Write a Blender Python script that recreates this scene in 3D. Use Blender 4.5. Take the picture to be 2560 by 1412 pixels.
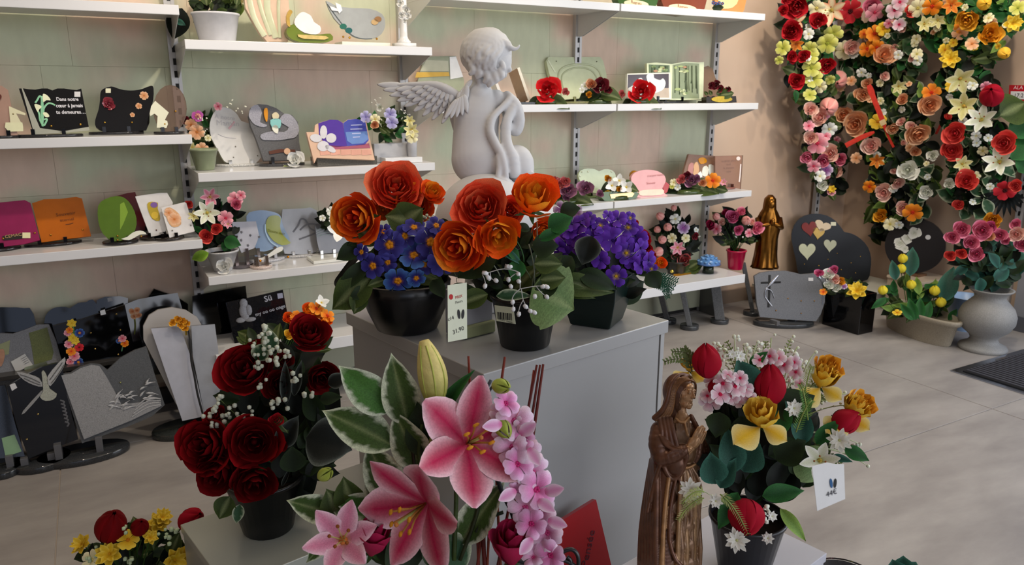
import bpy, bmesh, math, random
import numpy as np
from mathutils import Vector, Matrix
random.seed(7)
for o in list(bpy.data.objects): bpy.data.objects.remove(o)
SC = bpy.context.scene
COL = SC.collection
# ------------------------------------------------------------------ camera
FPX, CX, CY = 1880.0, 1280.0, 706.0
PITCH, AZ, CAMH = math.radians(14.0), math.radians(61.0), 1.35
Fh = Vector((math.cos(AZ), math.sin(AZ), 0)); Rt = Vector((math.sin(AZ), -math.cos(AZ), 0))
FW = Fh*math.cos(PITCH) - Vector((0, 0, math.sin(PITCH)))
UP = Fh*math.sin(PITCH) + Vector((0, 0, math.cos(PITCH)))
CP = Vector((0, 0, CAMH))
cd = bpy.data.cameras.new('camera'); cam = bpy.data.objects.new('camera', cd); COL.objects.link(cam)
cam.matrix_world = Matrix(((Rt.x, UP.x, -FW.x, CP.x), (Rt.y, UP.y, -FW.y, CP.y), (Rt.z, UP.z, -FW.z, CP.z), (0, 0, 0, 1)))
cd.sensor_width = 36; cd.lens = 36*FPX/2560; cd.clip_start = .05
cd.dof.use_dof = True; cd.dof.focus_distance = 1.7; cd.dof.aperture_fstop = 9.0
SC.camera = cam
# ------------------------------------------------------------------ world, lights, exposure
SC.view_settings.view_transform = 'Standard'; SC.view_settings.look = 'None'
SC.view_settings.gamma = 1; SC.view_settings.use_curve_mapping = False
SC.view_settings.exposure = 0.0
W = bpy.data.worlds.new('world'); SC.world = W; W.use_nodes = True
wn = W.node_tree.nodes; wl = W.node_tree.links
bg = wn['Background']; tc = wn.new('ShaderNodeTexCoord'); sp = wn.new('ShaderNodeSeparateXYZ'); rp = wn.new('ShaderNodeValToRGB')
wl.new(tc.outputs['Generated'], sp.inputs[0]); wl.new(sp.outputs['Z'], rp.inputs[0]); wl.new(rp.outputs[0], bg.inputs[0])
rp.color_ramp.elements[0].position = .0; rp.color_ramp.elements[0].color = (.16, .16, .16, 1)
rp.color_ramp.elements[1].position = .06; rp.color_ramp.elements[1].color = (.66, .76, 1.0, 1)
e = rp.color_ramp.elements.new(.7); e.color = (.5, .64, 1.0, 1)
bg.inputs[1].default_value = 1.0
def area(name, loc, target, sx, sy, power, col):
    l = bpy.data.lights.new(name, 'AREA'); l.shape = 'RECTANGLE'; l.size = sx; l.size_y = sy; l.energy = power; l.color = col
    o = bpy.data.objects.new(name, l); COL.objects.link(o); o.location = loc
    o.rotation_euler = (Vector(target)-Vector(loc)).to_track_quat('-Z', 'Y').to_euler(); return o
area('door_daylight', (4.55, -.3, 1.5), (1.5, 1.5, .9), 2.4, 2.0, 52, (.9, .94, 1.0))
area('storefront_daylight', (2.2, -2.9, 1.7), (1.0, 3.2, 1.0), 4.4, 1.8, 70, (.96, .965, 1.0))
area('ceiling_panel_light', (.6, 1.7, 2.72), (.6, 1.9, 0), 1.6, .8, 11, (1.0, .84, .66))
area('ceiling_panel_light', (2.9, 2.0, 2.72), (2.9, 2.2, 0), 1.6, .8, 30, (1.0, .93, .82))
def spot(loc, target, power, ang=60, col=(1, .86, .7), rad=.04):
    l = bpy.data.lights.new('ceiling_spot', 'SPOT'); l.energy = power; l.color = col; l.spot_size = math.radians(ang); l.spot_blend = .6; l.shadow_soft_size = rad
    o = bpy.data.objects.new('ceiling_spot', l); COL.objects.link(o); o.location = loc
    o.rotation_euler = (Vector(target)-Vector(loc)).to_track_quat('-Z', 'Y').to_euler()
spot((3.1, 2.3, 2.65), (3.2, 3.5, 1.4), 50, 85)
spot((1.0, 2.2, 2.65), (1.0, 3.5, 1.6), 58, 90)
spot((3.9, 2.0, 2.65), (4.6, 3.0, 1.0), 36, 80)
spot((-.3, 2.2, 2.65), (-.2, 3.3, 1.0), 32, 95)

# ------------------------------------------------------------------ pixel <-> place helpers
def ray(x, y): return FW + Rt*((x-CX)/FPX) - UP*((y-CY)/FPX)
def atd(x, y, d): return CP + ray(x, y)*d
def onax(x, y, ax, v):
    r = ray(x, y); return CP + r*((v-CP[ax])/r[ax])
def onX(x, y, v): return onax(x, y, 0, v)
def onY(x, y, v): return onax(x, y, 1, v)
def onZ(x, y, v): return onax(x, y, 2, v)
def dep(P): return (Vector(P)-CP).dot(FW)
def rise(P, py):
    d = Vector(P)-CP; k = (CY-py)/FPX
    return (k*d.dot(FW) - d.dot(UP))/(UP.z - k*FW.z)
def onpl(x, y, o, n):
    r = ray(x, y); return CP + r*((Vector(o)-CP).dot(n)/r.dot(n))

# ------------------------------------------------------------------ colour and materials
def hx(s):
    s = s.lstrip('#'); v = [int(s[i:i+2], 16)/255 for i in (0, 2, 4)]
    return np.array([(c/12.92 if c <= .04045 else ((c+.055)/1.055)**2.4) for c in v])
MATS = {}
def mat(kind):
    if kind in MATS: return MATS[kind]
    m = bpy.data.materials.new(kind); m.use_nodes = True; n = m.node_tree.nodes; l = m.node_tree.links
    b = n['Principled BSDF']; at = n.new('ShaderNodeAttribute'); at.attribute_name = 'Col'
    no = n.new('ShaderNodeTexNoise'); mp = n.new('ShaderNodeMapRange'); mx = n.new('ShaderNodeMix'); mx.data_type = 'RGBA'; mx.blend_type = 'MULTIPLY'
    tco = n.new('ShaderNodeTexCoord'); l.new(tco.outputs['Object'], no.inputs['Vector'])
    P = dict(petal=(.62, 0, 60, .82, 1.06), leaf=(.55, 0, 45, .7, 1.15), matte=(.7, 0, 30, .94, 1.03), gloss=(.14, 0, 25, .93, 1.04), lacquer=(.28, 0, 4, .98, 1.01),
             polish=(.05, 0, 260, .6, 1.35), stone=(.55, 0, 330, .72, 1.2), gold=(.28, 1, 40, .8, 1.1), bronze=(.33, .35, 60, .72, 1.15), chrome=(.15, 1, 10, .95, 1),
             plastic=(.3, 0, 20, .9, 1.05), paper=(.8, 0, 40, .97, 1.02), glass=(.05, 0, 10, .98, 1), velvet=(.75, 0, 90, .8, 1.1), plaster=(.6, 0, 14, .95, 1.03))[kind]
    b.inputs['Roughness'].default_value = P[0]; b.inputs['Metallic'].default_value = P[1]
    no.inputs['Scale'].default_value = P[2]; no.inputs['Detail'].default_value = 3
    mp.inputs['From Min'].default_value = .3; mp.inputs['From Max'].default_value = .7
    mp.inputs['To Min'].default_value = P[3]; mp.inputs['To Max'].default_value = P[4]
    l.new(no.outputs[0], mp.inputs[0]); mx.inputs[0].default_value = 1
    l.new(at.outputs['Color'], mx.inputs[6]); l.new(mp.outputs[0], mx.inputs[7]); l.new(mx.outputs[2], b.inputs['Base Color'])
    if kind in ('petal', 'leaf', 'velvet'):
        b.inputs['Specular IOR Level'].default_value = .22 if kind != 'velvet' else .1
        wv = n.new('ShaderNodeTexNoise'); wv.inputs['Scale'].default_value = 140; l.new(tco.outputs['Object'], wv.inputs['Vector'])
        bp = n.new('ShaderNodeBump'); bp.inputs['Strength'].default_value = .15; bp.inputs['Distance'].default_value = .01
        l.new(wv.outputs[0], bp.inputs['Height']); l.new(bp.outputs[0], b.inputs['Normal'])
    if kind == 'stone': b.inputs['Specular IOR Level'].default_value = .35
    if kind == 'glass':
        b.inputs['Transmission Weight'].default_value = .8; b.inputs['IOR'].default_value = 1.25
    if kind == 'lacquer': b.inputs['Coat Weight'].default_value = .25; b.inputs['Coat Roughness'].default_value = .12
    MATS[kind] = m; return m

# ------------------------------------------------------------------ mesh building
class G:
    def __init__(s): s.v = []; s.f = []; s.c = []; s.n = 0
    def add(s, V, F, c, M=None):
        V = np.asarray(V, float).reshape(-1, 3)
        if M is not None:
            A = np.array(M); V = V @ A[:3, :3].T + A[:3, 3]
        c = np.asarray(c, float)
        if c.ndim == 1: c = np.repeat(c[None, :], len(V), 0)
        s.v.append(V); s.c.append(c); s.f += [tuple(i+s.n for i in q) for q in F]; s.n += len(V); return s
    def mesh(s, name, kind, org=(0, 0, 0), smooth=True):
        me = bpy.data.meshes.new(name); V = np.vstack(s.v) - np.array(org)
        me.from_pydata(V.tolist(), [], s.f)
        a = me.color_attributes.new('Col', 'FLOAT_COLOR', 'POINT'); c = np.vstack(s.c)
        a.data.foreach_set('color', np.hstack([c, np.ones((len(c), 1))]).astype('f').ravel())
        me.materials.append(mat(kind) if isinstance(kind, str) else kind)
        if smooth: me.polygons.foreach_set('use_smooth', [True]*len(me.polygons))
        me.update(); return me
def thing(name, label, cat, loc=(0, 0, 0), group=None):
    o = bpy.data.objects.new(name, None); o.empty_display_size = .02; COL.objects.link(o); o.location = loc
    o['label'] = label; o['category'] = cat
    if group: o['group'] = group
    return o
def wloc(o):
    v = Vector(o.location)
    while o.parent: o = o.parent; v += Vector(o.location)
    return v
# children keep unrotated frames: everything is written in world coordinates, shifted by the thing's base
def part(name, g, kind, parent, smooth=True, bevel=0, auto=False, label=None, stuff=False):
    org = ORG.get(parent.name, Vector(parent.location))
    me = g.mesh(name, kind, org, smooth) if isinstance(g, G) else g
    o = bpy.data.objects.new(name, me); COL.objects.link(o); o.parent = parent; ORG[o.name] = org
    if bevel:
        m = o.modifiers.new('bevel', 'BEVEL'); m.width = bevel; m.segments = 2; m.limit_method = 'ANGLE'; m.angle_limit = math.radians(50)
    if label: o['label'] = label
    if stuff: o['kind'] = 'stuff'
    return o
ORG = {}
def inst(name, me, M, parent, label=None):
    """a part placed by world matrix M, sharing mesh data"""
    o = bpy.data.objects.new(name, me); COL.objects.link(o); o.parent = parent
    org = ORG.get(parent.name, Vector(parent.location))
    o.matrix_local = Matrix.Translation(-org) @ M
    if label: o['label'] = label
    return o
def single(name, g, kind, label, cat, loc=(0, 0, 0), group=None, smooth=True, bevel=0):
    o = bpy.data.objects.new(name, g.mesh(name, kind, loc, smooth)); COL.objects.link(o); o.location = loc; ORG[o.name] = Vector(loc)
    if cat: o['label'] = label; o['category'] = cat
    else: o['kind'] = 'structure'
    if group: o['group'] = group
    if bevel:
        m = o.modifiers.new('bevel', 'BEVEL'); m.width = bevel; m.segments = 2; m.limit_method = 'ANGLE'; m.angle_limit = math.radians(50)
    return o
def frame(z, o=(0, 0, 0), roll=0., s=1., sx=None, x=None):
    z = Vector(z).normalized(); x = Vector(x) if x is not None else (Vector((0, 0, 1)).cross(z) if abs(z.z) < .98 else Vector((1, 0, 0)))
    x = (x - z*x.dot(z)).normalized(); y = z.cross(x)
    R = Matrix((x, y, z)).transposed().to_4x4() @ Matrix.Rotation(roll, 4, 'Z')
    return Matrix.Translation(Vector(o)) @ R @ Matrix.Diagonal((s, s, s if sx is None else sx, 1))
def box(g, a, b, c, M=None):
    (x0, y0, z0), (x1, y1, z1) = a, b
    V = [(x, y, z) for z in (z0, z1) for x, y in ((x0, y0), (x1, y0), (x1, y1), (x0, y1))]
    return g.add(V, [(3, 2, 1, 0), (4, 5, 6, 7), (0, 1, 5, 4), (1, 2, 6, 5), (2, 3, 7, 6), (3, 0, 4, 7)], c, M)
def lathe(g, prof, c, n=28, M=None, sy=1., cap=True):
    V = []; m = len(prof); cc = []
    for i, p in enumerate(prof):
        for k in range(n):
            a = 2*math.pi*k/n; V.append((p[0]*math.cos(a), p[0]*math.sin(a)*sy, p[1]))
            cc.append(p[2] if len(p) > 2 else c)
    F = [(i*n+k, i*n+(k+1) % n, (i+1)*n+(k+1) % n, (i+1)*n+k) for i in range(m-1) for k in range(n)]
    if cap: F += [tuple(range(n-1, -1, -1)), tuple((m-1)*n+k for k in range(n))]
    return g.add(V, F, np.array(cc, float), M)
def tube(g, pts, r, c, n=6, cap=True):
    pts = [Vector(p) for p in pts]; m = len(pts); rs = r if hasattr(r, '__len__') else [r]*m
    V = []; x = None
    for i, p in enumerate(pts):
        t = (pts[min(i+1, m-1)]-pts[max(i-1, 0)]).normalized()
        if x is None: x = t.orthogonal().normalized()
        x = (x - t*x.dot(t)); x = x.normalized() if x.length > 1e-6 else t.orthogonal().normalized(); y = t.cross(x)
        for k in range(n):
            a = 2*math.pi*k/n; V.append(p + (x*math.cos(a)+y*math.sin(a))*rs[i])
    F = [(i*n+k, i*n+(k+1) % n, (i+1)*n+(k+1) % n, (i+1)*n+k) for i in range(m-1) for k in range(n)]
    if cap: F += [tuple(range(n-1, -1, -1)), tuple((m-1)*n+k for k in range(n))]
    cc = np.asarray(c, float)
    if cc.ndim == 2: cc = np.repeat(cc, n, 0)
    return g.add([tuple(v) for v in V], F, cc)
def ball(g, c, r, col, n=8, M=None):
    rx, ry, rz = r if hasattr(r, '__len__') else (r, r, r); V = [(c[0], c[1], c[2]-rz)]; F = []
    m = max(3, n//2)
    for i in range(1, m):
        t = math.pi*i/m
        for k in range(n):
            a = 2*math.pi*k/n; V.append((c[0]+rx*math.sin(t)*math.cos(a), c[1]+ry*math.sin(t)*math.sin(a), c[2]-rz*math.cos(t)))
    V.append((c[0], c[1], c[2]+rz)); L = len(V)-1
    for k in range(n):
        F.append((0, 1+(k+1) % n, 1+k)); F.append((L, L-n+k, L-n+(k+1) % n))
    for i in range(m-2):
        for k in range(n): F.append((1+i*n+k, 1+i*n+(k+1) % n, 1+(i+1)*n+(k+1) % n, 1+(i+1)*n+k))
    return g.add(V, F, col, M)
def surf(g, fn, nu, nv, M=None):
    V = []; C = []
    for j in range(nv):
        for i in range(nu):
            p, c = fn(-1+2*i/(nu-1), j/(nv-1)); V.append(p); C.append(c)
    F = [(j*nu+i, j*nu+i+1, (j+1)*nu+i+1, (j+1)*nu+i) for j in range(nv-1) for i in range(nu-1)]
    return g.add(V, F, np.array(C, float), M)
def smooth_curve(P, k=4, closed=True):
    P = [np.array(p, float) for p in P]; n = len(P); out = []
    for i in range(n if closed else n-1):
        a, b, c, d = (P[(i-1) % n], P[i], P[(i+1) % n], P[(i+2) % n]) if closed else (P[max(i-1, 0)], P[i], P[i+1], P[min(i+2, n-1)])
        for j in range(k):
            t = j/k; out.append(tuple(.5*((2*b)+(-a+c)*t+(2*a-5*b+4*c-d)*t*t+(-a+3*b-3*c+d)*t**3)))
    if not closed: out.append(tuple(P[-1]))
    return out
class Pl:
    """a real upright (or leaning) plane in the room; pixels of the photograph measured on it give true outlines"""
    def __init__(s, o, yaw=0., tilt=0.):
        yaw = math.radians(yaw); t = math.radians(tilt); s.o = Vector(o)
        s.n = Vector((math.sin(yaw)*math.cos(t), -math.cos(yaw)*math.cos(t), math.sin(t)))
        s.u = Vector((math.cos(yaw), math.sin(yaw), 0)); s.w = s.n.cross(s.u)*1.0
        if s.w.z < 0: s.w = -s.w
    def at(s, x, y, off=0.): return onpl(x, y, s.o+s.n*off, s.n)
    def ppm(s, x, y): return dep(s.at(x, y))/FPX
def slab(g, pl, pts, th, c, off=0., sm=0, cside=None):
    if sm: pts = smooth_curve(pts, sm)
    V = [pl.at(x, y, off) for x, y in pts]
    A = sum((V[i]-V[0]).cross(V[i+1]-V[0]).dot(pl.n) for i in range(1, len(V)-1))
    if A < 0: V = V[::-1]
    n = len(V); B = [v-pl.n*th for v in V]
    c = np.asarray(c, float); cs = c if cside is None else np.asarray(cside, float)
    g.add([tuple(v) for v in V], [tuple(range(n))], c)
    g.add([tuple(v) for v in V+B], [(i, i+n, (i+1) % n+n, (i+1) % n) for i in range(n)]+[tuple(range(2*n-1, n-1, -1))], cs)
    return g
def stroke(g, pl, pts, wpx, c, off=.001, h=.0015, sm=3):
    if sm: pts = smooth_curve(pts, sm, False)
    P = [pl.at(x, y, off) for x, y in pts]; n = len(P); V = []
    for i in range(n):
        w = (wpx[min(i, len(wpx)-1)] if hasattr(wpx, '__len__') else wpx)*pl.ppm(*pts[i])*.5
        t = (P[min(i+1, n-1)]-P[max(i-1, 0)]).normalized(); s_ = t.cross(pl.n)
        V += [P[i]-s_*w, P[i]+pl.n*h, P[i]+s_*w]
    F = [(3*i+k, 3*i+k+1, 3*i+k+4, 3*i+k+3) for i in range(n-1) for k in (0, 1)]
    return g.add([tuple(v) for v in V], F, c)
FONT_CACHE = {}
def text(parent, name, body, pl, x, y, hpx, c, off=.002, kind='paper', rot=0., sxy=1., align='CENTER', ext=.0004, bold=0.):
    cu = bpy.data.curves.new('txt', 'FONT'); cu.body = body; cu.size = 1; cu.align_x = align; cu.extrude = 0; cu.resolution_u = 2; cu.offset = bold
    o = bpy.data.objects.new('t', cu); COL.objects.link(o); dg = bpy.context.evaluated_depsgraph_get(); dg.update()
    me = bpy.data.meshes.new_from_object(o.evaluated_get(dg)); bpy.data.objects.remove(o)
    P = pl.at(x, y, off); s = hpx*pl.ppm(x, y)*1.35; V = np.empty(len(me.vertices)*3); me.vertices.foreach_get('co', V); V = V.reshape(-1, 3)
    a = math.radians(rot); u = pl.u*math.cos(a)+pl.w*math.sin(a); w = pl.w*math.cos(a)-pl.u*math.sin(a)
    Wd = np.array(P)+np.outer(V[:, 0]*s*sxy, np.array(u))+np.outer(V[:, 1]*s, np.array(w))
    g = G(); g.add(Wd, [tuple(p.vertices) for p in me.polygons], c); return part(name, g, kind, parent, smooth=False)
# ------------------------------------------------------------------ flowers (unit diameter, face +Z)
def mixc(a, b, t): return np.asarray(a)*(1-t)+np.asarray(b)*t
rng = random.Random(11)
def rose_mesh(key, cin, cmid, cout, n=17, openness=1., h=.55, ruffle=.02, kind='petal', seed=1, hot=None):
    r = random.Random(seed); g = G()
    for i in range(n):
        t = (i+.5)/n; a0 = i*2.399+r.uniform(-.2, .2); r0 = .07+.40*t**.8*openness; H = h*(1.0-.22*t)
        span = .95-.1*t; fl = (.10*t**2)*openness+r.uniform(0, .02); ph = r.uniform(0, 6); tn = r.random(); tn = .75 if tn > .72 else 0
        def fn(u, v, t=t, a0=a0, r0=r0, H=H, span=span, fl=fl, ph=ph, tn=tn):
            vv = v*(1-.22*u*u*v); w = span*(.45+.55*math.sin(math.pi*min(vv, .62)/1.24))
            rr = r0*(.22+.86*math.sin(1.5708*min(1, vv*1.35)))*(1-.28*(1-t)*vv*vv) + fl*vv**5
            rr += ruffle*math.sin(u*5+ph)*vv**2; a = a0+u*w
            z = H*(vv**.85) - fl*.5*max(0, vv-.8)*3.0 + ruffle*math.cos(u*6+ph)*vv - .04*t
            c = mixc(mixc(cin, cmid, min(1, t*1.6)), cout, max(0, (vv-.55)/.45)*(.35+.65*t))
            if t > .5: c = mixc(c, cout, .3*abs(u))
            if hot is not None and tn: c = mixc(c, hot, tn*(.35+.65*(1-abs(u)))*min(1, vv*1.4))
            return (rr*math.cos(a), rr*math.sin(a), z), c
        surf(g, fn, 7, 6)
    ball(g, (0, 0, h*.35), (.08, .08, h*.4), cin, 6)
    # calyx
    for k in range(5):
        a = k*1.2566
        surf(g, lambda u, v: ((math.cos(a)*(.05+.3*v)-math.sin(a)*u*.07*(1-v), math.sin(a)*(.05+.3*v)+math.cos(a)*u*.07*(1-v), -.03-.04*math.sin(v*3)), hx('2f4a20')), 3, 4)
    return g.mesh(key, kind)
def petal_fn(L, Wd, lift, recurve, cmid, cedge, cbase, pw=.9, fold=.1, wav=.0):
    def fn(u, v):
        w = Wd*math.sin(math.pi*min(.985, (v*.93+.05))**pw)**.8
        th = lift - recurve*v; 
        x = L*(v*math.cos(lift*.5-recurve*v*.35)); z = L*(math.sin(lift)*v - recurve*.45*v*v) + fold*abs(u)*w + wav*math.sin(v*9+u*2)*abs(u)
        e = min(1, abs(u)**1.8); c = mixc(cmid, cedge, e); c = mixc(c, cedge, max(0, v-.8)*3.0*.6); c = mixc(cbase, c, min(1, v*4))
        return (x, u*w, z), c
    return fn
def petal_mesh(key, kind='petal', nu=7, nv=9, **k):
    g = G(); surf(g, petal_fn(**k), nu, nv); return g.mesh(key, kind)
def star_mesh(key, n, L, Wd, lift, recurve, cmid, cedge, cbase, ctr, pw=.9, fold=.1, kind='petal', wav=0., stam=0, nu=5, nv=6, layers=1):
    g = G()
    for q in range(layers):
        for k in range(n):
            a = 2*math.pi*(k+.5*q)/n; M = Matrix.Rotation(a, 4, 'Z') @ Matrix.Translation((0, 0, .006*(k % 2)+.03*q)) @ Matrix.Diagonal((1-.25*q, 1-.25*q, 1+.8*q, 1))
            surf(g, petal_fn(L, Wd, lift, recurve, cmid, cedge, cbase, pw, fold, wav), nu, nv, M)
    ball(g, (0, 0, .04), (.07, .07, .05), ctr, 6)
    for k in range(stam):
        a = k*6.283/stam+.3; tube(g, [(0, 0, .02), (.06*math.cos(a), .06*math.sin(a), .2), (.13*math.cos(a), .13*math.sin(a), .3)], .008, hx('b8b060'), 4)
        ball(g, (.13*math.cos(a), .13*math.sin(a), .31), (.03, .03, .016), hx('8a4a18'), 6)
    return g.mesh(key, kind)
def pansy_mesh(key, c1, c2, ctr, n=5, kind='petal', cup=.18, cr=.11, seed=0):
    r = random.Random(seed); g = G()
    for k in range(n):
        a0 = 2*math.pi*k/n + r.uniform(-.06, .06); dz = .012*(k % 3)
        def fn(u, v, a0=a0, dz=dz):
            rr = .5*v*(1-.20*(abs(u)**2.5) - .10*math.exp(-(u*4)**2)*v*v); a = a0+u*(3.3/n)*(.98-.10*v)
            z = dz+cup*v*(1-.75*v)*1.2+.03*math.cos(u*3)*v
            return (rr*math.cos(a), rr*math.sin(a), z), mixc(mixc(ctr, c1, min(1, v*3.2)), c2, max(0, v-.5)*1.8)
        surf(g, fn, 9, 6)
    for k in range(5):
        a = k*1.2566; ball(g, (cr*.55*math.cos(a), cr*.55*math.sin(a), .05), (cr*.6, cr*.6, .035), ctr, 6)
    return g.mesh(key, kind)
def tulip_mesh(key, c1, c2, kind='velvet', n=6, tall=1.45, top=.12):
    g = G()
    for k in range(n):
        a0 = math.pi*2*k/n; inner = k % 2
        def fn(u, v, a0=a0, inner=inner):
            rr = (.5-.03*inner)*(math.sin(math.pi*(.07+.915*v))**.7)*(1-.10*v)+.012*(1-abs(u)); a = a0+u*(.85-.45*v**3)
            return (rr*math.cos(a), rr*math.sin(a), tall*(v*.97-.06*u*u*v)), mixc(c1, c2, .5*abs(u)+.5*(1-v))
        surf(g, fn, 6, 9)
    return g.mesh(key, kind)
def leaf_mesh(key, c, cedge=None, Wd=.26, bend=.25, fold=.12, serr=0., kind='leaf', nu=7, nv=11, pw=.8, edge=1.6, vein=.0):
    """unit-length blade along +X, face +Z"""
    g = G(); cedge = c if cedge is None else cedge
    def fn(u, v):
        w = Wd*max(0, math.sin(math.pi*v**pw))**.9*(1+(serr*((int(v*nv*2) % 2)-.5) if abs(u) > .9 else 0))
        if v > .85: w *= 1-.5*(v-.85)/.15
        z = -bend*(v-.05)**2 + fold*abs(u)*w*2 + .04*math.sin(v*7)*u
        tt = abs(u)+.07*math.sin(v*23)+.05*math.sin(v*61+u); t = (min(1, abs(u)**edge + max(0, v-.8)*2.2) if edge < 2 or edge > 6 else min(1, max(0, (tt-.66)*7)+max(0, v-.86)*5))
        cc = mixc(c, cedge, t); cc = mixc(cc, hx('a9b37c'), .35*math.exp(-(u*9)**2)) if vein else cc
        if vein and abs(u) > .05: cc = cc*(1+vein*(.5-((v*10+abs(u)*2.2) % 1.0)))
        return (v, u*w, z), cc
    surf(g, fn, nu, nv); return g.mesh(key, kind)
def placeM(P, z, d, roll=0., sz=1.):
    return frame(z, P, roll, d) @ Matrix.Diagonal((1, 1, sz, 1))
def fl(parent, name, me, px, py, dp, dpx, tx=0., ty=0., roll=None, sz=1., label=None):
    """flower part: centre pixel, distance from the camera, apparent size, tilt right / down"""
    P = atd(px, py, dp); z = -ray(px, py).normalized() + Rt*tx - UP*ty
    return inst(name, me, placeM(P, z, dpx*dp/FPX, rng.uniform(0, 6.28) if roll is None else roll, sz), parent, label)
def lf(parent, me, x0, y0, x1, y1, dp, dp1=None, wide=1., tx=0., ty=0., name='leaf', label=None):
    """leaf part from its base pixel to its tip pixel"""
    A = atd(x0, y0, dp); B = atd(x1, y1, dp if dp1 is None else dp1); X = B-A; L = X.length; X = X.normalized()
    Z = -ray(x0, y0).normalized()+Rt*tx-UP*ty; Z = (Z-X*Z.dot(X)).normalized(); Y = Z.cross(X)
    M = Matrix((X*L, Y*L*wide, Z*L)).transposed().to_4x4(); M.translation = A
    return inst(name, me, M, parent, label)
def filler(parent, meshes, n, cx, cy, rx, ry, dp, spread, size, rnd, base=None, name='leaf'):
    for _ in range(n):
        a = rnd.uniform(0, 6.28); q = math.sqrt(rnd.random()); x, y = cx+rx*q*math.cos(a), cy+ry*q*math.sin(a)
        bx, by = base or (cx, cy+ry*.6); dx, dy = x-bx, y-by; L = math.hypot(dx, dy)+1e-3
        ang = math.atan2(dy, dx)+rnd.uniform(-.9, .9); s = size*rnd.uniform(.7, 1.25)
        d = dp+rnd.uniform(-.3, 1)*spread*(1-.4*q)
        lf(parent, rnd.choice(meshes), x-.5*s*math.cos(ang), y-.5*s*math.sin(ang), x+.5*s*math.cos(ang), y+.5*s*math.sin(ang), d, d+rnd.uniform(-.4, .4)*s*d/FPX, 1, rnd.uniform(-.7, .7), rnd.uniform(-.7, .3), name)
def sprig(g, pts, c, cstem, n=9, L=.02, r=.0011, w=.35):
    """a stem with paired leaflets, added to a mesh"""
    pts = [Vector(p) for p in pts]; tube(g, pts, r, cstem, 4)
    m = len(pts)-1
    for i in range(n):
        t = (i+1)/(n+.5)*m; k = min(int(t), m-1); P = pts[k].lerp(pts[k+1], t-k); T = (pts[k+1]-pts[k]).normalized()
        N = (CP-P).normalized(); S = T.cross(N).normalized()
        for s in (-1, 1):
            D = (T*.7+S*s+N*.25).normalized(); Q = N.cross(D).normalized(); l = L*(1-.45*i/n)
            g.add([tuple(P), tuple(P+D*l*.5+Q*l*w*.5), tuple(P+D*l+N*l*.1), tuple(P+D*l*.5-Q*l*w*.5)], [(0, 1, 2), (0, 2, 3)], c)
def puffs(g, pts, r, c, rnd, k=3):
    for P in pts:
        for _ in range(k):
            ball(g, tuple(Vector(P)+Vector((rnd.gauss(0, r), rnd.gauss(0, r), rnd.gauss(0, r)))), r*rnd.uniform(.7, 1.1), c, 5)
def arc(A, B, sag=(0, 0, 0), n=6):
    A, B, s = Vector(A), Vector(B), Vector(sag); return [A.lerp(B, i/n)+s*(4*(i/n)*(1-i/n)) for i in range(n+1)]
C_ = {}
ROSE = dict(
 orange=rose_mesh('rose', hx('c81c06'), hx('f04210'), hx('ff7c1c'), 18, 1, .55, .018, seed=3, hot=hx('f8a028')),
 orange2=rose_mesh('rose', hx('e08c14'), hx('fa7414'), hx('ff5a1c'), 14, .9, .6, .02, seed=5, hot=hx('fcb82c')),
 coralorange=rose_mesh('rose', hx('cc2c16'), hx('f04a2c'), hx('fa7048'), 22, 1, .5, .025, seed=6, hot=hx('fa8c5c')),
 darkred=rose_mesh('rose', hx('4e0208'), hx('74040c'), hx('8e0a12'), 18, 1, .55, .015, 'velvet', seed=8),
 darkred2=rose_mesh('rose', hx('3e0206'), hx('64040a'), hx('7e0810'), 15, .92, .62, .015, 'velvet', seed=9),
 magenta=rose_mesh('rose', hx('8e0a34'), hx('a81244'), hx('bc2858'), 13, .85, .75, .012, seed=10),
 pink=rose_mesh('rose', hx('c8406a'), hx('e0708e'), hx('f0a0b4'), 14, 1, .5, .02, seed=12),
 hotpink=rose_mesh('rose', hx('b82a60'), hx('d4588a'), hx('e88cb0'), 14, 1, .55, .02, seed=13),
 peach=rose_mesh('rose', hx('d87a48'), hx('e8a878'), hx('f0ccA8'), 14, 1, .5, .02, seed=14),
 blush=rose_mesh('rose', hx('e08a80'), hx('f0c0b0'), hx('f6dccc'), 12, 1, .5, .02, seed=15),
 coral=rose_mesh('rose', hx('c02830'), hx('dc4440'), hx('ee6858'), 14, 1, .5, .02, seed=16),
 red=rose_mesh('rose', hx('8c0c14'), hx('b01420'), hx('cc2430'), 14, 1, .5, .03, seed=17),
 yellow=rose_mesh('rose', hx('d89018'), hx('e8b428'), hx('f2d860'), 12, 1, .55, .04, seed=18),
 amber=rose_mesh('rose', hx('c87810'), hx('e09a1a'), hx('f0b840'), 12, 1, .6, .04, seed=19),
 mauve=rose_mesh('rose', hx('7a3a5a'), hx('a06a88'), hx('b88aa4'), 11, 1, .5, .03, 'gloss', seed=20),
 wine=rose_mesh('rose', hx('5a1420'), hx('7a2230'), hx('944048'), 11, 1, .5, .03, 'gloss', seed=21),
 redgloss=rose_mesh('rose', hx('b01018'), hx('d8202a'), hx('ee3a3a'), 11, 1.1, .42, .03, 'gloss', seed=22),
 white=rose_mesh('rose', hx('d8dcc8'), hx('ecece0'), hx('f4f4ee'), 12, 1, .5, .03, seed=23),
 whitegloss=rose_mesh('rose', hx('dcdcd4'), hx('ecece8'), hx('f4f4f2'), 9, 1, .4, .02, 'gloss', seed=24),
 pinkgloss=rose_mesh('rose', hx('c05050'), hx('d87070'), hx('e09090'), 10, 1, .6, .02, 'gloss', seed=25),
)
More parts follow.
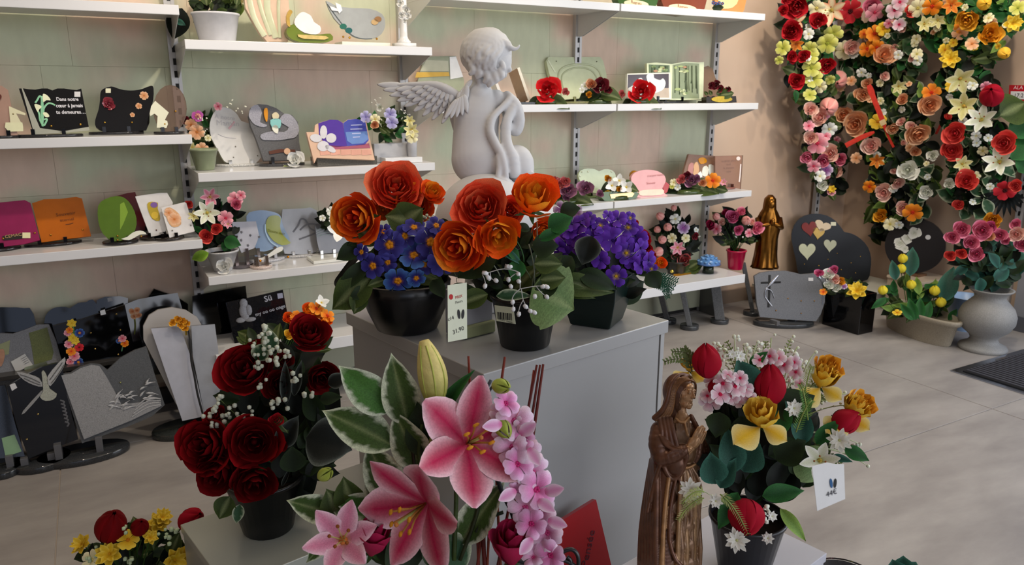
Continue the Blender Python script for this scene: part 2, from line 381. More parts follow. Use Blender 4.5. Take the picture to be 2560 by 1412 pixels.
PAN = dict(
 violet=pansy_mesh('violet_blossom', hx('4c1a8c'), hx('6a34b4'), hx('2a1064'), cr=.05, seed=1),
 violet2=pansy_mesh('violet_blossom', hx('3c1478'), hx('5c2aa8'), hx('c8a020'), cr=.06, seed=2),
 blue=pansy_mesh('primrose_blossom', hx('241c68'), hx('44449c'), hx('d88a14'), cr=.13, seed=3),
 blue2=pansy_mesh('primrose_blossom', hx('202070'), hx('4a78b8'), hx('d88a14'), cr=.12, seed=4),
 whitepink=pansy_mesh('blossom', hx('d8a0b0'), hx('f2ecee'), hx('c81848'), cr=.09, seed=5),
 mauvewhite=pansy_mesh('blossom', hx('8a5a90'), hx('d8c8dc'), hx('a050a0'), cr=.06, seed=6),
 orchid=pansy_mesh('orchid_blossom', hx('d880b4'), hx('ecc8e4'), hx('c02a70'), cr=.09, cup=.3, seed=7),
 orchid2=pansy_mesh('orchid_blossom', hx('e0a8c8'), hx('f0e0ee'), hx('d04a88'), cr=.08, cup=.35, seed=8),
 white=pansy_mesh('blossom', hx('e0e4d8'), hx('f4f4ee'), hx('d8cc80'), cr=.07, seed=9),
 lime=pansy_mesh('blossom', hx('b0b048'), hx('d4d480'), hx('88902c'), cr=.07, seed=10),
 pink=pansy_mesh('blossom', hx('d07888'), hx('eeb4bc'), hx('c02a48'), cr=.08, seed=11),
 peach=pansy_mesh('blossom', hx('e0a070'), hx('f0c8a4'), hx('c87838'), cr=.08, seed=12),
 yellow=pansy_mesh('blossom', hx('e0b020'), hx('f0d04c'), hx('c87a10'), cr=.08, seed=13),
 orange=pansy_mesh('blossom', hx('e07010'), hx('f0a030'), hx('c83010'), cr=.09, seed=14),
 lilac=pansy_mesh('blossom', hx('9a94c8'), hx('c8c8e8'), hx('8078b8'), cr=.06, seed=15),
 red=pansy_mesh('blossom', hx('b01420'), hx('d0303a'), hx('400408'), cr=.1, seed=16),
 cream=pansy_mesh('blossom', hx('e0d8a8'), hx('f0ecc8'), hx('c8b860'), cr=.09, seed=17),
)
STAR = dict(
 white=star_mesh('lily_blossom', 6, .5, .13, .7, .35, hx('d8dcc0'), hx('f4f4ec'), hx('b8c070'), hx('c8b050'), stam=4),
 cream=star_mesh('lily_blossom', 6, .5, .14, .7, .3, hx('d8d088'), hx('f0ecc0'), hx('b8b850'), hx('c8a040'), stam=3),
 peach=star_mesh('lily_blossom', 6, .5, .12, .6, .3, hx('f0e4c0'), hx('e8906a'), hx('c8c070'), hx('a89040'), stam=4),
 pink=star_mesh('lily_blossom', 6, .5, .14, .6, .3, hx('d87890'), hx('f0c4cc'), hx('e8d8a0'), hx('c8a040'), stam=3),
 orange=star_mesh('lily_blossom', 6, .5, .14, .6, .3, hx('d8701c'), hx('f0a848'), hx('c84010'), hx('a84010'), stam=3),
 daisy=star_mesh('daisy_blossom', 7, .5, .11, .25, .3, hx('e8e8dc'), hx('f6f6f0'), hx('d8d8b8'), hx('c8cc90'), nu=3, layers=2),
 yellow=star_mesh('daffodil_blossom', 6, .5, .17, .5, .2, hx('d8b020'), hx('eed050'), hx('c89010'), hx('e0a018'), wav=.03, layers=2),
 whitegloss=star_mesh('calla_blossom', 4, .5, .2, .5, .1, hx('e8e8e0'), hx('f4f4f0'), hx('d8c850'), hx('d8b840'), kind='gloss'),
)
TUL = dict(red=tulip_mesh('tulip_head', hx('8c0818'), hx('b01430')), yellow=tulip_mesh('tulip_head', hx('e0a020'), hx('f0d050'), 'petal', tall=1.2),
 darkred=tulip_mesh('tulip_head', hx('5c0408'), hx('8a0a10')), pinkbud=tulip_mesh('rose_bud', hx('d87a78'), hx('f0c8b8'), 'petal', tall=1.2),
 yellowbud=tulip_mesh('rose_bud', hx('d8c020'), hx('ecdc4c'), 'petal', tall=1.1), whitebud=tulip_mesh('rose_bud', hx('e0dcc8'), hx('f0ece0'), 'petal', tall=1.1),
 greenbud=tulip_mesh('lily_bud', hx('8a9a30'), hx('b4c060'), 'leaf', n=4, tall=1.5))
LEAF = dict(
 dark=leaf_mesh('leaf', hx('16240e'), hx('243818'), .3), darker=leaf_mesh('leaf', hx('070d06'), hx('0f1a0e'), .28),
 olive=leaf_mesh('leaf', hx('2c3c14'), hx('40501e'), .32, vein=.15), blade=leaf_mesh('leaf', hx('2a4a20'), hx('3c6230'), .12, bend=.35),
 green=leaf_mesh('leaf', hx('1a4a20'), hx('2c6a30'), .26), teal=leaf_mesh('leaf', hx('1a4034'), hx('386c5c'), .3),
 var=leaf_mesh('leaf', hx('3a5220'), hx('c4ccb0'), .30, edge=3.2, vein=.22, nu=17, nv=26), var2=leaf_mesh('leaf', hx('447030'), hx('c8d0b8'), .28, edge=2.4, nu=15, nv=20),
 varsmall=leaf_mesh('leaf', hx('2a4a2c'), hx('b8c0a0'), .34, edge=2.6), ghost=leaf_mesh('leaf', hx('0a100a'), hx('687068'), .34, edge=7, nu=13, nv=14),
 serr=leaf_mesh('leaf', hx('5c7844'), hx('6e8250'), .36, serr=.12, vein=.3, nu=9, nv=20), light=leaf_mesh('leaf', hx('6a8a3a'), hx('8cac50'), .2),
 pale=leaf_mesh('leaf', hx('8a9a58'), hx('b0b880'), .14, bend=.3), ruscus=leaf_mesh('leaf', hx('2c4228'), hx('3e5636'), .36, bend=.1),
 lime=leaf_mesh('leaf', hx('7aa830'), hx('a0c850'), .28), blackblade=leaf_mesh('leaf', hx('0a0e0c'), hx('161c1a'), .07, bend=.5))
LILYP = [petal_mesh('petal', L=.50, Wd=.175, lift=.75, recurve=.42, pw=1.15, cmid=hx('b01648'), cedge=hx('f0ccd4'), cbase=hx('c83050'), fold=-.05, wav=.01),
         petal_mesh('petal', L=.50, Wd=.145, lift=.8, recurve=.5, pw=1.1, cmid=hx('b81a4c'), cedge=hx('eec4cc'), cbase=hx('c83858'), fold=-.05, wav=.012)]
g = G()
for k in range(6):
    a = k*1.047+.3; tube(g, [(0, 0, .02), (.05*math.cos(a), .05*math.sin(a), .2), (.10*math.cos(a), .10*math.sin(a), .30)], .008, hx('b07838'), 5)
    ball(g, (.1*math.cos(a), .1*math.sin(a), .31), (.035, .016, .014), hx('c88418'), 6)
tube(g, [(0, 0, .02), (0, 0, .34)], .011, hx('a8b060'), 5); ball(g, (0, 0, .35), .02, hx('b87038'), 6)
STAMENS = g.mesh('stamens', 'petal')
def lily(parent, px, py, dp, dpx, tx, ty, roll, name='lily'):
    P = atd(px, py, dp); z = -ray(px, py).normalized()+Rt*tx-UP*ty; M = placeM(P, z, dpx*dp/FPX, roll)
    o = inst(name, STAMENS, M, parent); ORG[o.name] = None
    for k in range(6):
        q = bpy.data.objects.new('petal', LILYP[k % 2]); COL.objects.link(q); q.parent = o
        q.matrix_local = Matrix.Rotation(k*math.pi/3, 4, 'Z') @ Matrix.Translation((0, 0, .004*(k % 2))) @ Matrix.Rotation(rng.uniform(-.08, .08), 4, 'X')
    return o
def pot_at(parent, px, pyb, zf, rtop, rbot, h, col, kind='plastic', name='pot', rim=.004, soil=True, XY=None, n=32, sy=1.):
    P = onZ(px, pyb, zf) if XY is None else Vector((XY[0], XY[1], zf)); g = G(); c = hx(col) if isinstance(col, str) else col
    lathe(g, [(rbot*.96, .001), (rbot, .004), (rtop, h-rim*2), (rtop+rim, h-rim*2), (rtop+rim, h), (rtop-rim*.5, h), (rtop-rim, h-.018)], c, n, Matrix.Translation(P), sy, cap=False)
    o = part(name, g, kind, parent); q = G(); lathe(q, [(.001, h-.013), (rtop-rim*.9, h-.016)], hx('1a120c'), n, Matrix.Translation(P), sy, cap=False); part('soil', q, 'velvet', o)
    return o, P
# ------------------------------------------------------------------ the room
WALLY, LIP = 3.52, 3.15
def nodemat(name, build):
    m = bpy.data.materials.new(name); m.use_nodes = True; build(m.node_tree.nodes, m.node_tree.links, m.node_tree.nodes['Principled BSDF']); return m
def _wallm(n, l, b):
    t = n.new('ShaderNodeTexCoord'); a = n.new('ShaderNodeTexNoise'); a.inputs['Scale'].default_value = 2.6; a.inputs['Detail'].default_value = 2
    l.new(t.outputs['Object'], a.inputs['Vector']); r = n.new('ShaderNodeValToRGB'); l.new(a.outputs[0], r.inputs[0])
    r.color_ramp.elements[0].position = .42; r.color_ramp.elements[0].color = (*hx('c6cbae'), 1)
    r.color_ramp.elements[1].position = .60; r.color_ramp.elements[1].color = (*hx('d8bfab'), 1)
    s = n.new('ShaderNodeTexNoise'); s.inputs['Scale'].default_value = 24; s.inputs['Detail'].default_value = 4
    mp = n.new('ShaderNodeMapping'); mp.inputs['Scale'].default_value = (1, 1, .35); l.new(t.outputs['Object'], mp.inputs[0]); l.new(mp.outputs[0], s.inputs['Vector'])
    mr = n.new('ShaderNodeMapRange'); mr.inputs[1].default_value = .3; mr.inputs[2].default_value = .7; mr.inputs[3].default_value = .93; mr.inputs[4].default_value = 1.03; l.new(s.outputs[0], mr.inputs[0])
    x = n.new('ShaderNodeMix'); x.data_type = 'RGBA'; x.blend_type = 'MULTIPLY'; x.inputs[0].default_value = 1; l.new(r.outputs[0], x.inputs[6]); l.new(mr.outputs[0], x.inputs[7])
    l.new(x.outputs[2], b.inputs['Base Color']); b.inputs['Roughness'].default_value = .75
    bp = n.new('ShaderNodeBump'); bp.inputs['Strength'].default_value = .25; bp.inputs['Distance'].default_value = .004; l.new(s.outputs[0], bp.inputs['Height']); l.new(bp.outputs[0], b.inputs['Normal'])
WALLM = nodemat('wall_panel', _wallm)
def _plain(c1, c2, sc, rough):
    def f(n, l, b):
        t = n.new('ShaderNodeTexCoord'); a = n.new('ShaderNodeTexNoise'); a.inputs['Scale'].default_value = sc; a.inputs['Detail'].default_value = 5
        l.new(t.outputs['Object'], a.inputs['Vector']); r = n.new('ShaderNodeValToRGB'); l.new(a.outputs[0], r.inputs[0])
        r.color_ramp.elements[0].position = .35; r.color_ramp.elements[0].color = (*hx(c1), 1); r.color_ramp.elements[1].position = .65; r.color_ramp.elements[1].color = (*hx(c2), 1)
        l.new(r.outputs[0], b.inputs['Base Color']); b.inputs['Roughness'].default_value = rough
    return f
PLAS = nodemat('beige_plaster', _plain('c2a891', 'cab29c', 1.5, .8))
GREYW = nodemat('grey_plaster', _plain('8c8c90', '96969a', 1.5, .7))
CEIL = nodemat('white_ceiling', _plain('d8d6d0', 'dedcd6', 2, .9))
def _tile(n, l, b):
    t = n.new('ShaderNodeTexCoord'); mp = n.new('ShaderNodeMapping'); mp.inputs['Scale'].default_value = (1.2, 3.2, 1); mp.inputs['Rotation'].default_value = (0, 0, .5)
    l.new(t.outputs['Object'], mp.inputs[0]); a = n.new('ShaderNodeTexNoise'); a.inputs['Scale'].default_value = 1.7; a.inputs['Detail'].default_value = 7; a.inputs['Roughness'].default_value = .6
    l.new(mp.outputs[0], a.inputs['Vector']); r = n.new('ShaderNodeValToRGB'); l.new(a.outputs[0], r.inputs[0])
    r.color_ramp.elements[0].position = .3; r.color_ramp.elements[0].color = (*hx('88827e'), 1); r.color_ramp.elements[1].position = .7; r.color_ramp.elements[1].color = (*hx('a8a29c'), 1)
    l.new(r.outputs[0], b.inputs['Base Color']); b.inputs['Roughness'].default_value = .38; b.inputs['Specular IOR Level'].default_value = .4
TILEM = nodemat('stone_effect_tile', _tile)
def _grout(n, l, b):
    b.inputs['Base Color'].default_value = (*hx('b8aca0'), 1); b.inputs['Roughness'].default_value = .9
GROUT = nodemat('grout', _grout)
def bevel(o, w):
    m = o.modifiers.new('bevel', 'BEVEL'); m.width = w; m.segments = 2; m.limit_method = 'ANGLE'; return o
wc = hx('c0c0b0')
fl_ = single('floor', box(G(), (-2.6, -3.3, -.06), (4.9, 3.72, -.004), wc), GROUT, '', None, smooth=False)
# tiles: joints measured at X=-.235 and Y=1.68 / 3.16
for i, x0 in enumerate((-3.835, -2.035, -.235, 1.565, 3.365)):
    for j in range(-3, 4):
        y0 = (1.68 if i > 2 else 1.36)+j*1.8
        if y0 > 3.7 or y0+1.8 < -3.3: continue
        g = G(); box(g, (max(x0, -2.6)+.002, max(y0, -3.3)+.002, -.012), (min(x0+1.798, 4.9), min(y0+1.798, 3.7), 0), wc)
        if x0+1.8 > -2.6: part('floor_tile', g, TILEM, fl_, smooth=False, bevel=.0012)
wb = single('wall_back', box(G(), (-2.6, WALLY+.03, 0), (4.9, WALLY+.15, 2.9), wc), PLAS, '', None, smooth=False)
zr = [.10, .46, .96, 1.46, 1.96, 2.46, 2.9]
for j in range(6):
    off = [.0, .16, .0, .11, -.13, .02][j]; x = -1.45+off
    while x < 3.30:
        w = .44 if j != 4 else .262
        xa, xb = max(x, -1.9), min(x+w, 3.34)
        part('wall_panel', box(G(), (xa+.0003, WALLY+.006, zr[j]+.0003), (xb-.0003, WALLY+.03, zr[j+1]-.0003), wc), WALLM, wb, smooth=False, bevel=.0005); x += w
single('wall_right', box(G(), (4.7, 2.3, 0), (4.86, 3.55, 2.9), wc), PLAS, '', None, smooth=False)
wr = single('wall_right', box(G(), (4.66, 1.95, 0), (4.86, 2.3, 2.9), wc), GREYW, '', None, smooth=False)
single('wall_left', box(G(), (-2.7, -3.3, 0), (-2.6, 3.6, 2.9), wc), PLAS, '', None, smooth=False)
single('ceiling', box(G(), (-2.7, -3.4, 2.8), (4.9, 3.7, 2.9), wc), CEIL, '', None, smooth=False)
g = G(); box(g, (4.648, 1.95, 0), (4.664, 2.3, .09), hx('5a5a5e')); single('baseboard_right', g, 'lacquer', '', None, smooth=False)
g = G(); box(g, (4.684, 2.3, 0), (4.702, 3.5, .09), hx('8a7868')); single('baseboard_right', g, 'lacquer', '', None, smooth=False)
g = G(); box(g, (-2.6, WALLY-.004, 0), (3.35, WALLY+.03, .07), hx('2a2826')); box(g, (3.35, WALLY+.012, 0), (4.7, WALLY+.03, .09), hx('8a7868')); single('baseboard_back', g, 'lacquer', '', None, smooth=False)
# storefront behind the camera and glazed door on the right
def glazing(n, horiz, c0, a, b, z0, z1, mull):
    g = G()
    for k in range(mull+1):
        q = a+(b-a)*k/mull
        if horiz: box(g, (q-.03, c0-.03, z0), (q+.03, c0+.03, z1), hx('70747a'))
        else: box(g, (c0-.03, q-.03, z0), (c0+.03, q+.03, z1), hx('70747a'))
    for z in (z0, z1-.06):
        if horiz: box(g, (a, c0-.03, z), (b, c0+.03, z+.06), hx('70747a'))
        else: box(g, (c0-.03, a, z), (c0+.03, b, z+.06), hx('70747a'))
    single(n, g, 'lacquer', '', None, smooth=False)
glazing('window_1', True, -3.33, -2.6, 4.8, 0, 2.8, 5); glazing('window_2', False, 4.78, -3.3, 1.0, 0, 2.8, 4); glazing('door_1', False, 4.78, 1.0, 1.95, 0, 2.8, 1)
# ------------------------------------------------------------------ shelving
SW = hx('d6d6d6')
XB = [-.65, .35, 1.35, 2.345, 3.335]
def upright(x, label, z1=2.75, right=False, y=None, ztop=None):
    t = thing('slotted_upright', label, 'upright', (x if not right else 4.68, WALLY-.01 if not right else y, 0), 'white slotted shelving uprights')
    g = G(); s = G(); c = hx('b4b2b0')
    if not right:
        box(g, (x-.02, WALLY-.022, 0), (x-.007, WALLY+.006, z1), c); box(g, (x+.007, WALLY-.022, 0), (x+.02, WALLY+.006, z1), c); box(g, (x-.007, WALLY-.010, 0), (x+.007, WALLY+.006, z1), c*.8)
        z = .12
        while z < z1-.05: box(s, (x-.0062, WALLY-.0225, z), (x+.0062, WALLY-.0100, z+.026), hx('0c0c0c')); box(g, (x-.007, WALLY-.020, z+.026), (x+.007, WALLY-.012, z+.05), c); z += .05
    else:
        box(g, (4.67, y-.02, 0), (4.705, y-.007, z1), c); box(g, (4.67, y+.007, 0), (4.705, y+.02, z1), c); z = .12
        while z < z1-.05: box(s, (4.6705, y-.0062, z), (4.69, y+.0062, z+.026), hx('0c0c0c')); box(g, (4.673, y-.007, z+.026), (4.7, y+.007, z+.05), c); z += .05
    part('channel', g, 'lacquer', t, smooth=False); part('slots', s, 'matte', t, smooth=False, stuff=True)
upright(XB[1], 'white slotted upright between the leftmost bay and the angel heart plaque bay'); upright(XB[2], 'white slotted upright hidden behind the white angel statue')
upright(XB[3], 'white slotted upright behind the cream sculpted book plaque'); upright(XB[4], 'slotted upright at the right end of the shelves')
upright(4.35, 'slotted upright below the left hanging flower spray, near the room corner')
upright(0, 'white slotted upright on the right wall beside the red sign', right=True, y=2.36)
SHELVES = {}
def shelf(i, z, label, name='wall_shelf', lipc=None, d=0.):
    x0, x1 = XB[i]+.004, XB[i+1]-.004
    t = thing(name, label, 'shelf', ((x0+x1)/2, LIP+.185, z), 'white metal wall shelves')
    part('board', box(G(), (x0, LIP+.002, z-.022), (x1, WALLY-.024, z), SW), 'lacquer', t, smooth=False, bevel=.001)
    part('front_lip', box(G(), (x0, LIP-.010, z-.034), (x1, LIP+.004, z+.001), SW), 'lacquer', t, smooth=False, bevel=.002)
    for sx in (x0+.001, x1-.003):
        g = G(); V = [(LIP+.0, z-.002), (WALLY-.022, z-.002), (WALLY-.022, z-.13), (WALLY-.06, z-.13), (LIP+.0, z-.032)]
        g.add([(sx, y, q) for y, q in V]+[(sx+.002, y, q) for y, q in V], [(0, 1, 2, 3, 4), (9, 8, 7, 6, 5)]+[(k, k+5, (k+1) % 5+5, (k+1) % 5) for k in range(5)], SW*.92)
        part('bracket', g, 'lacquer', t, smooth=False)
    SHELVES[(i, z)] = t; return t
Z1 = (1.668, 1.203, .797); Z2 = (1.549, 1.056, .643); Z3 = (1.781, 1.305, .812)
names = ['left bay, cut off by the photo top', 'left bay under the black book plaque', 'left bay under the orange plaque']
for z, n in zip(Z1, names): shelf(0, z, 'white metal shelf in the '+n)
names = ['second bay under the white flower pot and column', 'second bay under the white heart plaque', 'second bay under the star plaques']
for z, n in zip(Z2, names): shelf(1, z, 'white metal shelf in the '+n)
names = ['behind the angel head at the photo top', 'behind the angel wing', 'behind the angel lap']
for z, n in zip(Z3, names): shelf(2, z, 'white metal shelf in the third bay '+n)
names = ['above the forest book plaque', 'under the forest book and swan plaques', 'under the pink oval plaque']
for z, n in zip(Z3, names): shelf(3, z, 'white metal shelf in the fourth bay '+n)
for i, n in enumerate(['behind the black angel plaque', 'hidden behind the podium', 'under the pink rose pot and blue turtle']):
    i += 1; x0, x1 = XB[i]+.004, XB[i+1]-.004; z = .312
    t = thing('base_shelf', 'low white base shelf '+n, 'shelf', ((x0+x1)/2, LIP+.185, 0), 'low base shelves')
    part('board', box(G(), (x0, LIP, z-.022), (x1, WALLY-.024, z), SW), 'lacquer', t, smooth=False, bevel=.001)
    part('front_lip', box(G(), (x0, LIP-.010, z-.05), (x1, LIP+.004, z+.001), SW), 'lacquer', t, smooth=False, bevel=.002)
    part('back_plinth', box(G(), (x0, WALLY-.03, .03), (x1, WALLY-.005, z-.022), hx('a8a890')), 'lacquer', t, smooth=False)
    for sx in (x0, x1-.02): part('foot', box(G(), (sx, LIP+.2, 0), (sx+.02, WALLY-.03, z-.022), hx('5a5a58')), 'lacquer', t, smooth=False)
t = thing('stone_rack', 'low dark rack holding the back row of granite stones at far left', 'rack', (-.2, 3.4, 0))
part('rack_top', box(G(), (-.65, 3.285, .295), (.34, 3.495, .312), hx('3a3836')), 'lacquer', t, smooth=False, bevel=.001)
for sx in (-.64, .31): part('rack_leg', box(G(), (sx, 3.29, 0), (sx+.02, 3.49, .295), hx('3a3836')), 'lacquer', t, smooth=False)
# ------------------------------------------------------------------ door mat and red sign
t = thing('door_mat', 'dark ribbed entrance mat with a pale metal edge at the right', 'mat', (4.15, 1.6, 0))
part('mat_frame', box(G(), (3.66, 1.15, .0), (4.68, 2.05, .006), hx('a8b0c0')), 'chrome', t, smooth=False)
part('mat_base', box(G(), (3.70, 1.19, .0062), (4.64, 2.01, .010), hx('141416')), 'matte', t, smooth=False)
for k in range(32): part('rib', box(G(), (3.71+k*.029, 1.2, .010), (3.725+k*.029, 2.0, .016), hx('3c3c42')), 'matte', t, smooth=False)
pl = Pl((4.655, 2.2, 1.2), yaw=-90)
pl.n = Vector((-1, 0, 0)); pl.u = Vector((0, -1, 0)); pl.w = Vector((0, 0, 1)); pl.o = Vector((4.655, 2.2, 1.2))
t = thing('wall_sign', 'red and white notice on the grey wall at the right edge', 'sign', pl.at(2545, 235))
part('sign_board', slab(G(), pl, [(2523, 212), (2600, 214), (2600, 256), (2521, 252)], .006, hx('b41424')), 'lacquer', t, smooth=False)
part('sign_panel', slab(G(), pl, [(2527, 228), (2600, 229), (2600, 250), (2526, 247)], .002, hx('d8d8d8'), .0025), 'paper', t, smooth=False)
text(t, 'lettering', 'ALA', pl, 2545, 223, 9, hx('f0d0d0'), .002); text(t, 'lettering', '17:2', pl, 2546, 243, 10, hx('303038'), .004)
# ------------------------------------------------------------------ podium and pedestals
PU = Vector((.9822, .188, 0)); PV = Vector((-.188, .9822, 0))
def pbox(g, o, a, b, c):
    (x0, y0, z0), (x1, y1, z1) = a, b; V = []
    for z in (z0, z1):
        for x, y in ((x0, y0), (x1, y0), (x1, y1), (x0, y1)): V.append(tuple(Vector(o)+PU*x+PV*y+Vector((0, 0, z))))
    return g.add(V, [(3, 2, 1, 0), (4, 5, 6, 7), (0, 1, 5, 4), (1, 2, 6, 5), (2, 3, 7, 6), (3, 0, 4, 7)], c)
PO = Vector((.623, 1.238, 0)); PODZ = .82
t = thing('display_podium', 'tall grey lacquered podium carrying the white angel and potted flowers', 'podium', PO+PU*.28+PV*.28)
PC = hx('9e9e9d')
part('top_panel', pbox(G(), PO, (0, 0, PODZ-.032), (.568, .568, PODZ), PC), 'lacquer', t, smooth=False, bevel=.002)
part('body', pbox(G(), PO, (.008, .008, 0), (.545, .552, PODZ-.032), PC), 'lacquer', t, smooth=False, bevel=.001)
part('edge_strip', pbox(G(), PO, (.548, .006, 0), (.562, .556, PODZ-.032), PC*1.1), 'lacquer', t, smooth=False, bevel=.001)
PEDZ = .45
LP = Vector((.076, 1.615, 0))
t = thing('display_pedestal', 'low grey pedestal under the dark red rose pot', 'pedestal', LP)
part('body', pbox(G(), LP, (.003, -.277, 0), (.457, -.003, PEDZ-.02), hx('9a9c92')), 'lacquer', t, smooth=False, bevel=.001)
part('top_panel', pbox(G(), LP, (0, -.28, PEDZ-.02), (.46, 0, PEDZ), hx('a4a69a')), 'lacquer', t, smooth=False, bevel=.0015)
RP = Vector((1.165, 1.103, 0))
t = thing('display_pedestal', 'low pale pedestal under the praying statue and tulip bouquet', 'pedestal', RP)
part('body', pbox(G(), RP, (-.457, -.237, 0), (-.003, -.003, PEDZ-.02), hx('b4b4bc')), 'lacquer', t, smooth=False, bevel=.001)
part('top_panel', pbox(G(), RP, (-.46, -.24, PEDZ-.02), (0, 0, PEDZ), hx('b8b8c0')), 'lacquer', t, smooth=False, bevel=.0015)
# low white plinth near the room corner
t = thing('display_plinth', 'low white plinth under the black heart stone', 'plinth', (4.2, 3.1, 0))
part('body', box(G(), (3.78, 2.95, 0), (4.62, 3.46, .115), hx('b0aca4')), 'lacquer', t, smooth=False)
part('top_panel', box(G(), (3.76, 2.93, .115), (4.64, 3.48, .13), hx('c4c4b8')), 'lacquer', t, smooth=False, bevel=.001)
# ------------------------------------------------------------------ memorial plaques on the shelves
def plaque(name, label, pts, zs, col, kind='polish', th=.018, gap=.012, yaw=0., tilt=14., Y=None, sm=0, side=None, stand='2a2a2c', cat='plaque', group=None, bev=.0015, standw=.6, sd=.10, pn='panel', skind=None, base=True, foot=.0):
    xs = [p[0] for p in pts]; yb = max(p[1] for p in pts); xb = sum(p[0] for p in pts if p[1] > yb-12)/max(1, len([p for p in pts if p[1] > yb-12]))
    if Y is None: Y = min(3.46, max(3.17, onZ(xb, yb, zs+gap).y))
    o = onY(xb, yb, Y); t = thing(name, label, cat, (o.x, Y+.02, zs), group); pl = Pl(o, yaw, tilt)
    p = part(pn, slab(G(), pl, pts, th, hx(col), 0, sm, None if side is None else hx(side)), kind, t, smooth=False, bevel=bev)
    if base:
        w = (max(xs)-min(xs))*dep(o)/FPX*standw*.5/max(.5, math.cos(math.radians(29))); g = G(); c = hx(stand)
        lathe(g, [(1, 0), (1.0, .008), (.97, .010)], c, 24, Matrix.Translation((o.x, Y+.03, zs+.0005)) @ Matrix.Diagonal((w*1.25, sd*.55, 1, 1)))
        part('stand_base', g, skind or 'polish', t)
        for s in (-.55, .55):
            g = G(); h = max(.006, o.z-zs-.004); box(g, (o.x+s*w-.006, Y-.006, zs+.009), (o.x+s*w+.006, Y+.022+th, zs+h+.022), c*1.2); part('bracket', g, 'chrome', t, smooth=False)
    return t, pl
def dec(t, pl, pts, col, off=.0012, th=.0012, kind='paper', name='motif', sm=0):
    return part(name, slab(G(), pl, pts, th, hx(col), off, sm), kind, t, smooth=False)
def stud(t, pl, xy, col='d0a040', r=.004, kind='gold', name='screw'):
    g = G()
    for x, y in xy: ball(g, tuple(pl.at(x, y, .002)), r, hx(col), 8)
    for k, (x, y) in enumerate(xy): part(name, ball(G(), tuple(pl.at(x, y, .002)), r, hx(col), 8), kind, t)
def rect(x0, y0, x1, y1): return [(x0, y0), (x1, y0), (x1, y1), (x0, y1)]
def ell(cx, cy, rx, ry, n=20, rot=0.):
    a = math.radians(rot); return [(cx+rx*math.cos(q)*math.cos(a)-ry*math.sin(q)*math.sin(a), cy+rx*math.cos(q)*math.sin(a)+ry*math.sin(q)*math.cos(a)) for q in [6.2832*k/n for k in range(n)]]
def heart(cx, cy, w, h, rot=0., n=26):
    P = []; a = math.radians(rot)
    for k in range(n):
        q = 6.2832*k/n; x = math.sin(q)**3; y = -(13*math.cos(q)-5*math.cos(2*q)-2*math.cos(3*q)-math.cos(4*q))/16.-.08
        x *= w/2; y *= h/1.9; P.append((cx+x*math.cos(a)-y*math.sin(a), cy+x*math.sin(a)+y*math.cos(a)))
    return P
def flo(t, pl, me, x, y, d, off=.006, name='flower', sz=.5, tx=0., ty=0., roll=None):
    P = pl.at(x, y, off); z = (pl.n*.6-ray(x, y).normalized()*.7+Rt*tx-UP*ty)
    return inst(name, me, placeM(P, z, d*dep(P)/FPX, rng.uniform(0, 6) if roll is None else roll, sz), t)
zA, zB, zC = Z1
# --- left bay, middle shelf
t, pl = plaque('memorial_plaque', 'clear brown plaque with cream card, cut by the left photo edge', [(-70, 222), (-20, 215), (4, 214), (20, 225), (44, 338), (-40, 345)], zB, 'a88878', 'gloss', .012, tilt=10, sm=0, standw=.5)
dec(t, pl, [(22, 265), (64, 283), (63, 288), (40, 283), (52, 305), (56, 310), (26, 310)], 'd8d4b0', .003); dec(t, pl, [(14, 306), (56, 306), (58, 318), (58, 328), (22, 329), (12, 318)], 'dcdcb4', .006, name='name_tag')
dec(t, pl, heart(-4, 245, 16, 22), '5a2418', .004); stud(t, pl, [(33, 285), (20, 316)], '9a8a60', .003)
t, pl = plaque('memorial_plaque', 'black open book plaque with white calla lilies and white lettering', [(47, 221), (60, 221), (72, 223), (88, 224), (104, 221), (119, 221), (131, 226), (143, 221), (160, 221), (180, 224), (192, 225), (203, 221), (222, 317), (160, 326), (84, 335)], zB, '101012', 'polish', .014, tilt=16, side='8a8a88')
dec(t, pl, [(54, 221), (57, 221), (100, 320), (158, 328), (222, 317), (224, 326), (160, 332), (86, 336)], 'a0a294', .002, kind='matte', name='page_edges')
g = G(); c = hx('8cc8a0')
for P_ in ([(107, 315), (104, 290), (104, 265), (104, 245), (99, 240), (93, 250), (88, 257)], [(106, 315), (108, 285), (110, 270), (118, 260), (126, 258), (138, 263)], [(108, 315), (100, 300), (98, 285), (94, 275)], [(110, 314), (116, 303), (117, 297), (110, 299)], [(107, 316), (106, 300), (107, 280), (106, 240)]): stroke(g, pl, P_, 4, c, .001)
part('calla_stems', g, 'gloss', t)
for P_ in ([(107, 236), (112, 235), (119, 239), (126, 248), (125, 251), (116, 250), (108, 255)], [(86, 261), (92, 260), (103, 265), (103, 269), (98, 273), (94, 280), (88, 268)], [(107, 282), (116, 281), (123, 288), (122, 292), (113, 292)]): dec(t, pl, P_, 'e8ecc8', .003, .002, 'gloss', 'calla_bloom', 2)
for i, (s, x, y) in enumerate([('Dans notre', 169, 252), ('cœur à jamais', 174, 268), ('tu demeures…', 178, 284)]): text(t, 'lettering', s, pl, x, y, 9.5, hx('dcdce0'), .0015, sxy=.82, bold=.02)
dec(t, pl, rect(186, 229, 201, 242), 'd0d0d0', .002, name='price_sticker'); stud(t, pl, [(128, 315), (201, 311)])
t, pl = plaque('memorial_plaque', 'black wave-shaped plaque with four coppery flowers', [(258, 222), (278, 216), (292, 220), (310, 225), (335, 226), (356, 222), (378, 214), (384, 222), (383, 250), (374, 285), (366, 325), (300, 328), (262, 328), (240, 318), (238, 300), (246, 275), (250, 250), (251, 232)], zB, '121114', 'polish', .02, tilt=12, sm=2)
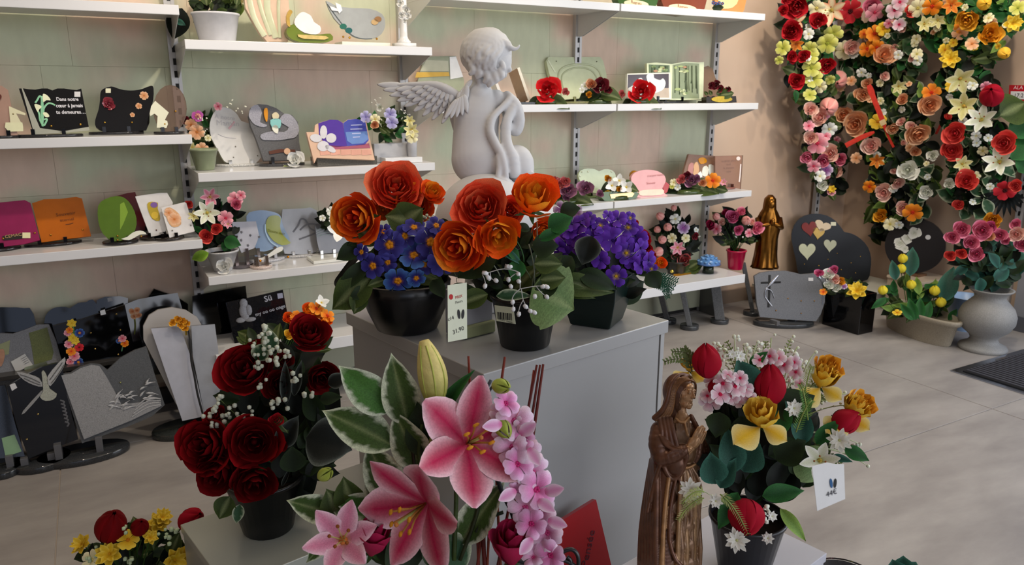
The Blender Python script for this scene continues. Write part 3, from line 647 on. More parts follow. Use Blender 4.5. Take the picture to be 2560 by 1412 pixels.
dec(t, pl, rect(264, 221, 277, 232), 'dcdcc0', .003, name='price_sticker')
for x, y, d in ((272, 260, 30), (360, 239, 22), (347, 265, 16), (331, 287, 12)): flo(t, pl, ROSE['wine'] if d > 25 else PAN['peach'], x, y, d, .004, sz=.3)
stud(t, pl, [(262, 306), (330, 306)])
t, pl = plaque('memorial_plaque', 'round clear glass plaque with a cream folded card in front', ell(425, 272, 42, 60), zB, 'b0988a', 'glass', .014, tilt=10, gap=.006)
dec(t, pl, [(388, 252), (422, 281), (412, 300), (418, 302), (420, 310), (416, 320), (392, 319), (394, 290), (386, 284), (376, 290), (374, 284), (378, 265)], 'dcdcc4', .004, name='card'); stud(t, pl, [(439, 278), (412, 310)])
# --- left bay, lower shelf
t, pl = plaque('memorial_plaque', 'magenta glass plaque with a black name tag, at the left edge', [(-60, 512), (20, 504), (62, 500), (76, 507), (100, 600), (60, 610), (-30, 622)], zC, '8c2050', 'gloss', .014, tilt=20, stand='1c1a1c')
dec(t, pl, [(6, 590), (54, 583), (58, 596), (8, 601)], '201812', .003, name='name_tag'); text(t, 'lettering', 'CEMAC', pl, 34, 592, 8, hx('b89868'), .005, rot=6)
dec(t, pl, rect(56, 581, 76, 595), 'dcd8a8', .004, name='price_sticker'); stud(t, pl, [(8, 596), (87, 582)])
t, pl = plaque('memorial_plaque', 'orange glass open book plaque with dark engraved writing', [(80, 508), (110, 498), (150, 497), (190, 492), (205, 496), (228, 590), (160, 598), (104, 606)], zC, 'b8600c', 'gloss', .014, tilt=20, stand='1c1a1c')
text(t, 'lettering', 'Souvenir', pl, 165, 538, 9, hx('6a3408'), .002, rot=4); text(t, 'lettering', 'éternel', pl, 168, 552, 8, hx('6a3408'), .002, rot=4); stroke(g := G(), pl, [(164, 561), (174, 560), (183, 557)], 2, hx('6a3408')); part('flourish', g, 'matte', t)
stud(t, pl, [(127, 587), (207, 574)])
t, pl = plaque('memorial_plaque', 'green oval glass plaque with a white porcelain ribbon', [(245, 515), (262, 498), (290, 490), (312, 495), (330, 515), (341, 545), (338, 575), (318, 596), (285, 603), (258, 585), (246, 555)], zC, '4e6a1c', 'gloss', .014, tilt=18, sm=2, stand='1c1a1c')
dec(t, pl, [(303, 597), (318, 592), (332, 581), (350, 576), (362, 580), (365, 585), (350, 586), (336, 594), (322, 600)], 'd8d8c8', .012, .006, 'gloss', 'ribbon', 2); stud(t, pl, [(294, 590), (294, 600), (353, 590)])
dec(t, pl, [(300, 510), (310, 505), (320, 530), (308, 560), (300, 575)], '7a9a34', .001, kind='gloss')
t, pl = plaque('memorial_plaque', 'wine red glass plaque half hidden behind the green oval plaque', [(284, 492), (320, 482), (338, 480), (372, 585), (330, 592)], zC, '702028', 'gloss', .012, Y=3.42, tilt=16, stand='1c1a1c')
t, pl = plaque('memorial_plaque', 'white ceramic plaque with a purple and yellow iris picture', [(338, 491), (362, 487), (400, 482), (418, 482), (432, 506), (428, 545), (410, 585), (376, 592)], zC, 'd4d2d0', 'gloss', .016, tilt=16, stand='2a2420')
dec(t, pl, [(368, 510), (378, 504), (395, 507), (394, 520), (400, 540), (398, 552), (382, 548), (372, 530)], 'b8a030', .002, kind='gloss', sm=2); dec(t, pl, ell(385, 512, 9, 7), '7a5a9a', .003, kind='gloss'); dec(t, pl, ell(387, 538, 9, 9), 'd8b83c', .0032, kind='gloss'); stud(t, pl, [(391, 575)], '6a4438', .003)
t, pl = plaque('memorial_plaque', 'white ceramic plaque with a peach flower picture beside the lily bouquet', [(403, 519), (462, 505), (466, 508), (487, 578), (424, 594)], zC, 'dcdad8', 'gloss', .016, tilt=16, stand='2a2420', Y=3.19)
dec(t, pl, [(412, 524), (425, 518), (448, 535), (453, 560), (436, 568), (424, 560), (415, 540)], 'd8a878', .002, kind='gloss', sm=2); flo(t, pl, PAN['peach'], 436, 548, 34, .003, sz=.2); flo(t, pl, PAN['peach'], 422, 532, 24, .003, sz=.2); stud(t, pl, [(431, 576), (477, 563)], '8a8478', .003)
# --- bay two, top shelf
zA, zB, zC = Z2
t = thing('potted_greenery', 'white pot of dark trailing greenery with cream flowers at the photo top', 'plant', (onY(540, 100, 3.3).x, 3.33, zA))
_, PB = pot_at(t, 0, 0, zA, .088, .068, .115, 'd2d2d6', 'gloss', XY=(onY(545, 100, 3.32).x, 3.33))
r_ = random.Random(3); filler(t, [LEAF['dark'], LEAF['darker'], LEAF['olive']], 60, 540, 15, 62, 42, 3.0, .05, 36, r_); fl(t, 'blossom', STAR['cream'], 495, 12, 3.1, 34); fl(t, 'blossom', STAR['cream'], 560, 6, 3.1, 30); fl(t, 'blossom', STAR['cream'], 600, 2, 3.1, 26)
lf(t, LEAF['lime'], 446, 46, 402, 32, 2.98, wide=.8); lf(t, LEAF['teal'], 440, 50, 462, 62, 2.98); lf(t, LEAF['lime'], 492, 44, 525, 58, 2.95); lf(t, LEAF['darker'], 455, 20, 432, 100, 2.98, 3.0, 1.2); lf(t, LEAF['light'], 608, 10, 592, 45, 3.1)
t, pl = plaque('memorial_plaque', 'tall fluted frosted glass plaque shaped like folded wings', [(606, -40), (614, 20), (630, 50), (648, 80), (668, 104), (720, 104), (725, 40), (718, -40)], zA, 'd8bca4', 'gloss', .03, Y=3.3, tilt=6, base=False)
for P_, w in (([(618, -30), (634, 40), (662, 90)], 14), ([(640, -30), (655, 30), (676, 88)], 10), ([(672, -30), (668, 20), (690, 95)], 16), ([(700, -30), (696, 20), (700, 95)], 8)): stroke(g := G(), pl, P_, w, hx('ccd0b0'), .001, .008); part('fluting', g, 'gloss', t)
t = thing('swan_ornament', 'white porcelain swan on a gilt green leaf base', 'ornament', (onY(775, 100, 3.25).x, 3.25, zA)); pl = Pl(onY(770, 104, 3.24), 0, 4)
part('swan_body', slab(G(), pl, [(742, 40), (755, 30), (765, 32), (778, 40), (785, 55), (800, 65), (802, 78), (790, 86), (762, 82), (742, 68), (736, 55)], .035, hx('e8e8e6'), 0, 2), 'gloss', t, bevel=.008); part('leaf_base', slab(G(), pl, [(718, 72), (735, 60), (760, 84), (800, 86), (826, 84), (832, 100), (800, 107), (745, 104), (720, 90)], .05, hx('6a7a20'), -.002, 2), 'gloss', t, bevel=.006)
part('name_tag', slab(G(), pl, [(744, 86), (760, 87), (815, 90), (822, 95), (812, 99), (760, 97), (746, 92)], .004, hx('d8b870'), .006), 'gold', t, smooth=False); part('gilt_rim', slab(G(), pl, [(716, 40), (724, 24), (732, 30), (724, 44), (726, 66), (718, 62)], .012, hx('c8a050'), .004, 2), 'gold', t)
t = thing('porcelain_flower_spray', 'peach and gold porcelain flower spray behind the swan', 'ornament', (onY(790, 100, 3.4).x, 3.4, zA))
for x, y, c in ((735, 18, 'peach'), (770, 12, 'blush'), (790, 18, 'peach'), (760, -4, 'white'), (800, 0, 'peach')): fl(t, 'blossom', ROSE[c], x, y, 3.42, 34)
r_ = random.Random(5); filler(t, [LEAF['dark'], LEAF['olive']], 26, 815, 45, 30, 48, 3.45, .08, 34, r_)
t, pl = plaque('memorial_plaque', 'oval blue-grey glass plaque with small birds, on a white block', [(815, 2), (840, 15), (880, 20), (925, 22), (955, 35), (963, 55), (960, 75), (945, 92), (915, 97), (885, 92), (860, 70), (835, 45)], zA, 'a4a8a8', 'gloss', .012, Y=3.27, tilt=10, sm=2, base=False)
part('block', box(G(), tuple(Vector((onY(852, 112, 3.24).x, 3.22, zA+.0005))), tuple(Vector((onY(972, 112, 3.24).x, 3.33, zA+.018))), hx('dcdccc')), 'gloss', t, smooth=False, bevel=.001)
for x, y, c in ((858, 66, '2e6a5c'), (872, 76, '2a6060'), (937, 55, 'c8a878'), (945, 48, 'a07850')): dec(t, pl, ell(x, y, 9, 7), c, .003, kind='gloss')
stroke(g := G(), pl, [(818, 10), (836, 35), (860, 66), (880, 88), (905, 97), (930, 97)], 2.5, hx('50585c')); part('edge_line', g, 'gloss', t); stud(t, pl, [(874, 94), (942, 97), (858, 92)], 'c89030', .005)
for P_ in ([(824, 15), (845, 22), (845, 28), (830, 26)], [(838, 6), (852, 12), (856, 26), (848, 34), (842, 20)]): dec(t, pl, P_, 'f0f0ee', .006, .004, 'gloss', 'dove')
t = thing('candle_column', 'white ceramic column with a twined flower garland on a square foot', 'ornament', (onY(1012, 100, 3.2).x, 3.2, zA)); Q = Vector((onY(1010, 100, 3.2).x, 3.2, zA)); g = G(); c = hx('e6e6e4')
box(g, (Q.x-.042, 3.165, zA+.0005), (Q.x+.042, 3.235, zA+.017), c); lathe(g, [(.028, .017), (.03, .024), (.02, .034), (.016, .045), (.014, .12), (.02, .128), (.022, .14), (.016, .15), (.016, .26)], c, 20, Matrix.Translation(Q)); part('column', g, 'gloss', t)
for x, y, d in ((1016, 25, 24), (1004, 38, 18), (1020, 40, 16), (1000, 8, 18), (1012, 52, 12)): fl(t, 'blossom', ROSE['whitegloss'], x, y, 2.98+0*d, d)
# --- bay two, middle shelf
t = thing('potted_bouquet', 'peach and pink bouquet in a frosted olive pot beside the white heart', 'bouquet', (onZ(520, 420, zB).x, 3.3, zB))
_, PB = pot_at(t, 0, 0, zB, .052, .036, .085, '8a9474', 'gloss', XY=(onY(512, 410, 3.28).x, 3.28))
r_ = random.Random(8); filler(t, [LEAF['dark'], LEAF['olive'], LEAF['green']], 46, 505, 320, 45, 45, 3.2, .1, 36, r_)
for x, y, d, m in ((478, 312, 32, PAN['peach']), (492, 330, 40, PAN['peach']), (505, 372, 34, PAN['peach']), (480, 368, 26, STAR['cream']), (545, 266, 22, PAN['pink']), (495, 290, 24, TUL['pinkbud']), (462, 300, 20, ROSE['wine']), (520, 345, 18, PAN['cream'])): fl(t, 'blossom', m, x, y, 3.08, d)
fl(t, 'bud', pansy_mesh('bud', hx('b848a0'), hx('d070b8'), hx('a03890'), n=3), 494, 290, 3.05, 30)
g = G(); puffs(g, [atd(x, y, 3.05) for x, y in ((506, 300), (516, 296), (512, 322), (513, 333), (499, 298), (583, 248), (577, 260), (592, 275), (606, 282), (568, 267), (616, 268))], .0035, hx('f0f0dc'), r_, 2); part('gypsophila', g, 'petal', t, stuff=True)
t, pl = plaque('memorial_plaque', 'white ceramic heart plaque engraved with grey roses', [(524, 320), (528, 295), (540, 275), (558, 268), (578, 273), (594, 287), (603, 302), (622, 308), (638, 322), (650, 340), (658, 362), (656, 385), (646, 402), (630, 412), (605, 413), (575, 408), (560, 402), (545, 375), (530, 348)], zB, 'dcdcda', 'gloss', .02, tilt=14, sm=2, side='c8ccb0', stand='d0d0cc', gap=.004)
text(t, 'lettering', 'A notre', pl, 562, 298, 11, hx('c0c0c4'), .002, rot=-8); text(t, 'lettering', 'Maman', pl, 570, 314, 14, hx('c0c0c4'), .002, rot=-4); stroke(g := G(), pl, [(545, 335), (565, 343), (590, 345)], 2, hx('c4c4c8')); stroke(g, pl, [(572, 322), (582, 310), (586, 304)], 5, hx('e0b8c0')); part('motif', g, 'matte', t)
stud(t, pl, [(589, 366), (650, 362), (584, 393), (644, 389)], '9a9488', .003)
t, pl = plaque('memorial_plaque', 'grey cloud-shaped plaque with a small angel figurine and leather band', [(622, 290), (628, 268), (645, 260), (668, 262), (690, 270), (712, 285), (730, 287), (745, 305), (747, 330), (748, 355), (756, 400), (660, 402), (640, 345), (627, 315)], zB, '5c5c5e', 'stone', .03, tilt=10, Y=3.30, sm=1, stand='48484a')
dec(t, pl, [(622, 288), (628, 268), (645, 262), (655, 282), (650, 305), (668, 312), (660, 318), (638, 312), (627, 300)], '9a9aa4', .004, .01, 'stone', 'cloud', 2); dec(t, pl, [(700, 296), (712, 284), (728, 288), (742, 305), (748, 325), (740, 342), (725, 346), (700, 350), (670, 350), (655, 348), (652, 336), (680, 328), (710, 330), (722, 318), (705, 308)], '9a9aa4', .005, .012, 'stone', 'cloud', 2)
for P_, c in (([(661, 272), (668, 270), (670, 285), (668, 304), (664, 300), (660, 285)], 'd89020'), ([(676, 300), (690, 296), (702, 300), (700, 320), (680, 318)], '88c4c0'), ([(680, 318), (688, 312), (696, 318), (694, 334), (684, 328)], 'e8e8d8'), ([(680, 286), (690, 280), (698, 288), (694, 298), (684, 298)], 'd8cca8')): dec(t, pl, P_, c, .010, .006, 'gloss', 'angel_figurine', 2)
dec(t, pl, [(672, 378), (700, 372), (738, 374), (738, 380), (702, 381), (674, 386)], '5a3020', .004, .002, 'matte', 'leather_band'); dec(t, pl, ell(718, 378, 8, 8, 12), 'e0b898', .007, .002, 'paper', 'price_sticker')
Q = onZ(740, 418, zB+.002); t2 = thing('porcelain_rose', 'white porcelain rose lying in front of the cloud plaque', 'ornament', (Q.x, Q.y+.01, zB)); inst('bloom', ROSE['whitegloss'], placeM(Vector((Q.x, max(3.2, Q.y), zB+.026)), (-.3, -.9, .5), .075, .3, 1.2), t2); inst('leaf', LEAF['pale'], frame((0, -.2, 1), (Q.x-.05, 3.21, zB+.006), .2, .05), t2)
t, pl = plaque('photo_book_plaque', 'open book plaque printed with a purple dusk sky and white orchids', [(766, 330), (786, 330), (788, 312), (800, 306), (825, 299), (845, 300), (858, 307), (870, 298), (890, 297), (915, 302), (937, 400), (792, 394), (786, 408)], zB, 'd8b49a', 'gloss', .02, tilt=14, gap=.03, base=False)
for P_, c in (([(796, 308), (825, 299), (845, 300), (857, 307), (862, 340), (868, 365), (840, 368), (815, 362), (798, 340)], '54389a'), ([(858, 308), (870, 299), (890, 297), (913, 302), (922, 350), (912, 362), (868, 365), (862, 340)], '4a52ac'), ([(864, 330), (918, 328), (921, 348), (908, 358), (880, 360), (868, 352)], '6c8cc8'), ([(806, 362), (868, 366), (922, 358), (926, 370), (810, 374)], 'a85a70')): dec(t, pl, P_, c, .0015 if c != '6c8cc8' else .0025, .0012, 'gloss', 'printed_page')
for k in range(5): x = 800+k*26; dec(t, pl, [(x, 374), (x+24, 373), (x+25, 386), (x+1, 388)], 'dca490', .002, .0015, 'gloss', 'brick_print')
for i, (y, w) in enumerate(((313, 30), (323, 32), (334, 24), (343, 20))): stroke(g := G(), pl, [(890-w/2+2, y), (890+w/2, y-1)], 2.4, hx('b4bce4'), .003, .0004, 0); part('text_line', g, 'paper', t)
for x, y, w, h, a in ((809, 330, 18, 34, 0), (790, 345, 30, 20, 10), (828, 345, 26, 24, 0), (808, 365, 30, 26, 0), (826, 372, 30, 14, 30)): dec(t, pl, ell(x, y, w/2, h/2, 14, a), 'd4d2d6', .0035, .0012, 'gloss', 'printed_orchid')
a0 = onZ(790, 416, zB); part('stand_base', box(G(), (a0.x+.0, 3.19, zB+.0005), (onY(942, 410, 3.2).x, 3.30, zB+.036), hx('5a5852')), 'polish', t, smooth=False, bevel=.003)
t = thing('flower_planter', 'long white planter with lilac and cream flowers and a raised vase block', 'bouquet', (onY(990, 400, 3.28).x, 3.3, zB)); a0, a1 = onY(925, 360, 3.3), onY(1045, 360, 3.3)
part('planter', box(G(), (a0.x, 3.25, zB+.0005), (a1.x-.04, 3.36, zB+.085), hx('b8b8ba')), 'gloss', t, smooth=False, bevel=.004)
part('foot_block', box(G(), (onY(960, 400, 3.2).x, 3.18, zB+.0005), (onY(1052, 400, 3.2).x, 3.24, zB+.025), hx('dcdcdc')), 'gloss', t, smooth=False, bevel=.002)
g = G(); lathe(g, [(.02, .0255), (.022, .09), (.026, .10)], hx('c8c8cc'), 16, Matrix.Translation((onY(1032, 380, 3.21).x, 3.215, zB))); part('vase', g, 'gloss', t)
r_ = random.Random(9); filler(t, [LEAF['dark'], LEAF['olive'], LEAF['green']], 44, 960, 310, 62, 38, 3.35, .1, 32, r_)
for x, y, d, m in ((915, 292, 32, PAN['lilac']), (938, 298, 28, PAN['cream']), (976, 285, 34, PAN['lilac']), (980, 306, 34, PAN['lilac']), (950, 268, 18, ROSE['white']), (1024, 302, 30, STAR['cream']), (1028, 325, 40, STAR['cream']), (1030, 342, 34, PAN['cream']), (936, 312, 20, ROSE['peach'])): fl(t, 'blossom', m, x, y, 3.2, d)
g = G(); puffs(g, [atd(x, y, 3.2) for x, y in ((938, 250), (950, 244), (942, 260), (932, 258), (1005, 275), (1015, 278), (1010, 284), (1020, 286), (1004, 296), (962, 289), (955, 298), (1012, 292))], .003, hx('f0f0e4'), r_, 2); part('gypsophila', g, 'petal', t, stuff=True)
# --- bay two, lower shelf
t = thing('potted_bouquet', 'lily and pink rose bouquet in a round white bowl at the second bay left end', 'bouquet', (onZ(550, 660, zC).x, 3.25, zC))
Q = onZ(552, 668, zC); _, PB = pot_at(t, 0, 0, zC, .064, .036, .088, 'bcbcbc', 'gloss', XY=(Q.x, 3.24))
r_ = random.Random(12); filler(t, [LEAF['dark'], LEAF['darker'], LEAF['green'], LEAF['darker']], 70, 545, 565, 62, 62, 3.12, .1, 40, r_); lf(t, LEAF['lime'], 522, 632, 475, 650, 3.0); lf(t, LEAF['green'], 560, 600, 600, 612, 3.0, wide=1.6)
for x, y, d, m in ((518, 532, 66, STAR['white']), (525, 492, 48, STAR['pink']), (588, 498, 40, PAN['pink']), (602, 488, 26, PAN['pink']), (590, 512, 26, ROSE['pink']), (564, 545, 40, PAN['pink']), (540, 572, 28, ROSE['coral']), (516, 590, 34, ROSE['coral']), (484, 540, 30, STAR['cream']), (472, 510, 20, ROSE['coral']), (570, 560, 24, STAR['pink'])): fl(t, 'blossom', m, x, y, 3.0, d)
inst('porcelain_bloom', ROSE['whitegloss'], placeM(Vector((onY(560, 660, 3.19).x, 3.185, zC+.026)), (-.3, -.9, .4), .07, .5, 1.1), t)
t, pl = plaque('memorial_plaque', 'frosted glass plaque with small grey stars, stepped outline', [(580, 555), (640, 553), (648, 590), (636, 620), (604, 632), (596, 615), (592, 595), (584, 580)], zC, 'b4b6c0', 'gloss', .012, tilt=8, Y=3.25, gap=.02, stand='b8b0b8', skind='glass', side='8aa4d8')
for x, y in ((604, 580), (626, 588), (603, 600), (620, 613), (648, 592)): dec(t, pl, [(x+4*math.cos(q*.628)*(1 if q % 2 == 0 else .45), y+4*math.sin(q*.628)*(1 if q % 2 == 0 else .45)) for q in range(10)], '5a5a60', .002, name='star')
t, pl = plaque('memorial_plaque', 'clear bluish glass plaque with a yellow-green crescent moon', [(616, 540), (644, 526), (676, 528), (700, 538), (708, 565), (724, 598), (714, 612), (684, 622), (650, 628), (628, 600)], zC, '98b0cc', 'gloss', .012, tilt=10, sm=3, Y=3.33, gap=.02, stand='c0c0c4')
dec(t, pl, [(672, 542), (690, 538), (702, 545), (700, 565), (706, 585), (722, 602), (726, 608), (706, 613), (684, 602), (668, 580), (665, 558)], 'aab04c', .004, .003, 'gloss', 'crescent_moon', 2); stroke(g := G(), pl, [(663, 560), (664, 580), (676, 604), (694, 616)], 3, hx('c4e0f0'), .006); part('glass_rim', g, 'gloss', t)
text(t, 'lettering', 'Douce nuit', pl, 690, 583, 7, hx('6a7020'), .009, rot=-18); stud(t, pl, [(675, 602), (694, 615)], 'e8e8f0', .004, 'chrome')
t, pl = plaque('memorial_plaque', 'pale grey open book glass plaque with a seated figure picture', [(706, 523), (730, 522), (760, 521), (775, 518), (792, 526), (796, 560), (804, 600), (790, 630), (760, 636), (712, 634), (700, 600)], zC, 'b4b4b6', 'gloss', .014, tilt=12, Y=3.36, gap=.02, stand='c8c8c8')
for P_ in ([(733, 580), (746, 562), (752, 548), (764, 550), (775, 570), (790, 580), (770, 590), (748, 598)], [(750, 575), (770, 560), (800, 562)], ): stroke(g := G(), pl, P_, 4, hx('8a8c92'), .002); part('engraving', g, 'matte', t)
t, pl = plaque('memorial_plaque', 'grey smoked glass plaque with an engraved disc and a white starry flower', [(788, 560), (820, 553), (850, 560), (872, 580), (870, 620), (840, 631), (800, 634), (792, 600)], zC, '707074', 'gloss', .012, tilt=10, Y=3.30, gap=.02, stand='d4d4d0', skind='gloss')
for k in range(4): stroke(g := G(), pl, [(792, 575+k*6), (806, 569+k*6), (826, 568+k*6)], 2, hx('a8b8b8'), .002); part('engraving', g, 'matte', t)
fl(t, 'blossom', STAR['whitegloss'], 848, 575, 2.95, 60)
t = thing('white_flower_spray', 'white blossoms with dark leaves behind the grey smoked glass plaque', 'bouquet', (onY(835, 600, 3.44).x, 3.44, zC)); g = G(); lathe(g, [(.03, .0005), (.035, .08)], hx('c0c0c0'), 16, Matrix.Translation((onY(835, 600, 3.42).x, 3.42, zC))); part('pot', g, 'gloss', t)
r_ = random.Random(14); filler(t, [LEAF['dark'], LEAF['darker']], 24, 835, 545, 34, 30, 3.3, .08, 34, r_)
for x, y, d in ((828, 528, 26), (832, 548, 22), (806, 545, 18)): fl(t, 'blossom', PAN['white'], x, y, 3.2, d)
t, pl = plaque('ribbon_plaque', 'white porcelain ribbon banner on small brass studs, before the moon plaque', [(642, 646), (656, 644), (676, 632), (692, 620), (706, 616), (706, 626), (690, 634), (668, 646), (652, 650)], zC, 'e0e0d8', 'gloss', .008, tilt=6, Y=3.2, gap=.014, sm=2, stand='c4b4ac', bev=.002)
stud(t, pl, [(651, 652), (720, 642)], 'd08828', .006)
Q = onZ(832, 660, zC); t = thing('white_block', 'flat white ceramic block on the lower shelf near the blue primroses', 'ornament', (Q.x, 3.23, zC)); part('block', box(G(), (Q.x-.075, 3.17, zC+.0005), (Q.x+.09, 3.29, zC+.014), hx('dcdcd4')), 'gloss', t, smooth=False, bevel=.003)
# ------------------------------------------------------------------ granite stones of the left bay (floor and base shelf)
def stone(label, pts, zs, Y, col='0c0c0e', kind='polish', th=.025, yaw=0., tilt=12., sm=0, side=None, base=True, cat='memorial stone', pn='slab', bw=1., yb=None, name='memorial_stone'):
    b = max(p[1] for p in pts); xb = [p[0] for p in pts if p[1] > b-45]; xm = sum(xb)/len(xb); o = onY(xm, b, Y)
    t = thing(name, label, cat, (o.x, Y+.03, zs)); pl = Pl(o, yaw, tilt)
    part(pn, slab(G(), pl, pts, th, hx(col), 0, sm, hx(side) if side else None), kind, t, smooth=False, bevel=.003)
    if base and zs < .1:
        w = (max(p[0] for p in pts)-min(p[0] for p in pts))*dep(o)/FPX*.5*bw; g = G()
        lathe(g, [(.98, 0), (1, .006), (1, .02), (.97, .026)], hx('2e3032'), 36, Matrix.Translation((o.x, Y+.03, zs+.0005)) @ Matrix.Rotation(math.radians(yaw), 4, 'Z') @ Matrix.Diagonal((w*1.0, .085, 1, 1))); part('base', g, 'polish', t)
        for s in (-.5, .35): part('bracket', box(G(), (o.x+s*w-.012, Y-.012, zs+.02), (o.x+s*w+.012, Y+.045, max(o.z, zs+.03)+.016), hx('5a5a5c')), 'lacquer', t, smooth=False, bevel=.001)
    return t, pl
ZS = .312
t, pl = stone('black rounded stone at the left edge reflecting the sky', [(-70, 790), (-20, 770), (20, 768), (60, 770), (84, 785), (92, 920), (-60, 940)], ZS, 3.42, tilt=14, sm=2)
t, pl = stone('grey hill-shaped open book stone with an olive picture panel', [(-50, 870), (0, 833), (32, 834), (62, 824), (95, 811), (122, 811), (140, 850), (168, 950), (165, 1010), (-30, 1030)], ZS, 3.31, '77787a', 'stone', sm=1, tilt=10)
dec(t, pl, [(72, 832), (118, 818), (134, 880), (130, 898), (86, 912), (80, 872)], '60663a', .001, kind='stone', name='picture_panel'); dec(t, pl, [(0, 860), (25, 850), (22, 885), (0, 890)], '8a8c58', .001, kind='gloss'); dec(t, pl, [(-8, 880), (8, 872), (12, 890), (4, 915), (-8, 912)], 'a87858', .004, .004, 'gold', 'bronze_rose', 2)
dec(t, pl, [(27, 904), (62, 884), (82, 912), (40, 930)], 'b8b8b4', .006, .002, 'paper', 'card'); dec(t, pl, [(62, 918), (115, 903), (120, 912), (82, 930), (60, 928)], 'b0b088', .008, .003, 'gold', 'name_tag')
for y in range(4): stroke(g := G(), pl, [(52+y*3, 898+y*4), (66+y*2.5, 890+y*4.5)], 1, hx('6a6a6a'), .008, .0004, 0); part('text_line', g, 'matte', t)
t, pl = stone('black double-arched stone reflecting pale sky above the flower stone', [(110, 810), (120, 780), (140, 768), (165, 767), (175, 770), (195, 757), (215, 755), (232, 748), (246, 780), (252, 880), (122, 890)], ZS, 3.42, tilt=14, sm=2)
t, pl = stone('large black stone with a column of bright painted flowers', [(131, 815), (200, 800), (265, 778), (312, 762), (338, 880), (330, 985), (182, 1010), (172, 950)], ZS, 3.305, '08080a', side='6a6c6e', tilt=5)
for x, y, d, m in ((179, 808, 24, STAR['yellow']), (174, 825, 18, PAN['orange']), (169, 832, 18, PAN['pink']), (199, 832, 24, PAN['blue2']), (182, 845, 26, STAR['yellow']), (188, 852, 22, STAR['yellow']), (172, 860, 22, PAN['pink']), (198, 868, 22, PAN['red']), (178, 878, 24, PAN['orange']), (186, 890, 26, PAN['pink']), (176, 904, 20, PAN['pink']), (196, 905, 24, PAN['blue2']), (188, 912, 20, PAN['pink']), (306, 846, 20, PAN['pink']), (312, 858, 20, PAN['orange']), (297, 852, 14, PAN['blue2'])): flo(t, pl, m, x, y, d, .003, 'painted_flower', .12)
stroke(g := G(), pl, [(183, 812), (186, 850), (186, 890)], 2.5, hx('4a8a4a'), .001); stroke(g, pl, [(308, 862), (304, 878)], 3, hx('4a7a5a'), .001); part('painted_stem', g, 'matte', t)
dec(t, pl, [(250, 777), (262, 773), (265, 785), (252, 788)], 'd8d8d8', .002, name='price_sticker'); stud(t, pl, [(227, 832), (238, 872), (291, 785), (301, 825), (296, 886)], 'c8a860')
t, pl = stone('dark grey stone with a pale sticker behind the flower stone', [(236, 800), (242, 750), (262, 742), (300, 740), (320, 745), (318, 830), (246, 850)], ZS, 3.44, '18181a', tilt=12); dec(t, pl, [(268, 745), (280, 743), (282, 752), (270, 754)], '9a9a9c', .002, name='price_sticker')
t, pl = stone('black stone with a bronze flower stem and sky reflection', [(309, 762), (345, 748), (400, 738), (444, 732), (478, 850), (470, 930), (345, 940), (335, 875)], ZS, 3.37, '0a0a0c', side='4a4c50', tilt=13)
for x, y in ((330, 778), (342, 776), (336, 790), (346, 788)): flo(t, pl, ROSE['peach'], x, y, 15, .003, 'bronze_flower', .3)
stroke(g := G(), pl, [(336, 792), (338, 815), (336, 836)], 4, hx('5a5a28'), .001); part('bronze_stem', g, 'gold', t)
t, pl = stone('black pointed stone slab against the wall', [(355, 765), (385, 722), (442, 742), (470, 760), (470, 850), (360, 850)], ZS, 3.47, '060607', base=False, tilt=3)
t, pl = stone('black rectangular stone tucked under the second bay shelf', [(481, 740), (560, 724), (614, 714), (619, 760), (606, 846), (545, 862), (484, 870)], ZS, 3.42, '070708', tilt=14)
t, pl = stone('black stone with a grey kneeling cherub and white script', [(566, 756), (640, 740), (707, 724), (722, 800), (718, 858), (592, 880), (580, 830)], ZS, 3.26, '1c1c20', tilt=12)
g = G(); gc = hx('b0b0b4')
for x, y, rx, ry in ((609, 758, 10, 12), (608, 778, 10, 18), (622, 775, 8, 14), (602, 800, 12, 7), (626, 798, 14, 6), (613, 792, 10, 9)): ball(g, (0, 0, 0), 1, gc, 10, Matrix.Translation(pl.at(x, y, .004)) @ Matrix(((*pl.u, 0), (*pl.n, 0), (*pl.w, 0), (0, 0, 0, 1))).transposed() @ Matrix.Diagonal((rx*pl.ppm(x, y), .008, ry*pl.ppm(x, y), 1)))
part('kneeling_cherub', g, 'stone', t); text(t, 'lettering', 'Sü', pl, 672, 752, 15, hx('d0d0d4'), .002, rot=10, bold=.02); text(t, 'lettering', 'my oo oo onge', pl, 677, 779, 9, hx('c8c8cc'), .002, rot=10, bold=.02); dec(t, pl, [(693, 734), (706, 732), (708, 744), (695, 747)], 'c0c0d0', .002, name='price_sticker'); stud(t, pl, [(625, 848)], 'c8a070')
# front row on the floor
t, pl = stone('black stone with a sky blue reflection at the far left edge', [(-80, 985), (-20, 968), (12, 962), (38, 1060), (62, 1140), (-50, 1150)], 0, 3.10, '1a1c20', tilt=14, bw=.6); dec(t, pl, [(4, 1095), (36, 1086), (54, 1128), (14, 1142)], '7a9a6a', .002, .002, 'gloss', 'card')
t, pl = stone('black stone with a grey relief dove flying across it', [(17, 968), (60, 940), (110, 915), (154, 905), (162, 960), (180, 1040), (196, 1098), (130, 1122), (72, 1146), (44, 1070)], 0, 3.09, '070708', tilt=6, side='2e3030', bw=.75)
for P_, c in (([(42, 930), (72, 936), (98, 946), (106, 966), (84, 962), (60, 950)], '9a9a98'), ([(116, 950), (130, 925), (162, 893), (160, 915), (146, 938), (126, 965)], 'a4a4a2'), ([(104, 930), (112, 930), (120, 950), (124, 972), (142, 985), (134, 998), (114, 1002), (100, 992), (108, 972)], 'a0a294'), ([(102, 978), (106, 982), (62, 1032), (57, 1028)], '8c8c8a')): dec(t, pl, P_, c, .007, .007, 'stone', 'relief_dove', 2)
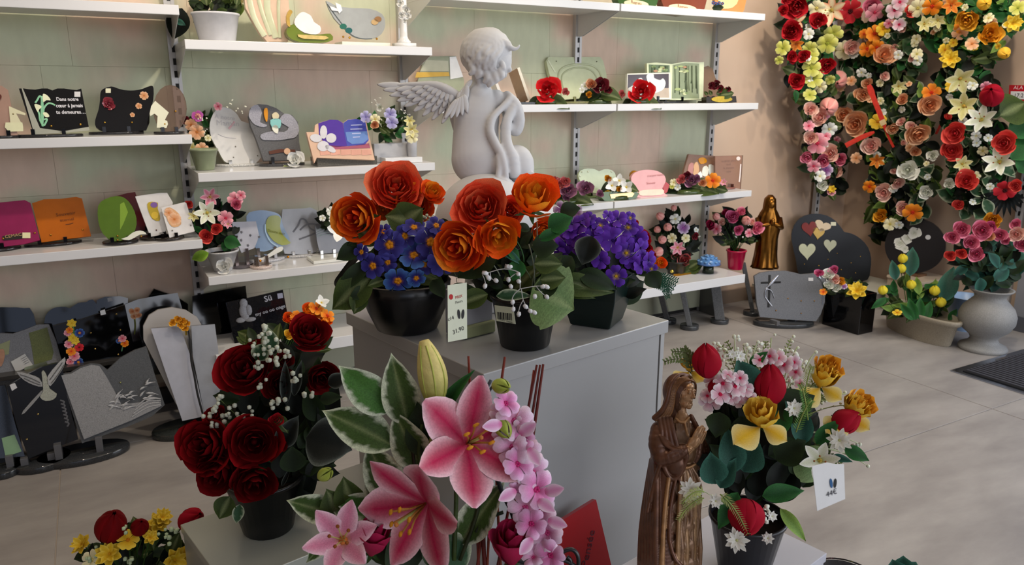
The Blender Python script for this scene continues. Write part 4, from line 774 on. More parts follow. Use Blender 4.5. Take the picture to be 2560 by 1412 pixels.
for P_ in ([(50, 936), (75, 944), (100, 956)], [(60, 945), (84, 956), (102, 962)], [(124, 950), (140, 928), (156, 906)], [(128, 958), (146, 935), (160, 912)]): stroke(g := G(), pl, P_, 2, hx('5c5c5a'), .008); part('feather_line', g, 'stone', t)
dec(t, pl, [(24, 962), (37, 957), (43, 969), (30, 977)], 'c8c8c8', .002, name='price_sticker'); stud(t, pl, [(95, 1035), (67, 1098)], 'c8b070'); 
for k in range(7): stroke(g := G(), pl, [(150+k*2, 1000+k*9), (160+k*2, 1004+k*9), (156+k*2, 1012+k*9)], 4, hx('5a5a5c'), .001); part('ivy_relief', g, 'stone', t)
t, pl = stone('grey granite open book with relief foliage over its lower corner', [(150, 935), (175, 932), (200, 917), (225, 909), (250, 911), (268, 925), (300, 895), (335, 876), (366, 866), (385, 930), (412, 1012), (380, 1040), (330, 1062), (205, 1108)], 0, 3.08, '505254', 'stone', tilt=10, sm=0, bw=.8)
dec(t, pl, [(153, 938), (178, 934), (202, 920), (228, 912), (248, 915), (262, 935), (285, 975), (304, 1012), (395, 1000), (404, 1014), (330, 1050), (210, 1098)], '8c8c8c', .006, .006, 'stone', 'left_page')
g = G(); r_ = random.Random(4)
for k in range(26):
    x, y = r_.uniform(268, 375), 0; y = 1035-(x-268)*.45+r_.uniform(-34, 10); a = r_.uniform(-1.2, .3); L = r_.uniform(14, 34); stroke(g, pl, [(x, y), (x+L*.5*math.cos(a), y+L*.5*math.sin(a)-2), (x+L*math.cos(a), y+L*math.sin(a))], [1, 5, 4, 1], hx('b0b0b0'), .007, .003, 2)
part('relief_foliage', g, 'stone', t)
for k in range(4): stroke(g := G(), pl, [(330+k*3, 1042-k*8), (370, 1018-k*8), (402, 1012-k*5)], 3, hx('a0a0a0'), .007); part('page_edge', g, 'stone', t)
stud(t, pl, [(301, 956), (272, 1062), (351, 1030)], '9a9a60', .0035)
t, pl = stone('tall pale arched stone split by a dark stem with a gold rose', [(359, 850), (358, 815), (372, 788), (395, 774), (430, 768), (465, 775), (492, 792), (506, 815), (505, 900), (500, 1000), (440, 1010)], 0, 3.16, 'a8a4a0', 'lacquer', sm=1, base=False, tilt=8)
part('front_panel', slab(G(), pl, [(377, 821), (450, 816), (480, 900), (512, 1040), (456, 1052)], .02, hx('b0b2bc'), .035, cside=hx('3a3a3c')), 'gloss', t, smooth=False, bevel=.002)
part('front_panel', slab(G(), pl, [(478, 815), (537, 810), (545, 870), (552, 950), (544, 1030), (513, 1046), (496, 960), (482, 890)], .02, hx('9ca0a8'), .03, cside=hx('3a3a3c')), 'gloss', t, smooth=False, bevel=.002)
part('dark_stem', stroke(G(), pl, [(470, 820), (476, 860), (478, 900), (486, 940), (494, 985), (507, 1034)], [5, 4, 4, 8, 6, 5], hx('141414'), .056, .004), 'matte', t)
for x, y in ((445, 798), (456, 802), (466, 808), (452, 812), (462, 820), (432, 806)): flo(t, pl, ROSE['amber'], x, y, 18, .058, 'gold_rose', .5)
stroke(g := G(), pl, [(425, 808), (445, 805), (462, 812), (466, 838)], [4, 8, 10, 5], hx('a88838'), .05); part('gold_leafwork', g, 'gold', t)
o = onY(480, 1062, 3.12); g = G(); lathe(g, [(.98, 0), (1, .006), (1, .022), (.97, .028)], hx('2e3230'), 36, Matrix.Translation((o.x, 3.16, .0005)) @ Matrix.Diagonal((.15, .09, 1, 1))); part('base', g, 'polish', t)
# ------------------------------------------------------------------ bays three and four
zA, zB, zC = Z3
for lab, xs, c, k in (('cream oval tag on a green porcelain spray at the photo top', (1560, 1622), '3a5a24', 'e8dcb0'), ('cream oval tag on a brown porcelain base at the photo top', (1672, 1742), '7a3a1c', 'ecd8b0')):
    x0, x1 = xs; yb = 6+(x0-1545)*.09+9; o = onY((x0+x1)/2, yb, 3.22); pl = Pl(o, 0, 5); t = thing('porcelain_spray', lab, 'ornament', (o.x, 3.25, zA))
    part('leaf_base', slab(G(), pl, [(x0-10, -30), (x1+18, -30), (x1+20, yb-6), (x1, yb+8), (x0-6, yb+6)], .05, hx(c), 0, 2), 'gloss', t, bevel=.006); part('name_tag', slab(G(), pl, ell((x0+x1)/2, yb-7, (x1-x0)/2, 9, 18, 6), .004, hx(k), .006), 'gloss', t, smooth=False)
    text(t, 'lettering', 'Regrets', pl, (x0+x1)/2, yb-6, 8, hx('8a5a4a'), .0075, rot=-5)
t = thing('porcelain_plate', 'orange-rimmed porcelain plate with tiny blue flowers at the photo top right', 'ornament', (onY(1815, 20, 3.25).x, 3.25, zA)); pl = Pl(onY(1815, 30, 3.24), 0, 10)
part('plate', slab(G(), pl, [(1790, -30), (1862, -30), (1860, 26), (1845, 31), (1800, 26), (1790, 15)], .02, hx('c88a50'), 0, 2), 'gloss', t, bevel=.004); part('plate_centre', slab(G(), pl, [(1795, -28), (1848, -28), (1842, 10), (1820, 22), (1800, 15)], .003, hx('d8c890'), .003, 2), 'gloss', t, bevel=.001)
for x, y in ((1783, 7), (1790, 9), (1798, 7), (1806, 9)): fl(t, 'tiny_bloom', PAN['blue2'], x, y, dep(pl.o)-.06, 9)
lf(t, LEAF['dark'], 1780, 20, 1812, 18, dep(pl.o)-.05)
# behind the angel
t, pl = plaque('photo_plaque', 'glass plaque with a golden field photo, left of the angel head', [(1050, 180), (1062, 145), (1078, 141), (1140, 140), (1160, 200), (1160, 236), (1036, 240)], zB, '9aa088', 'gloss', .014, yaw=0, tilt=14, stand='8a6a50')
dec(t, pl, [(1066, 150), (1120, 152), (1122, 178), (1050, 178)], 'b8b8a0', .002, kind='gloss', name='printed_sky'); dec(t, pl, [(1042, 180), (1122, 180), (1124, 190), (1038, 194)], 'd0a848', .003, kind='gloss', name='printed_field'); dec(t, pl, [(1124, 142), (1140, 141), (1158, 192), (1126, 198)], 'f0f0ee', .003, kind='gloss', name='white_edge')
t, pl = plaque('memorial_plaque', 'thin white-edged plaque seen edge-on beside the angel back', [(1237, 205), (1243, 203), (1256, 236), (1250, 240)], zB, 'd8d4cc', 'gloss', .05, yaw=0, tilt=10, Y=3.3, base=False)
t, pl = plaque('book_plaque', 'plaque turned edge-on with a bright white front edge', [(1293, 170), (1299, 168), (1327, 248), (1320, 250)], zB, 'e0dccc', 'gloss', .09, yaw=0, tilt=14, Y=3.25, base=False, side='a88a70'); part('stand_base', box(G(), (onY(1290, 255, 3.22).x, 3.2, zB+.0005), (onY(1342, 255, 3.22).x, 3.36, zB+.012), hx('1e1e20')), 'polish', t, smooth=False)
# third/fourth bay middle shelf
t, pl = plaque('sculpted_book_plaque', 'cream ceramic sculpted book plaque with an arched frame', [(1366, 152), (1372, 142), (1400, 143), (1450, 142), (1500, 142), (1508, 152), (1516, 185), (1522, 240), (1400, 250), (1388, 225), (1372, 180)], zB, 'c4ccaa', 'gloss', .03, tilt=12, sm=0, stand='8a8a60', gap=.006, bev=.006)
stroke(g := G(), pl, [(1404, 238), (1396, 200), (1400, 176), (1420, 164), (1450, 160), (1480, 164), (1498, 178), (1506, 205), (1514, 236)], [6, 6, 6, 5], hx('b4bc98'), .001, .008); stroke(g, pl, [(1388, 180), (1376, 160), (1370, 150)], 5, hx('d4dcbc'), .001, .006); stroke(g, pl, [(1412, 232), (1404, 200), (1410, 182), (1436, 170), (1470, 172), (1490, 190), (1500, 230)], [4], hx('a8b08c'), .001, .005); part('arched_frame', g, 'gloss', t)
stud(t, pl, [(1391, 153), (1492, 154)], '3a3428', .003)
def leafrose(label, x, y, d, mesh, w, zs, Y=3.2, cols=('dark', 'olive'), extra=()):
    o = onY(x, y+d*.55, Y); t = thing('porcelain_rose', label, 'ornament', (o.x, Y, zs)); D = dep(o)
    for k, (dx, dy, L) in enumerate(((-.75, .5, 1), (.8, .5, 1), (-.3, .62, .8), (.4, .62, .8))): lf(t, LEAF[cols[k % 2]], x, y+d*.35, x+dx*w, y+dy*d+2, D, D-.03, 1.3, 0, -.8)
    g = G(); lathe(g, [(w*.5*D/FPX, .0005), (w*.45*D/FPX, .02), (.004, .03)], hx('3c4c20'), 16, Matrix.Translation((o.x, Y, zs)) @ Matrix.Diagonal((1, .5, 1, 1))); part('leaf_base', g, 'gloss', t)
    fl(t, 'bloom', mesh, x, y, D-.02, d, 0, -.35, None, 1.1)
    for ex, ey, ed, em in extra: fl(t, 'small_bloom', em, ex, ey, D-.03, ed, 0, -.2)
    return t
leafrose('red porcelain rose on a green leaf beside the cream sculpted book', 1368, 230, 62, ROSE['redgloss'], 70, zB, extra=((1414, 232, 20, ROSE['pinkgloss']),))
leafrose('dark red porcelain roses with tiny white blossoms and gilding', 1500, 218, 42, ROSE['wine'], 70, zB, extra=((1478, 212, 26, ROSE['peach']), (1462, 216, 22, PAN['white']), (1455, 225, 16, PAN['white']), (1520, 226, 20, ROSE['wine']), (1472, 238, 16, ROSE['amber'])))
leafrose('red porcelain rose on a leaf in front of the swan photo plaque', 1602, 233, 58, ROSE['redgloss'], 66, zB, extra=((1555, 236, 20, ROSE['pinkgloss']),))
t, pl = plaque('photo_plaque', 'open book plaque printed with a misty green forest', [(1617, 158), (1640, 156), (1680, 160), (1712, 154), (1745, 156), (1760, 155), (1758, 248), (1700, 250), (1660, 249), (1620, 246)], zB, 'd4dcb8', 'gloss', .02, tilt=10, sm=0, Y=3.32)
dec(t, pl, [(1622, 161), (1674, 163), (1674, 246), (1624, 244)], '66785a', .001, kind='gloss', name='printed_page'); dec(t, pl, [(1682, 162), (1712, 157), (1748, 159), (1748, 246), (1680, 246)], '8c9878', .001, kind='gloss', name='printed_page')
r_ = random.Random(77); g = G(); g2 = G()
for k in range(26):
    x = r_.choice((r_.uniform(1626, 1671), r_.uniform(1685, 1745), r_.uniform(1685, 1745))); y1 = r_.uniform(205, 238); stroke(g, pl, [(x, 164), (x+r_.uniform(-1, 1), 200), (x+r_.uniform(-1.5, 1.5), y1)], [r_.uniform(.8, 2.6), r_.uniform(1, 3), 3], hx(r_.choice(('34442c', '4a5a3c', '5a6448', '2c3826'))), .0025, .0004, 0)
for k in range(30):
    x = r_.choice((r_.uniform(1630, 1668), r_.uniform(1688, 1742))); y = r_.choice((r_.uniform(222, 240), r_.uniform(166, 180))); slab(g2, pl, ell(x, y, r_.uniform(3, 8), r_.uniform(2, 4), 9), .0003, hx(r_.choice(('a4b47c', '7c9464', 'c4cca0', 'b08a6c'))), .0032)
part('printed_trees', g, 'paper', t); part('printed_undergrowth', g2, 'paper', t, smooth=False)
t, pl = plaque('photo_plaque', 'small framed photo plaque of a white swan on dark water', [(1568, 184), (1676, 181), (1678, 248), (1640, 249), (1566, 246)], zB, 'e0e0d0', 'gloss', .016, tilt=10, Y=3.24)
dec(t, pl, [(1570, 187), (1672, 184), (1672, 220), (1569, 222)], '4c4448', .001, kind='gloss', name='printed_water'); dec(t, pl, [(1569, 222), (1672, 220), (1673, 244), (1570, 243)], 'b8a894', .001, kind='gloss', name='printed_bank')
dec(t, pl, [(1570, 222), (1580, 215), (1594, 205), (1596, 197), (1604, 195), (1610, 205), (1618, 204), (1616, 190), (1624, 184), (1634, 186), (1636, 195), (1650, 200), (1658, 196), (1664, 208), (1655, 226), (1620, 236), (1580, 234)], 'd8e0dc', .0025, kind='gloss', name='printed_swan', sm=3)
t, pl = plaque('memorial_plaque', 'brown arched plaque with dark red roses and a gilt name tag', [(1760, 168), (1770, 164), (1782, 172), (1790, 200), (1800, 246), (1752, 248)], zB, '7a6048', 'gloss', .02, tilt=10, Y=3.35, stand='3a3424')
for x, y, d, m in ((1790, 212, 24, ROSE['wine']), (1800, 222, 18, ROSE['wine']), (1778, 214, 18, ROSE['wine']), (1820, 222, 14, ROSE['wine'])): fl(t, 'bloom', m, x, y, dep(onY(1790, 240, 3.22)), d)
for a in ((1770, 238, 1760, 228), (1800, 238, 1838, 232), (1790, 235, 1826, 226), (1780, 238, 1772, 225)): lf(t, LEAF['olive'], *a, dep(onY(1790, 240, 3.22)))
pl = Pl(onY(1805, 252, 3.2), 0, 5); part('tag_block', slab(G(), pl, [(1766, 242), (1840, 240), (1842, 256), (1766, 257)], .04, hx('2e2618'), 0), 'gloss', t, smooth=False, bevel=.002); part('name_tag', slab(G(), pl, ell(1805, 248, 26, 7.5), .003, hx('e0b848'), .004), 'gold', t, smooth=False)
# lower shelf
t, pl = plaque('memorial_plaque', 'pale green ceramic heart plaque with small studs', [(1446, 440), (1452, 426), (1470, 421), (1488, 423), (1498, 428), (1510, 423), (1530, 425), (1540, 440), (1532, 458), (1512, 474), (1496, 484), (1470, 476), (1454, 458)], zC, 'b8c4a0', 'gloss', .016, tilt=14, sm=2, stand='5a6a40', Y=3.32); stud(t, pl, [(1455, 430), (1470, 429), (1529, 429), (1450, 440)], 'f0f0e0', .004, 'chrome')
leafrose('mauve porcelain rose spray with pink buds under the pale green heart', 1420, 480, 40, ROSE['mauve'], 80, zC, Y=3.21, extra=((1464, 474, 42, ROSE['mauve']), (1400, 462, 30, ROSE['pinkgloss']), (1386, 452, 22, ROSE['pinkgloss']), (1414, 455, 28, ROSE['pinkgloss']), (1500, 486, 20, ROSE['mauve']), (1416, 496, 20, ROSE['mauve'])))
t = leafrose('white porcelain calla lilies on a green leaf with a gilt tag', 1548, 452, 34, STAR['whitegloss'], 62, zC, Y=3.2, extra=((1530, 464, 36, STAR['whitegloss']), (1566, 468, 38, STAR['whitegloss']), (1548, 474, 14, ROSE['amber']), (1520, 448, 18, ROSE['amber']), (1518, 484, 15, ROSE['yellow'])))
pl = Pl(onY(1555, 495, 3.18), 0, 8); part('name_tag', slab(G(), pl, [(1525, 486), (1580, 480), (1586, 484), (1580, 492), (1528, 496)], .004, hx('e0b880'), .003), 'gold', t, smooth=False); part('leaf_tray', slab(G(), pl, [(1510, 480), (1590, 478), (1594, 490), (1580, 498), (1512, 502)], .05, hx('44602a'), 0, 2), 'gloss', t, bevel=.004)
t, pl = plaque('memorial_plaque', 'pink oval porcelain plaque with a cream name tag', [(1578, 452), (1582, 436), (1598, 427), (1620, 424), (1645, 428), (1662, 440), (1664, 455), (1656, 470), (1662, 484), (1666, 491), (1592, 494), (1592, 472)], zC, 'dc9a96', 'gloss', .018, tilt=8, sm=2, Y=3.2, base=False)
dec(t, pl, [(1600, 477), (1620, 474), (1655, 473), (1660, 480), (1652, 487), (1606, 489), (1598, 484)], 'e8ccb0', .004, .004, 'gloss', 'name_tag', 2); text(t, 'lettering', 'A toi pour toujours', pl, 1640, 440, 5, hx('b06a6a'), .002, rot=2); text(t, 'lettering', 'Souvenir', pl, 1628, 460, 6, hx('b06a6a'), .002)
t = thing('angel_figurine', 'small golden angel figurine behind the pink oval plaque', 'figurine', (onY(1588, 490, 3.4).x, 3.4, zC)); g = G(); D = dep(onY(1588, 440, 3.4))
Q = Vector((onY(1588, 490, 3.4).x, 3.4, zC)); lathe(g, [(.03, .0005), (.026, .03), (.014, .1)], hx('d89a40'), 16, Matrix.Translation(Q)); ball(g, tuple(atd(1585, 438, D)), .028, hx('d8901c'), 12); ball(g, tuple(atd(1595, 446, D-.02)), .018, hx('e8c8a8'), 10); part('figure', g, 'gloss', t)
t = leafrose('porcelain arrangement of mauve roses and an orange pansy', 1728, 455, 34, ROSE['mauve'], 90, zC, Y=3.21, extra=((1782, 452, 42, PAN['orange']), (1704, 450, 24, ROSE['pinkgloss']), (1717, 440, 22, ROSE['wine']), (1756, 458, 20, ROSE['peach']), (1684, 456, 20, PAN['cream']), (1694, 468, 18, PAN['white']), (1808, 456, 20, STAR['pink']), (1680, 466, 14, PAN['lime']), (1742, 448, 20, ROSE['mauve'])))
for a in ((1700, 470, 1672, 485), (1790, 470, 1822, 478), (1740, 472, 1700, 482), (1760, 474, 1800, 480)): lf(t, LEAF['olive'], *a, dep(onY(1740, 470, 3.2)))
t, pl = plaque('photo_plaque', 'glass angel plaque with golden hair and white robes', [(1722, 385), (1730, 386), (1784, 389), (1788, 440), (1790, 470), (1700, 470), (1712, 420)], zC, '8a6a54', 'gloss', .016, tilt=10, Y=3.30, stand='5a4030')
for P_, c in (([(1746, 398), (1756, 393), (1766, 398), (1766, 406), (1752, 410)], 'd89018'), ([(1757, 420), (1766, 414), (1772, 424), (1768, 440), (1756, 438)], 'ececdc'), ([(1742, 438), (1752, 428), (1756, 442), (1744, 444)], 'f4f4ec'), ([(1772, 412), (1784, 414), (1783, 436), (1774, 436)], 'e0ece4'), ([(1736, 410), (1744, 405), (1748, 425), (1742, 436), (1732, 436)], 'e0b080'), ([(1722, 412), (1734, 408), (1732, 440), (1720, 440)], 'c48a80')): dec(t, pl, P_, c, .003, .003, 'gloss', 'angel_relief', 2)
t, pl = plaque('glass_plaque', 'clear square glass plaque with engraved writing at the shelf end', [(1788, 390), (1858, 388), (1852, 475), (1788, 478)], zC, 'c8a898', 'glass', .014, tilt=6, Y=3.26, stand='8a5a50')
for i, s in enumerate(('Le temps passe', 'mais', 'le souvenir', 'reste')): text(t, 'lettering', s, pl, 1822, 404+i*9, 6, hx('7a6058'), .003)
dec(t, pl, ell(1846, 396, 5, 5, 12), 'f0dcd4', .003, name='price_sticker'); stroke(g := G(), pl, [(1852, 410), (1850, 440), (1848, 455)], 4, hx('f0e0d8'), .004); part('glass_glint_edge', g, 'gloss', t)
t, pl = plaque('memorial_plaque', 'tiny red porcelain heart leaning by the pink oval plaque', [(1656, 466), (1666, 455), (1674, 462), (1668, 480), (1662, 484)], zC, 'b41c1c', 'gloss', .01, Y=3.22, tilt=5, base=False)
# porcelain duck at the angel's knee
t = thing('porcelain_bird', 'small cream and blue porcelain bird beside the angel knee', 'ornament', (onY(1345, 478, 3.25).x, 3.25, zC)); D = dep(onY(1345, 478, 3.25)); g = G()
ball(g, tuple(atd(1350, 484, D)), (.035, .02, .03), hx('dcd0a8'), 12); ball(g, tuple(atd(1338, 470, D)), .018, hx('c8d4d8'), 10); ball(g, tuple(atd(1338, 462, D)), (.014, .014, .01), hx('4a78c0'), 8); lathe(g, [(.03, .0005), (.02, .02)], hx('dcd0a8'), 12, Matrix.Translation((onY(1350, 478, 3.25).x, 3.25, zC))); part('body', g, 'gloss', t)
# --- base shelf of bay four
def bouquet(name, label, px, pyb, zs, pot, flowers, ellipse, leaves, nleaf, seed, bulge=.08, leafsize=34, XY=None, dp=None, puff=None, cat='bouquet', fill_d=None, fsc=1.):
    P = onZ(px, pyb, zs) if XY is None else Vector((XY[0], XY[1], zs)); t = thing(name, label, cat, P)
    if pot: pot_at(t, 0, 0, zs, *pot[:4], kind=pot[4] if len(pot) > 4 else 'plastic', XY=(P.x, P.y))
    D = dep(P+Vector((0, 0, .15))) if dp is None else dp; cx, cy, rx, ry = ellipse; r = random.Random(seed)
    filler(t, [LEAF[k] for k in leaves], nleaf, cx, cy, rx, ry, D, bulge*.8, leafsize, r)
    for f in flowers:
        x, y, d, m = f[:4]; nm = f[4] if len(f) > 4 else 'blossom'; qx, qy = (x-cx)/rx, (y-cy)/ry; rho = min(1, qx*qx+qy*qy)
        tx, ty = (f[5], f[6]) if len(f) > 6 else (.75*max(-1.2, min(1.2, qx)), .75*max(-1.3, min(1, qy)))
        dd = D - bulge*(1-rho*.8) + (f[7] if len(f) > 7 else 0)
        fl(t, nm, m, x, y, dd, d*fsc, tx, ty)
        if nm != 'tiny_bloom' and pot:
            A = atd(x, y, dd+.01); B = P+Vector((0, 0, pot[2]*.8)); g = G(); tube(g, arc(B, A, (0, 0, .01), 4), .0016, hx('2c4a1c'), 4); part('stem', g, 'leaf', t)
    if puff:
        g = G(); puffs(g, [atd(x, y, D-bulge*.8) for x, y in puff[0]], puff[1], hx(puff[2]), r, puff[3] if len(puff) > 3 else 3); part('gypsophila', g, 'petal', t, stuff=True)
    return t, P, D
bouquet('potted_bouquet', 'dark bouquet of pale pink rosebuds at the fourth bay left end', 1690, 690, ZS, (.06, .05, .08, '2a2a24'),
  [(1655, 545, 22, TUL['pinkbud']), (1688, 548, 30, PAN['white']), (1672, 570, 22, TUL['pinkbud']), (1708, 570, 34, PAN['mauvewhite']), (1660, 598, 22, TUL['pinkbud']), (1680, 595, 26, PAN['cream']), (1694, 618, 40, STAR['pink']), (1648, 575, 18, TUL['pinkbud']), (1714, 595, 24, PAN['cream']), (1652, 625, 26, TUL['pinkbud']), (1735, 590, 20, ROSE['wine']), (1685, 525, 16, TUL['pinkbud']), (1740, 575, 16, PAN['white'])],
  (1690, 590, 52, 68), ('darker', 'dark', 'darker'), 70, 21, .06, XY=(onY(1690, 690, 3.36).x, 3.36), puff=([(1686, 525), (1700, 560), (1695, 603), (1748, 590)], .004, 'e8e8dc', 2))
bouquet('potted_bouquet', 'round pink rose bouquet in a crimson pot beside the golden statuette', 1840, 672, ZS, (.058, .044, .12, 'b81040', 'gloss'),
  [(1795, 545, 20, TUL['pinkbud']), (1832, 545, 34, ROSE['hotpink']), (1852, 533, 26, ROSE['pink']), (1862, 555, 24, TUL['pinkbud']), (1792, 572, 30, PAN['pink']), (1783, 563, 28, ROSE['magenta']), (1888, 570, 34, ROSE['pink']), (1872, 582, 24, PAN['pink']), (1815, 535, 20, ROSE['magenta']), (1806, 556, 20, ROSE['blush']), (1845, 575, 24, ROSE['hotpink']), (1878, 556, 20, ROSE['blush'])],
  (1838, 572, 62, 44), ('darker', 'dark', 'olive'), 60, 22, .08, XY=(onY(1838, 670, 3.28).x, 3.28), puff=([(1835, 580), (1846, 578), (1850, 585), (1840, 592), (1856, 592), (1870, 562)], .005, 'f0f0e8', 2))
o = onZ(1712, 683, ZS); t = thing('porcelain_rosebuds', 'pink porcelain rosebuds on a green leaf with a gilt scroll tag', 'ornament', (o.x, o.y, ZS)); D = dep(o)
for x, y, d in ((1690, 640, 26), (1712, 655, 34), (1716, 640, 24)): fl(t, 'rosebud', ROSE['pinkgloss'], x, y, D-.02, d, 0, -.2, None, 1.6)
for a in ((1700, 676, 1668, 668), (1715, 678, 1755, 660), (1710, 680, 1745, 676), (1705, 680, 1675, 684), (1690, 670, 1668, 654), (1720, 672, 1750, 650)): lf(t, LEAF['olive'], *a, D, D-.02, 1.3, 0, -.5)
g = G(); lathe(g, [(.05, .0005), (.045, .012)], hx('44522a'), 16, Matrix.Translation((o.x, o.y, ZS)) @ Matrix.Diagonal((1.3, .6, 1, 1))); part('leaf_base', g, 'gloss', t); pl = Pl((o.x, o.y-.03, ZS), 0, 40); part('name_tag', slab(G(), pl, [(1684, 685), (1710, 683), (1744, 679), (1742, 686), (1712, 691), (1690, 690)], .004, hx('e0a838'), .004, 2), 'gold', t); part('gilt_knob', ball(G(), tuple(pl.at(1680, 678, .01)), .011, hx('e8d060'), 10), 'gold', t)
# turtle
Q = onZ(1770, 682, ZS); t = thing('turtle_ornament', 'blue mosaic turtle shell ornament left of the crimson pot', 'ornament', (Q.x, Q.y, ZS)); g = G(); r_ = random.Random(2)
lathe(g, [(.072, .055, hx('3c5c90')), (.068, .062, hx('4c74ac')), (.052, .085, hx('5484bc')), (.028, .10, hx('5c8cc4')), (.004, .106, hx('6c9cd0'))], hx('5080b8'), 18, Matrix.Translation((Q.x, Q.y, ZS))); part('shell', g, 'gloss', t)
for i in range(3):
    for k in range(12-i*3):
        a = 6.283*k/(12-i*3)+i*.2; R_ = (.060, .042, .02)[i]; z = (.074, .093, .105)[i]; part('shell_scute', ball(G(), (Q.x+R_*math.cos(a), Q.y+R_*math.sin(a), ZS+z), (.011, .011, .006), hx('6a98c8')*r_.uniform(.7, 1.2), 8), 'gloss', t)
g = G(); lathe(g, [(.035, .0005), (.03, .05)], hx('1e2a18'), 14, Matrix.Translation((Q.x, Q.y, ZS))); part('base', g, 'gloss', t)
# golden statuette
def robe(prof, folds, amp, cfn, M, n=64, seed=1):
    g = G(); r = random.Random(seed); ph = [r.uniform(0, 6) for _ in range(4)]; V = []; C = []
    for (rx, ry, z, dx, dy) in prof:
        for k in range(n):
            a = 6.2832*k/n; f = 1+amp*(math.sin(folds*a+ph[0]+z*6)+.6*math.sin((folds*1.7//1)*a+ph[1]-z*9))*(1 if z < .75 else .3)
            V.append((dx+rx*f*math.cos(a), dy+ry*f*math.sin(a), z)); C.append(cfn(a, z, f))
    m = len(prof); F = [(i*n+k, i*n+(k+1) % n, (i+1)*n+(k+1) % n, (i+1)*n+k) for i in range(m-1) for k in range(n)]+[tuple(range(n-1, -1, -1)), tuple((m-1)*n+k for k in range(n))]
    return g.add(V, F, np.array(C), M)
Q = onZ(1912, 668, ZS); Q.y = min(3.4, Q.y); Q.x = onY(1912, 660, Q.y).x; H = rise(Q, 487)
t = thing('golden_statuette', 'golden veiled statuette standing at the end of the base shelf', 'statue', Q)
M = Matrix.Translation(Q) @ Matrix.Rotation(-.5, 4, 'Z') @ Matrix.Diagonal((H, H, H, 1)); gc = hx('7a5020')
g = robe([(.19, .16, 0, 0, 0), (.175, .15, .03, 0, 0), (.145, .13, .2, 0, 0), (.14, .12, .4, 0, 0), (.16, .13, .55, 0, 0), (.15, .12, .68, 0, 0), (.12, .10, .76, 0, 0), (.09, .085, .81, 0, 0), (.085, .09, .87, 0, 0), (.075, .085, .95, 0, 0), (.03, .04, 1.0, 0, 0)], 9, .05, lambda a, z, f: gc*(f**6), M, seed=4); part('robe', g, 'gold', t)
g = G(); ball(g, (0, -.055, .88), (.055, .05, .07), gc*1.2, 14, M); part('head', g, 'gold', t); g = G()
for s in (-1, 1): tube(g, [tuple(M @ Vector(p)) for p in ((s*.14, 0, .68), (s*.15, -.08, .57), (s*.03, -.15, .63))], [.045*H, .04*H, .025*H], gc, 10)
ball(g, (0, -.17, .66), (.03, .03, .05), gc*1.2, 10, M); part('folded_arms', g, 'gold', t)
# ------------------------------------------------------------------ stones on the floor before bay four
def leaning(label, pb, pt, wpx, L, yaw, col='4c4e50', extra=0):
    A = onZ(*pb, .03); H = rise(A, pt[1]); B = onpl(pt[0], pt[1], A, Fh*1.0); B = A+(B-A); d = Vector((math.cos(math.radians(yaw)), math.sin(math.radians(yaw)), 0)); s = Vector((-d.y, d.x, 0)); w = wpx*dep(A)/FPX
    t = thing('memorial_stone', label, 'memorial stone', (A.x, A.y, 0)); up = (B-A); g = G(); V = []
    for a, b in ((0, 0), (1, 0), (1, 1), (0, 1)):
        for q in (0, 1): V.append(tuple(A-s*w*(.5-b)+d*L*q+up*a*(1 if q == 0 else .93)+Vector((0, 0, .0))))
    g.add(V, [(0, 1, 3, 2), (2, 3, 5, 4), (4, 5, 7, 6), (6, 7, 1, 0), (0, 2, 4, 6), (1, 7, 5, 3)], hx(col)); part('slab', g, 'polish', t, smooth=False, bevel=.003)
    g = G(); C = A+d*L*.5; lathe(g, [(.98, 0), (1, .005), (1, .02), (.97, .026)], hx('36383a'), 30, Matrix.Translation((C.x, C.y, .0005)) @ Matrix.Rotation(math.radians(yaw), 4, 'Z') @ Matrix.Diagonal((L*.55, .055, 1, 1))); part('base', g, 'polish', t)
    return t
leaning('grey granite slab seen edge-on, nearest the podium corner', (1724, 815), (1700, 700), 13, .09, 48, '5a5c5e')
t = leaning('thick grey carved stone seen edge-on before the blue turtle', (1800, 800), (1786, 690), 24, .09, 48, '56585a')
leaning('thin grey slab seen edge-on left of the cross stone', (1882, 780), (1858, 655), 11, .09, 48, '4e5052')
leaning('dark slab edge showing just behind the podium corner', (1668, 800), (1648, 722), 14, .09, 48, '3e4042')
t, pl = stone('grey granite stone with an engraved black cross and silver ribbon', [(1886, 690), (1900, 682), (1925, 678), (1965, 677), (1985, 681), (2005, 686), (2030, 684), (2058, 680), (2063, 700), (2062, 755), (2052, 785), (2040, 803), (1960, 798), (1900, 792), (1892, 760)], 0, onZ(1985, 800, .03).y, '6c6e72', 'stone', yaw=-32, tilt=8, th=.03, bw=.85)
stroke(g := G(), pl, [(1924, 687), (1923, 735), (1921, 768)], 6, hx('101010'), .001, .0015, 0); stroke(g, pl, [(1902, 707), (1952, 705)], 5, hx('101010'), .001, .0015, 0); part('engraved_cross', g, 'matte', t)
stroke(g := G(), pl, [(1946, 688), (1930, 706), (1916, 722), (1912, 738), (1920, 752), (1930, 765)], [3, 5, 6, 7, 5, 3], hx('b4b4b8'), .003, .004); stroke(g, pl, [(1914, 722), (1928, 726), (1936, 745)], [4, 5, 2], hx('a0a0a4'), .003, .004); part('ribbon', g, 'chrome', t)
dec(t, pl, rect(2021, 694, 2033, 702), 'd0d0d0', .002, name='price_sticker'); stroke(g := G(), pl, [(2044, 690), (2052, 700), (2057, 725), (2056, 760)], [6, 9, 7, 3], hx('9a9ca0'), .001, .004); part('silver_scroll', g, 'chrome', t); stud(t, pl, [(1970, 746), (2003, 752), (2036, 752), (2003, 783), (1940, 776)], 'b88030', .004)
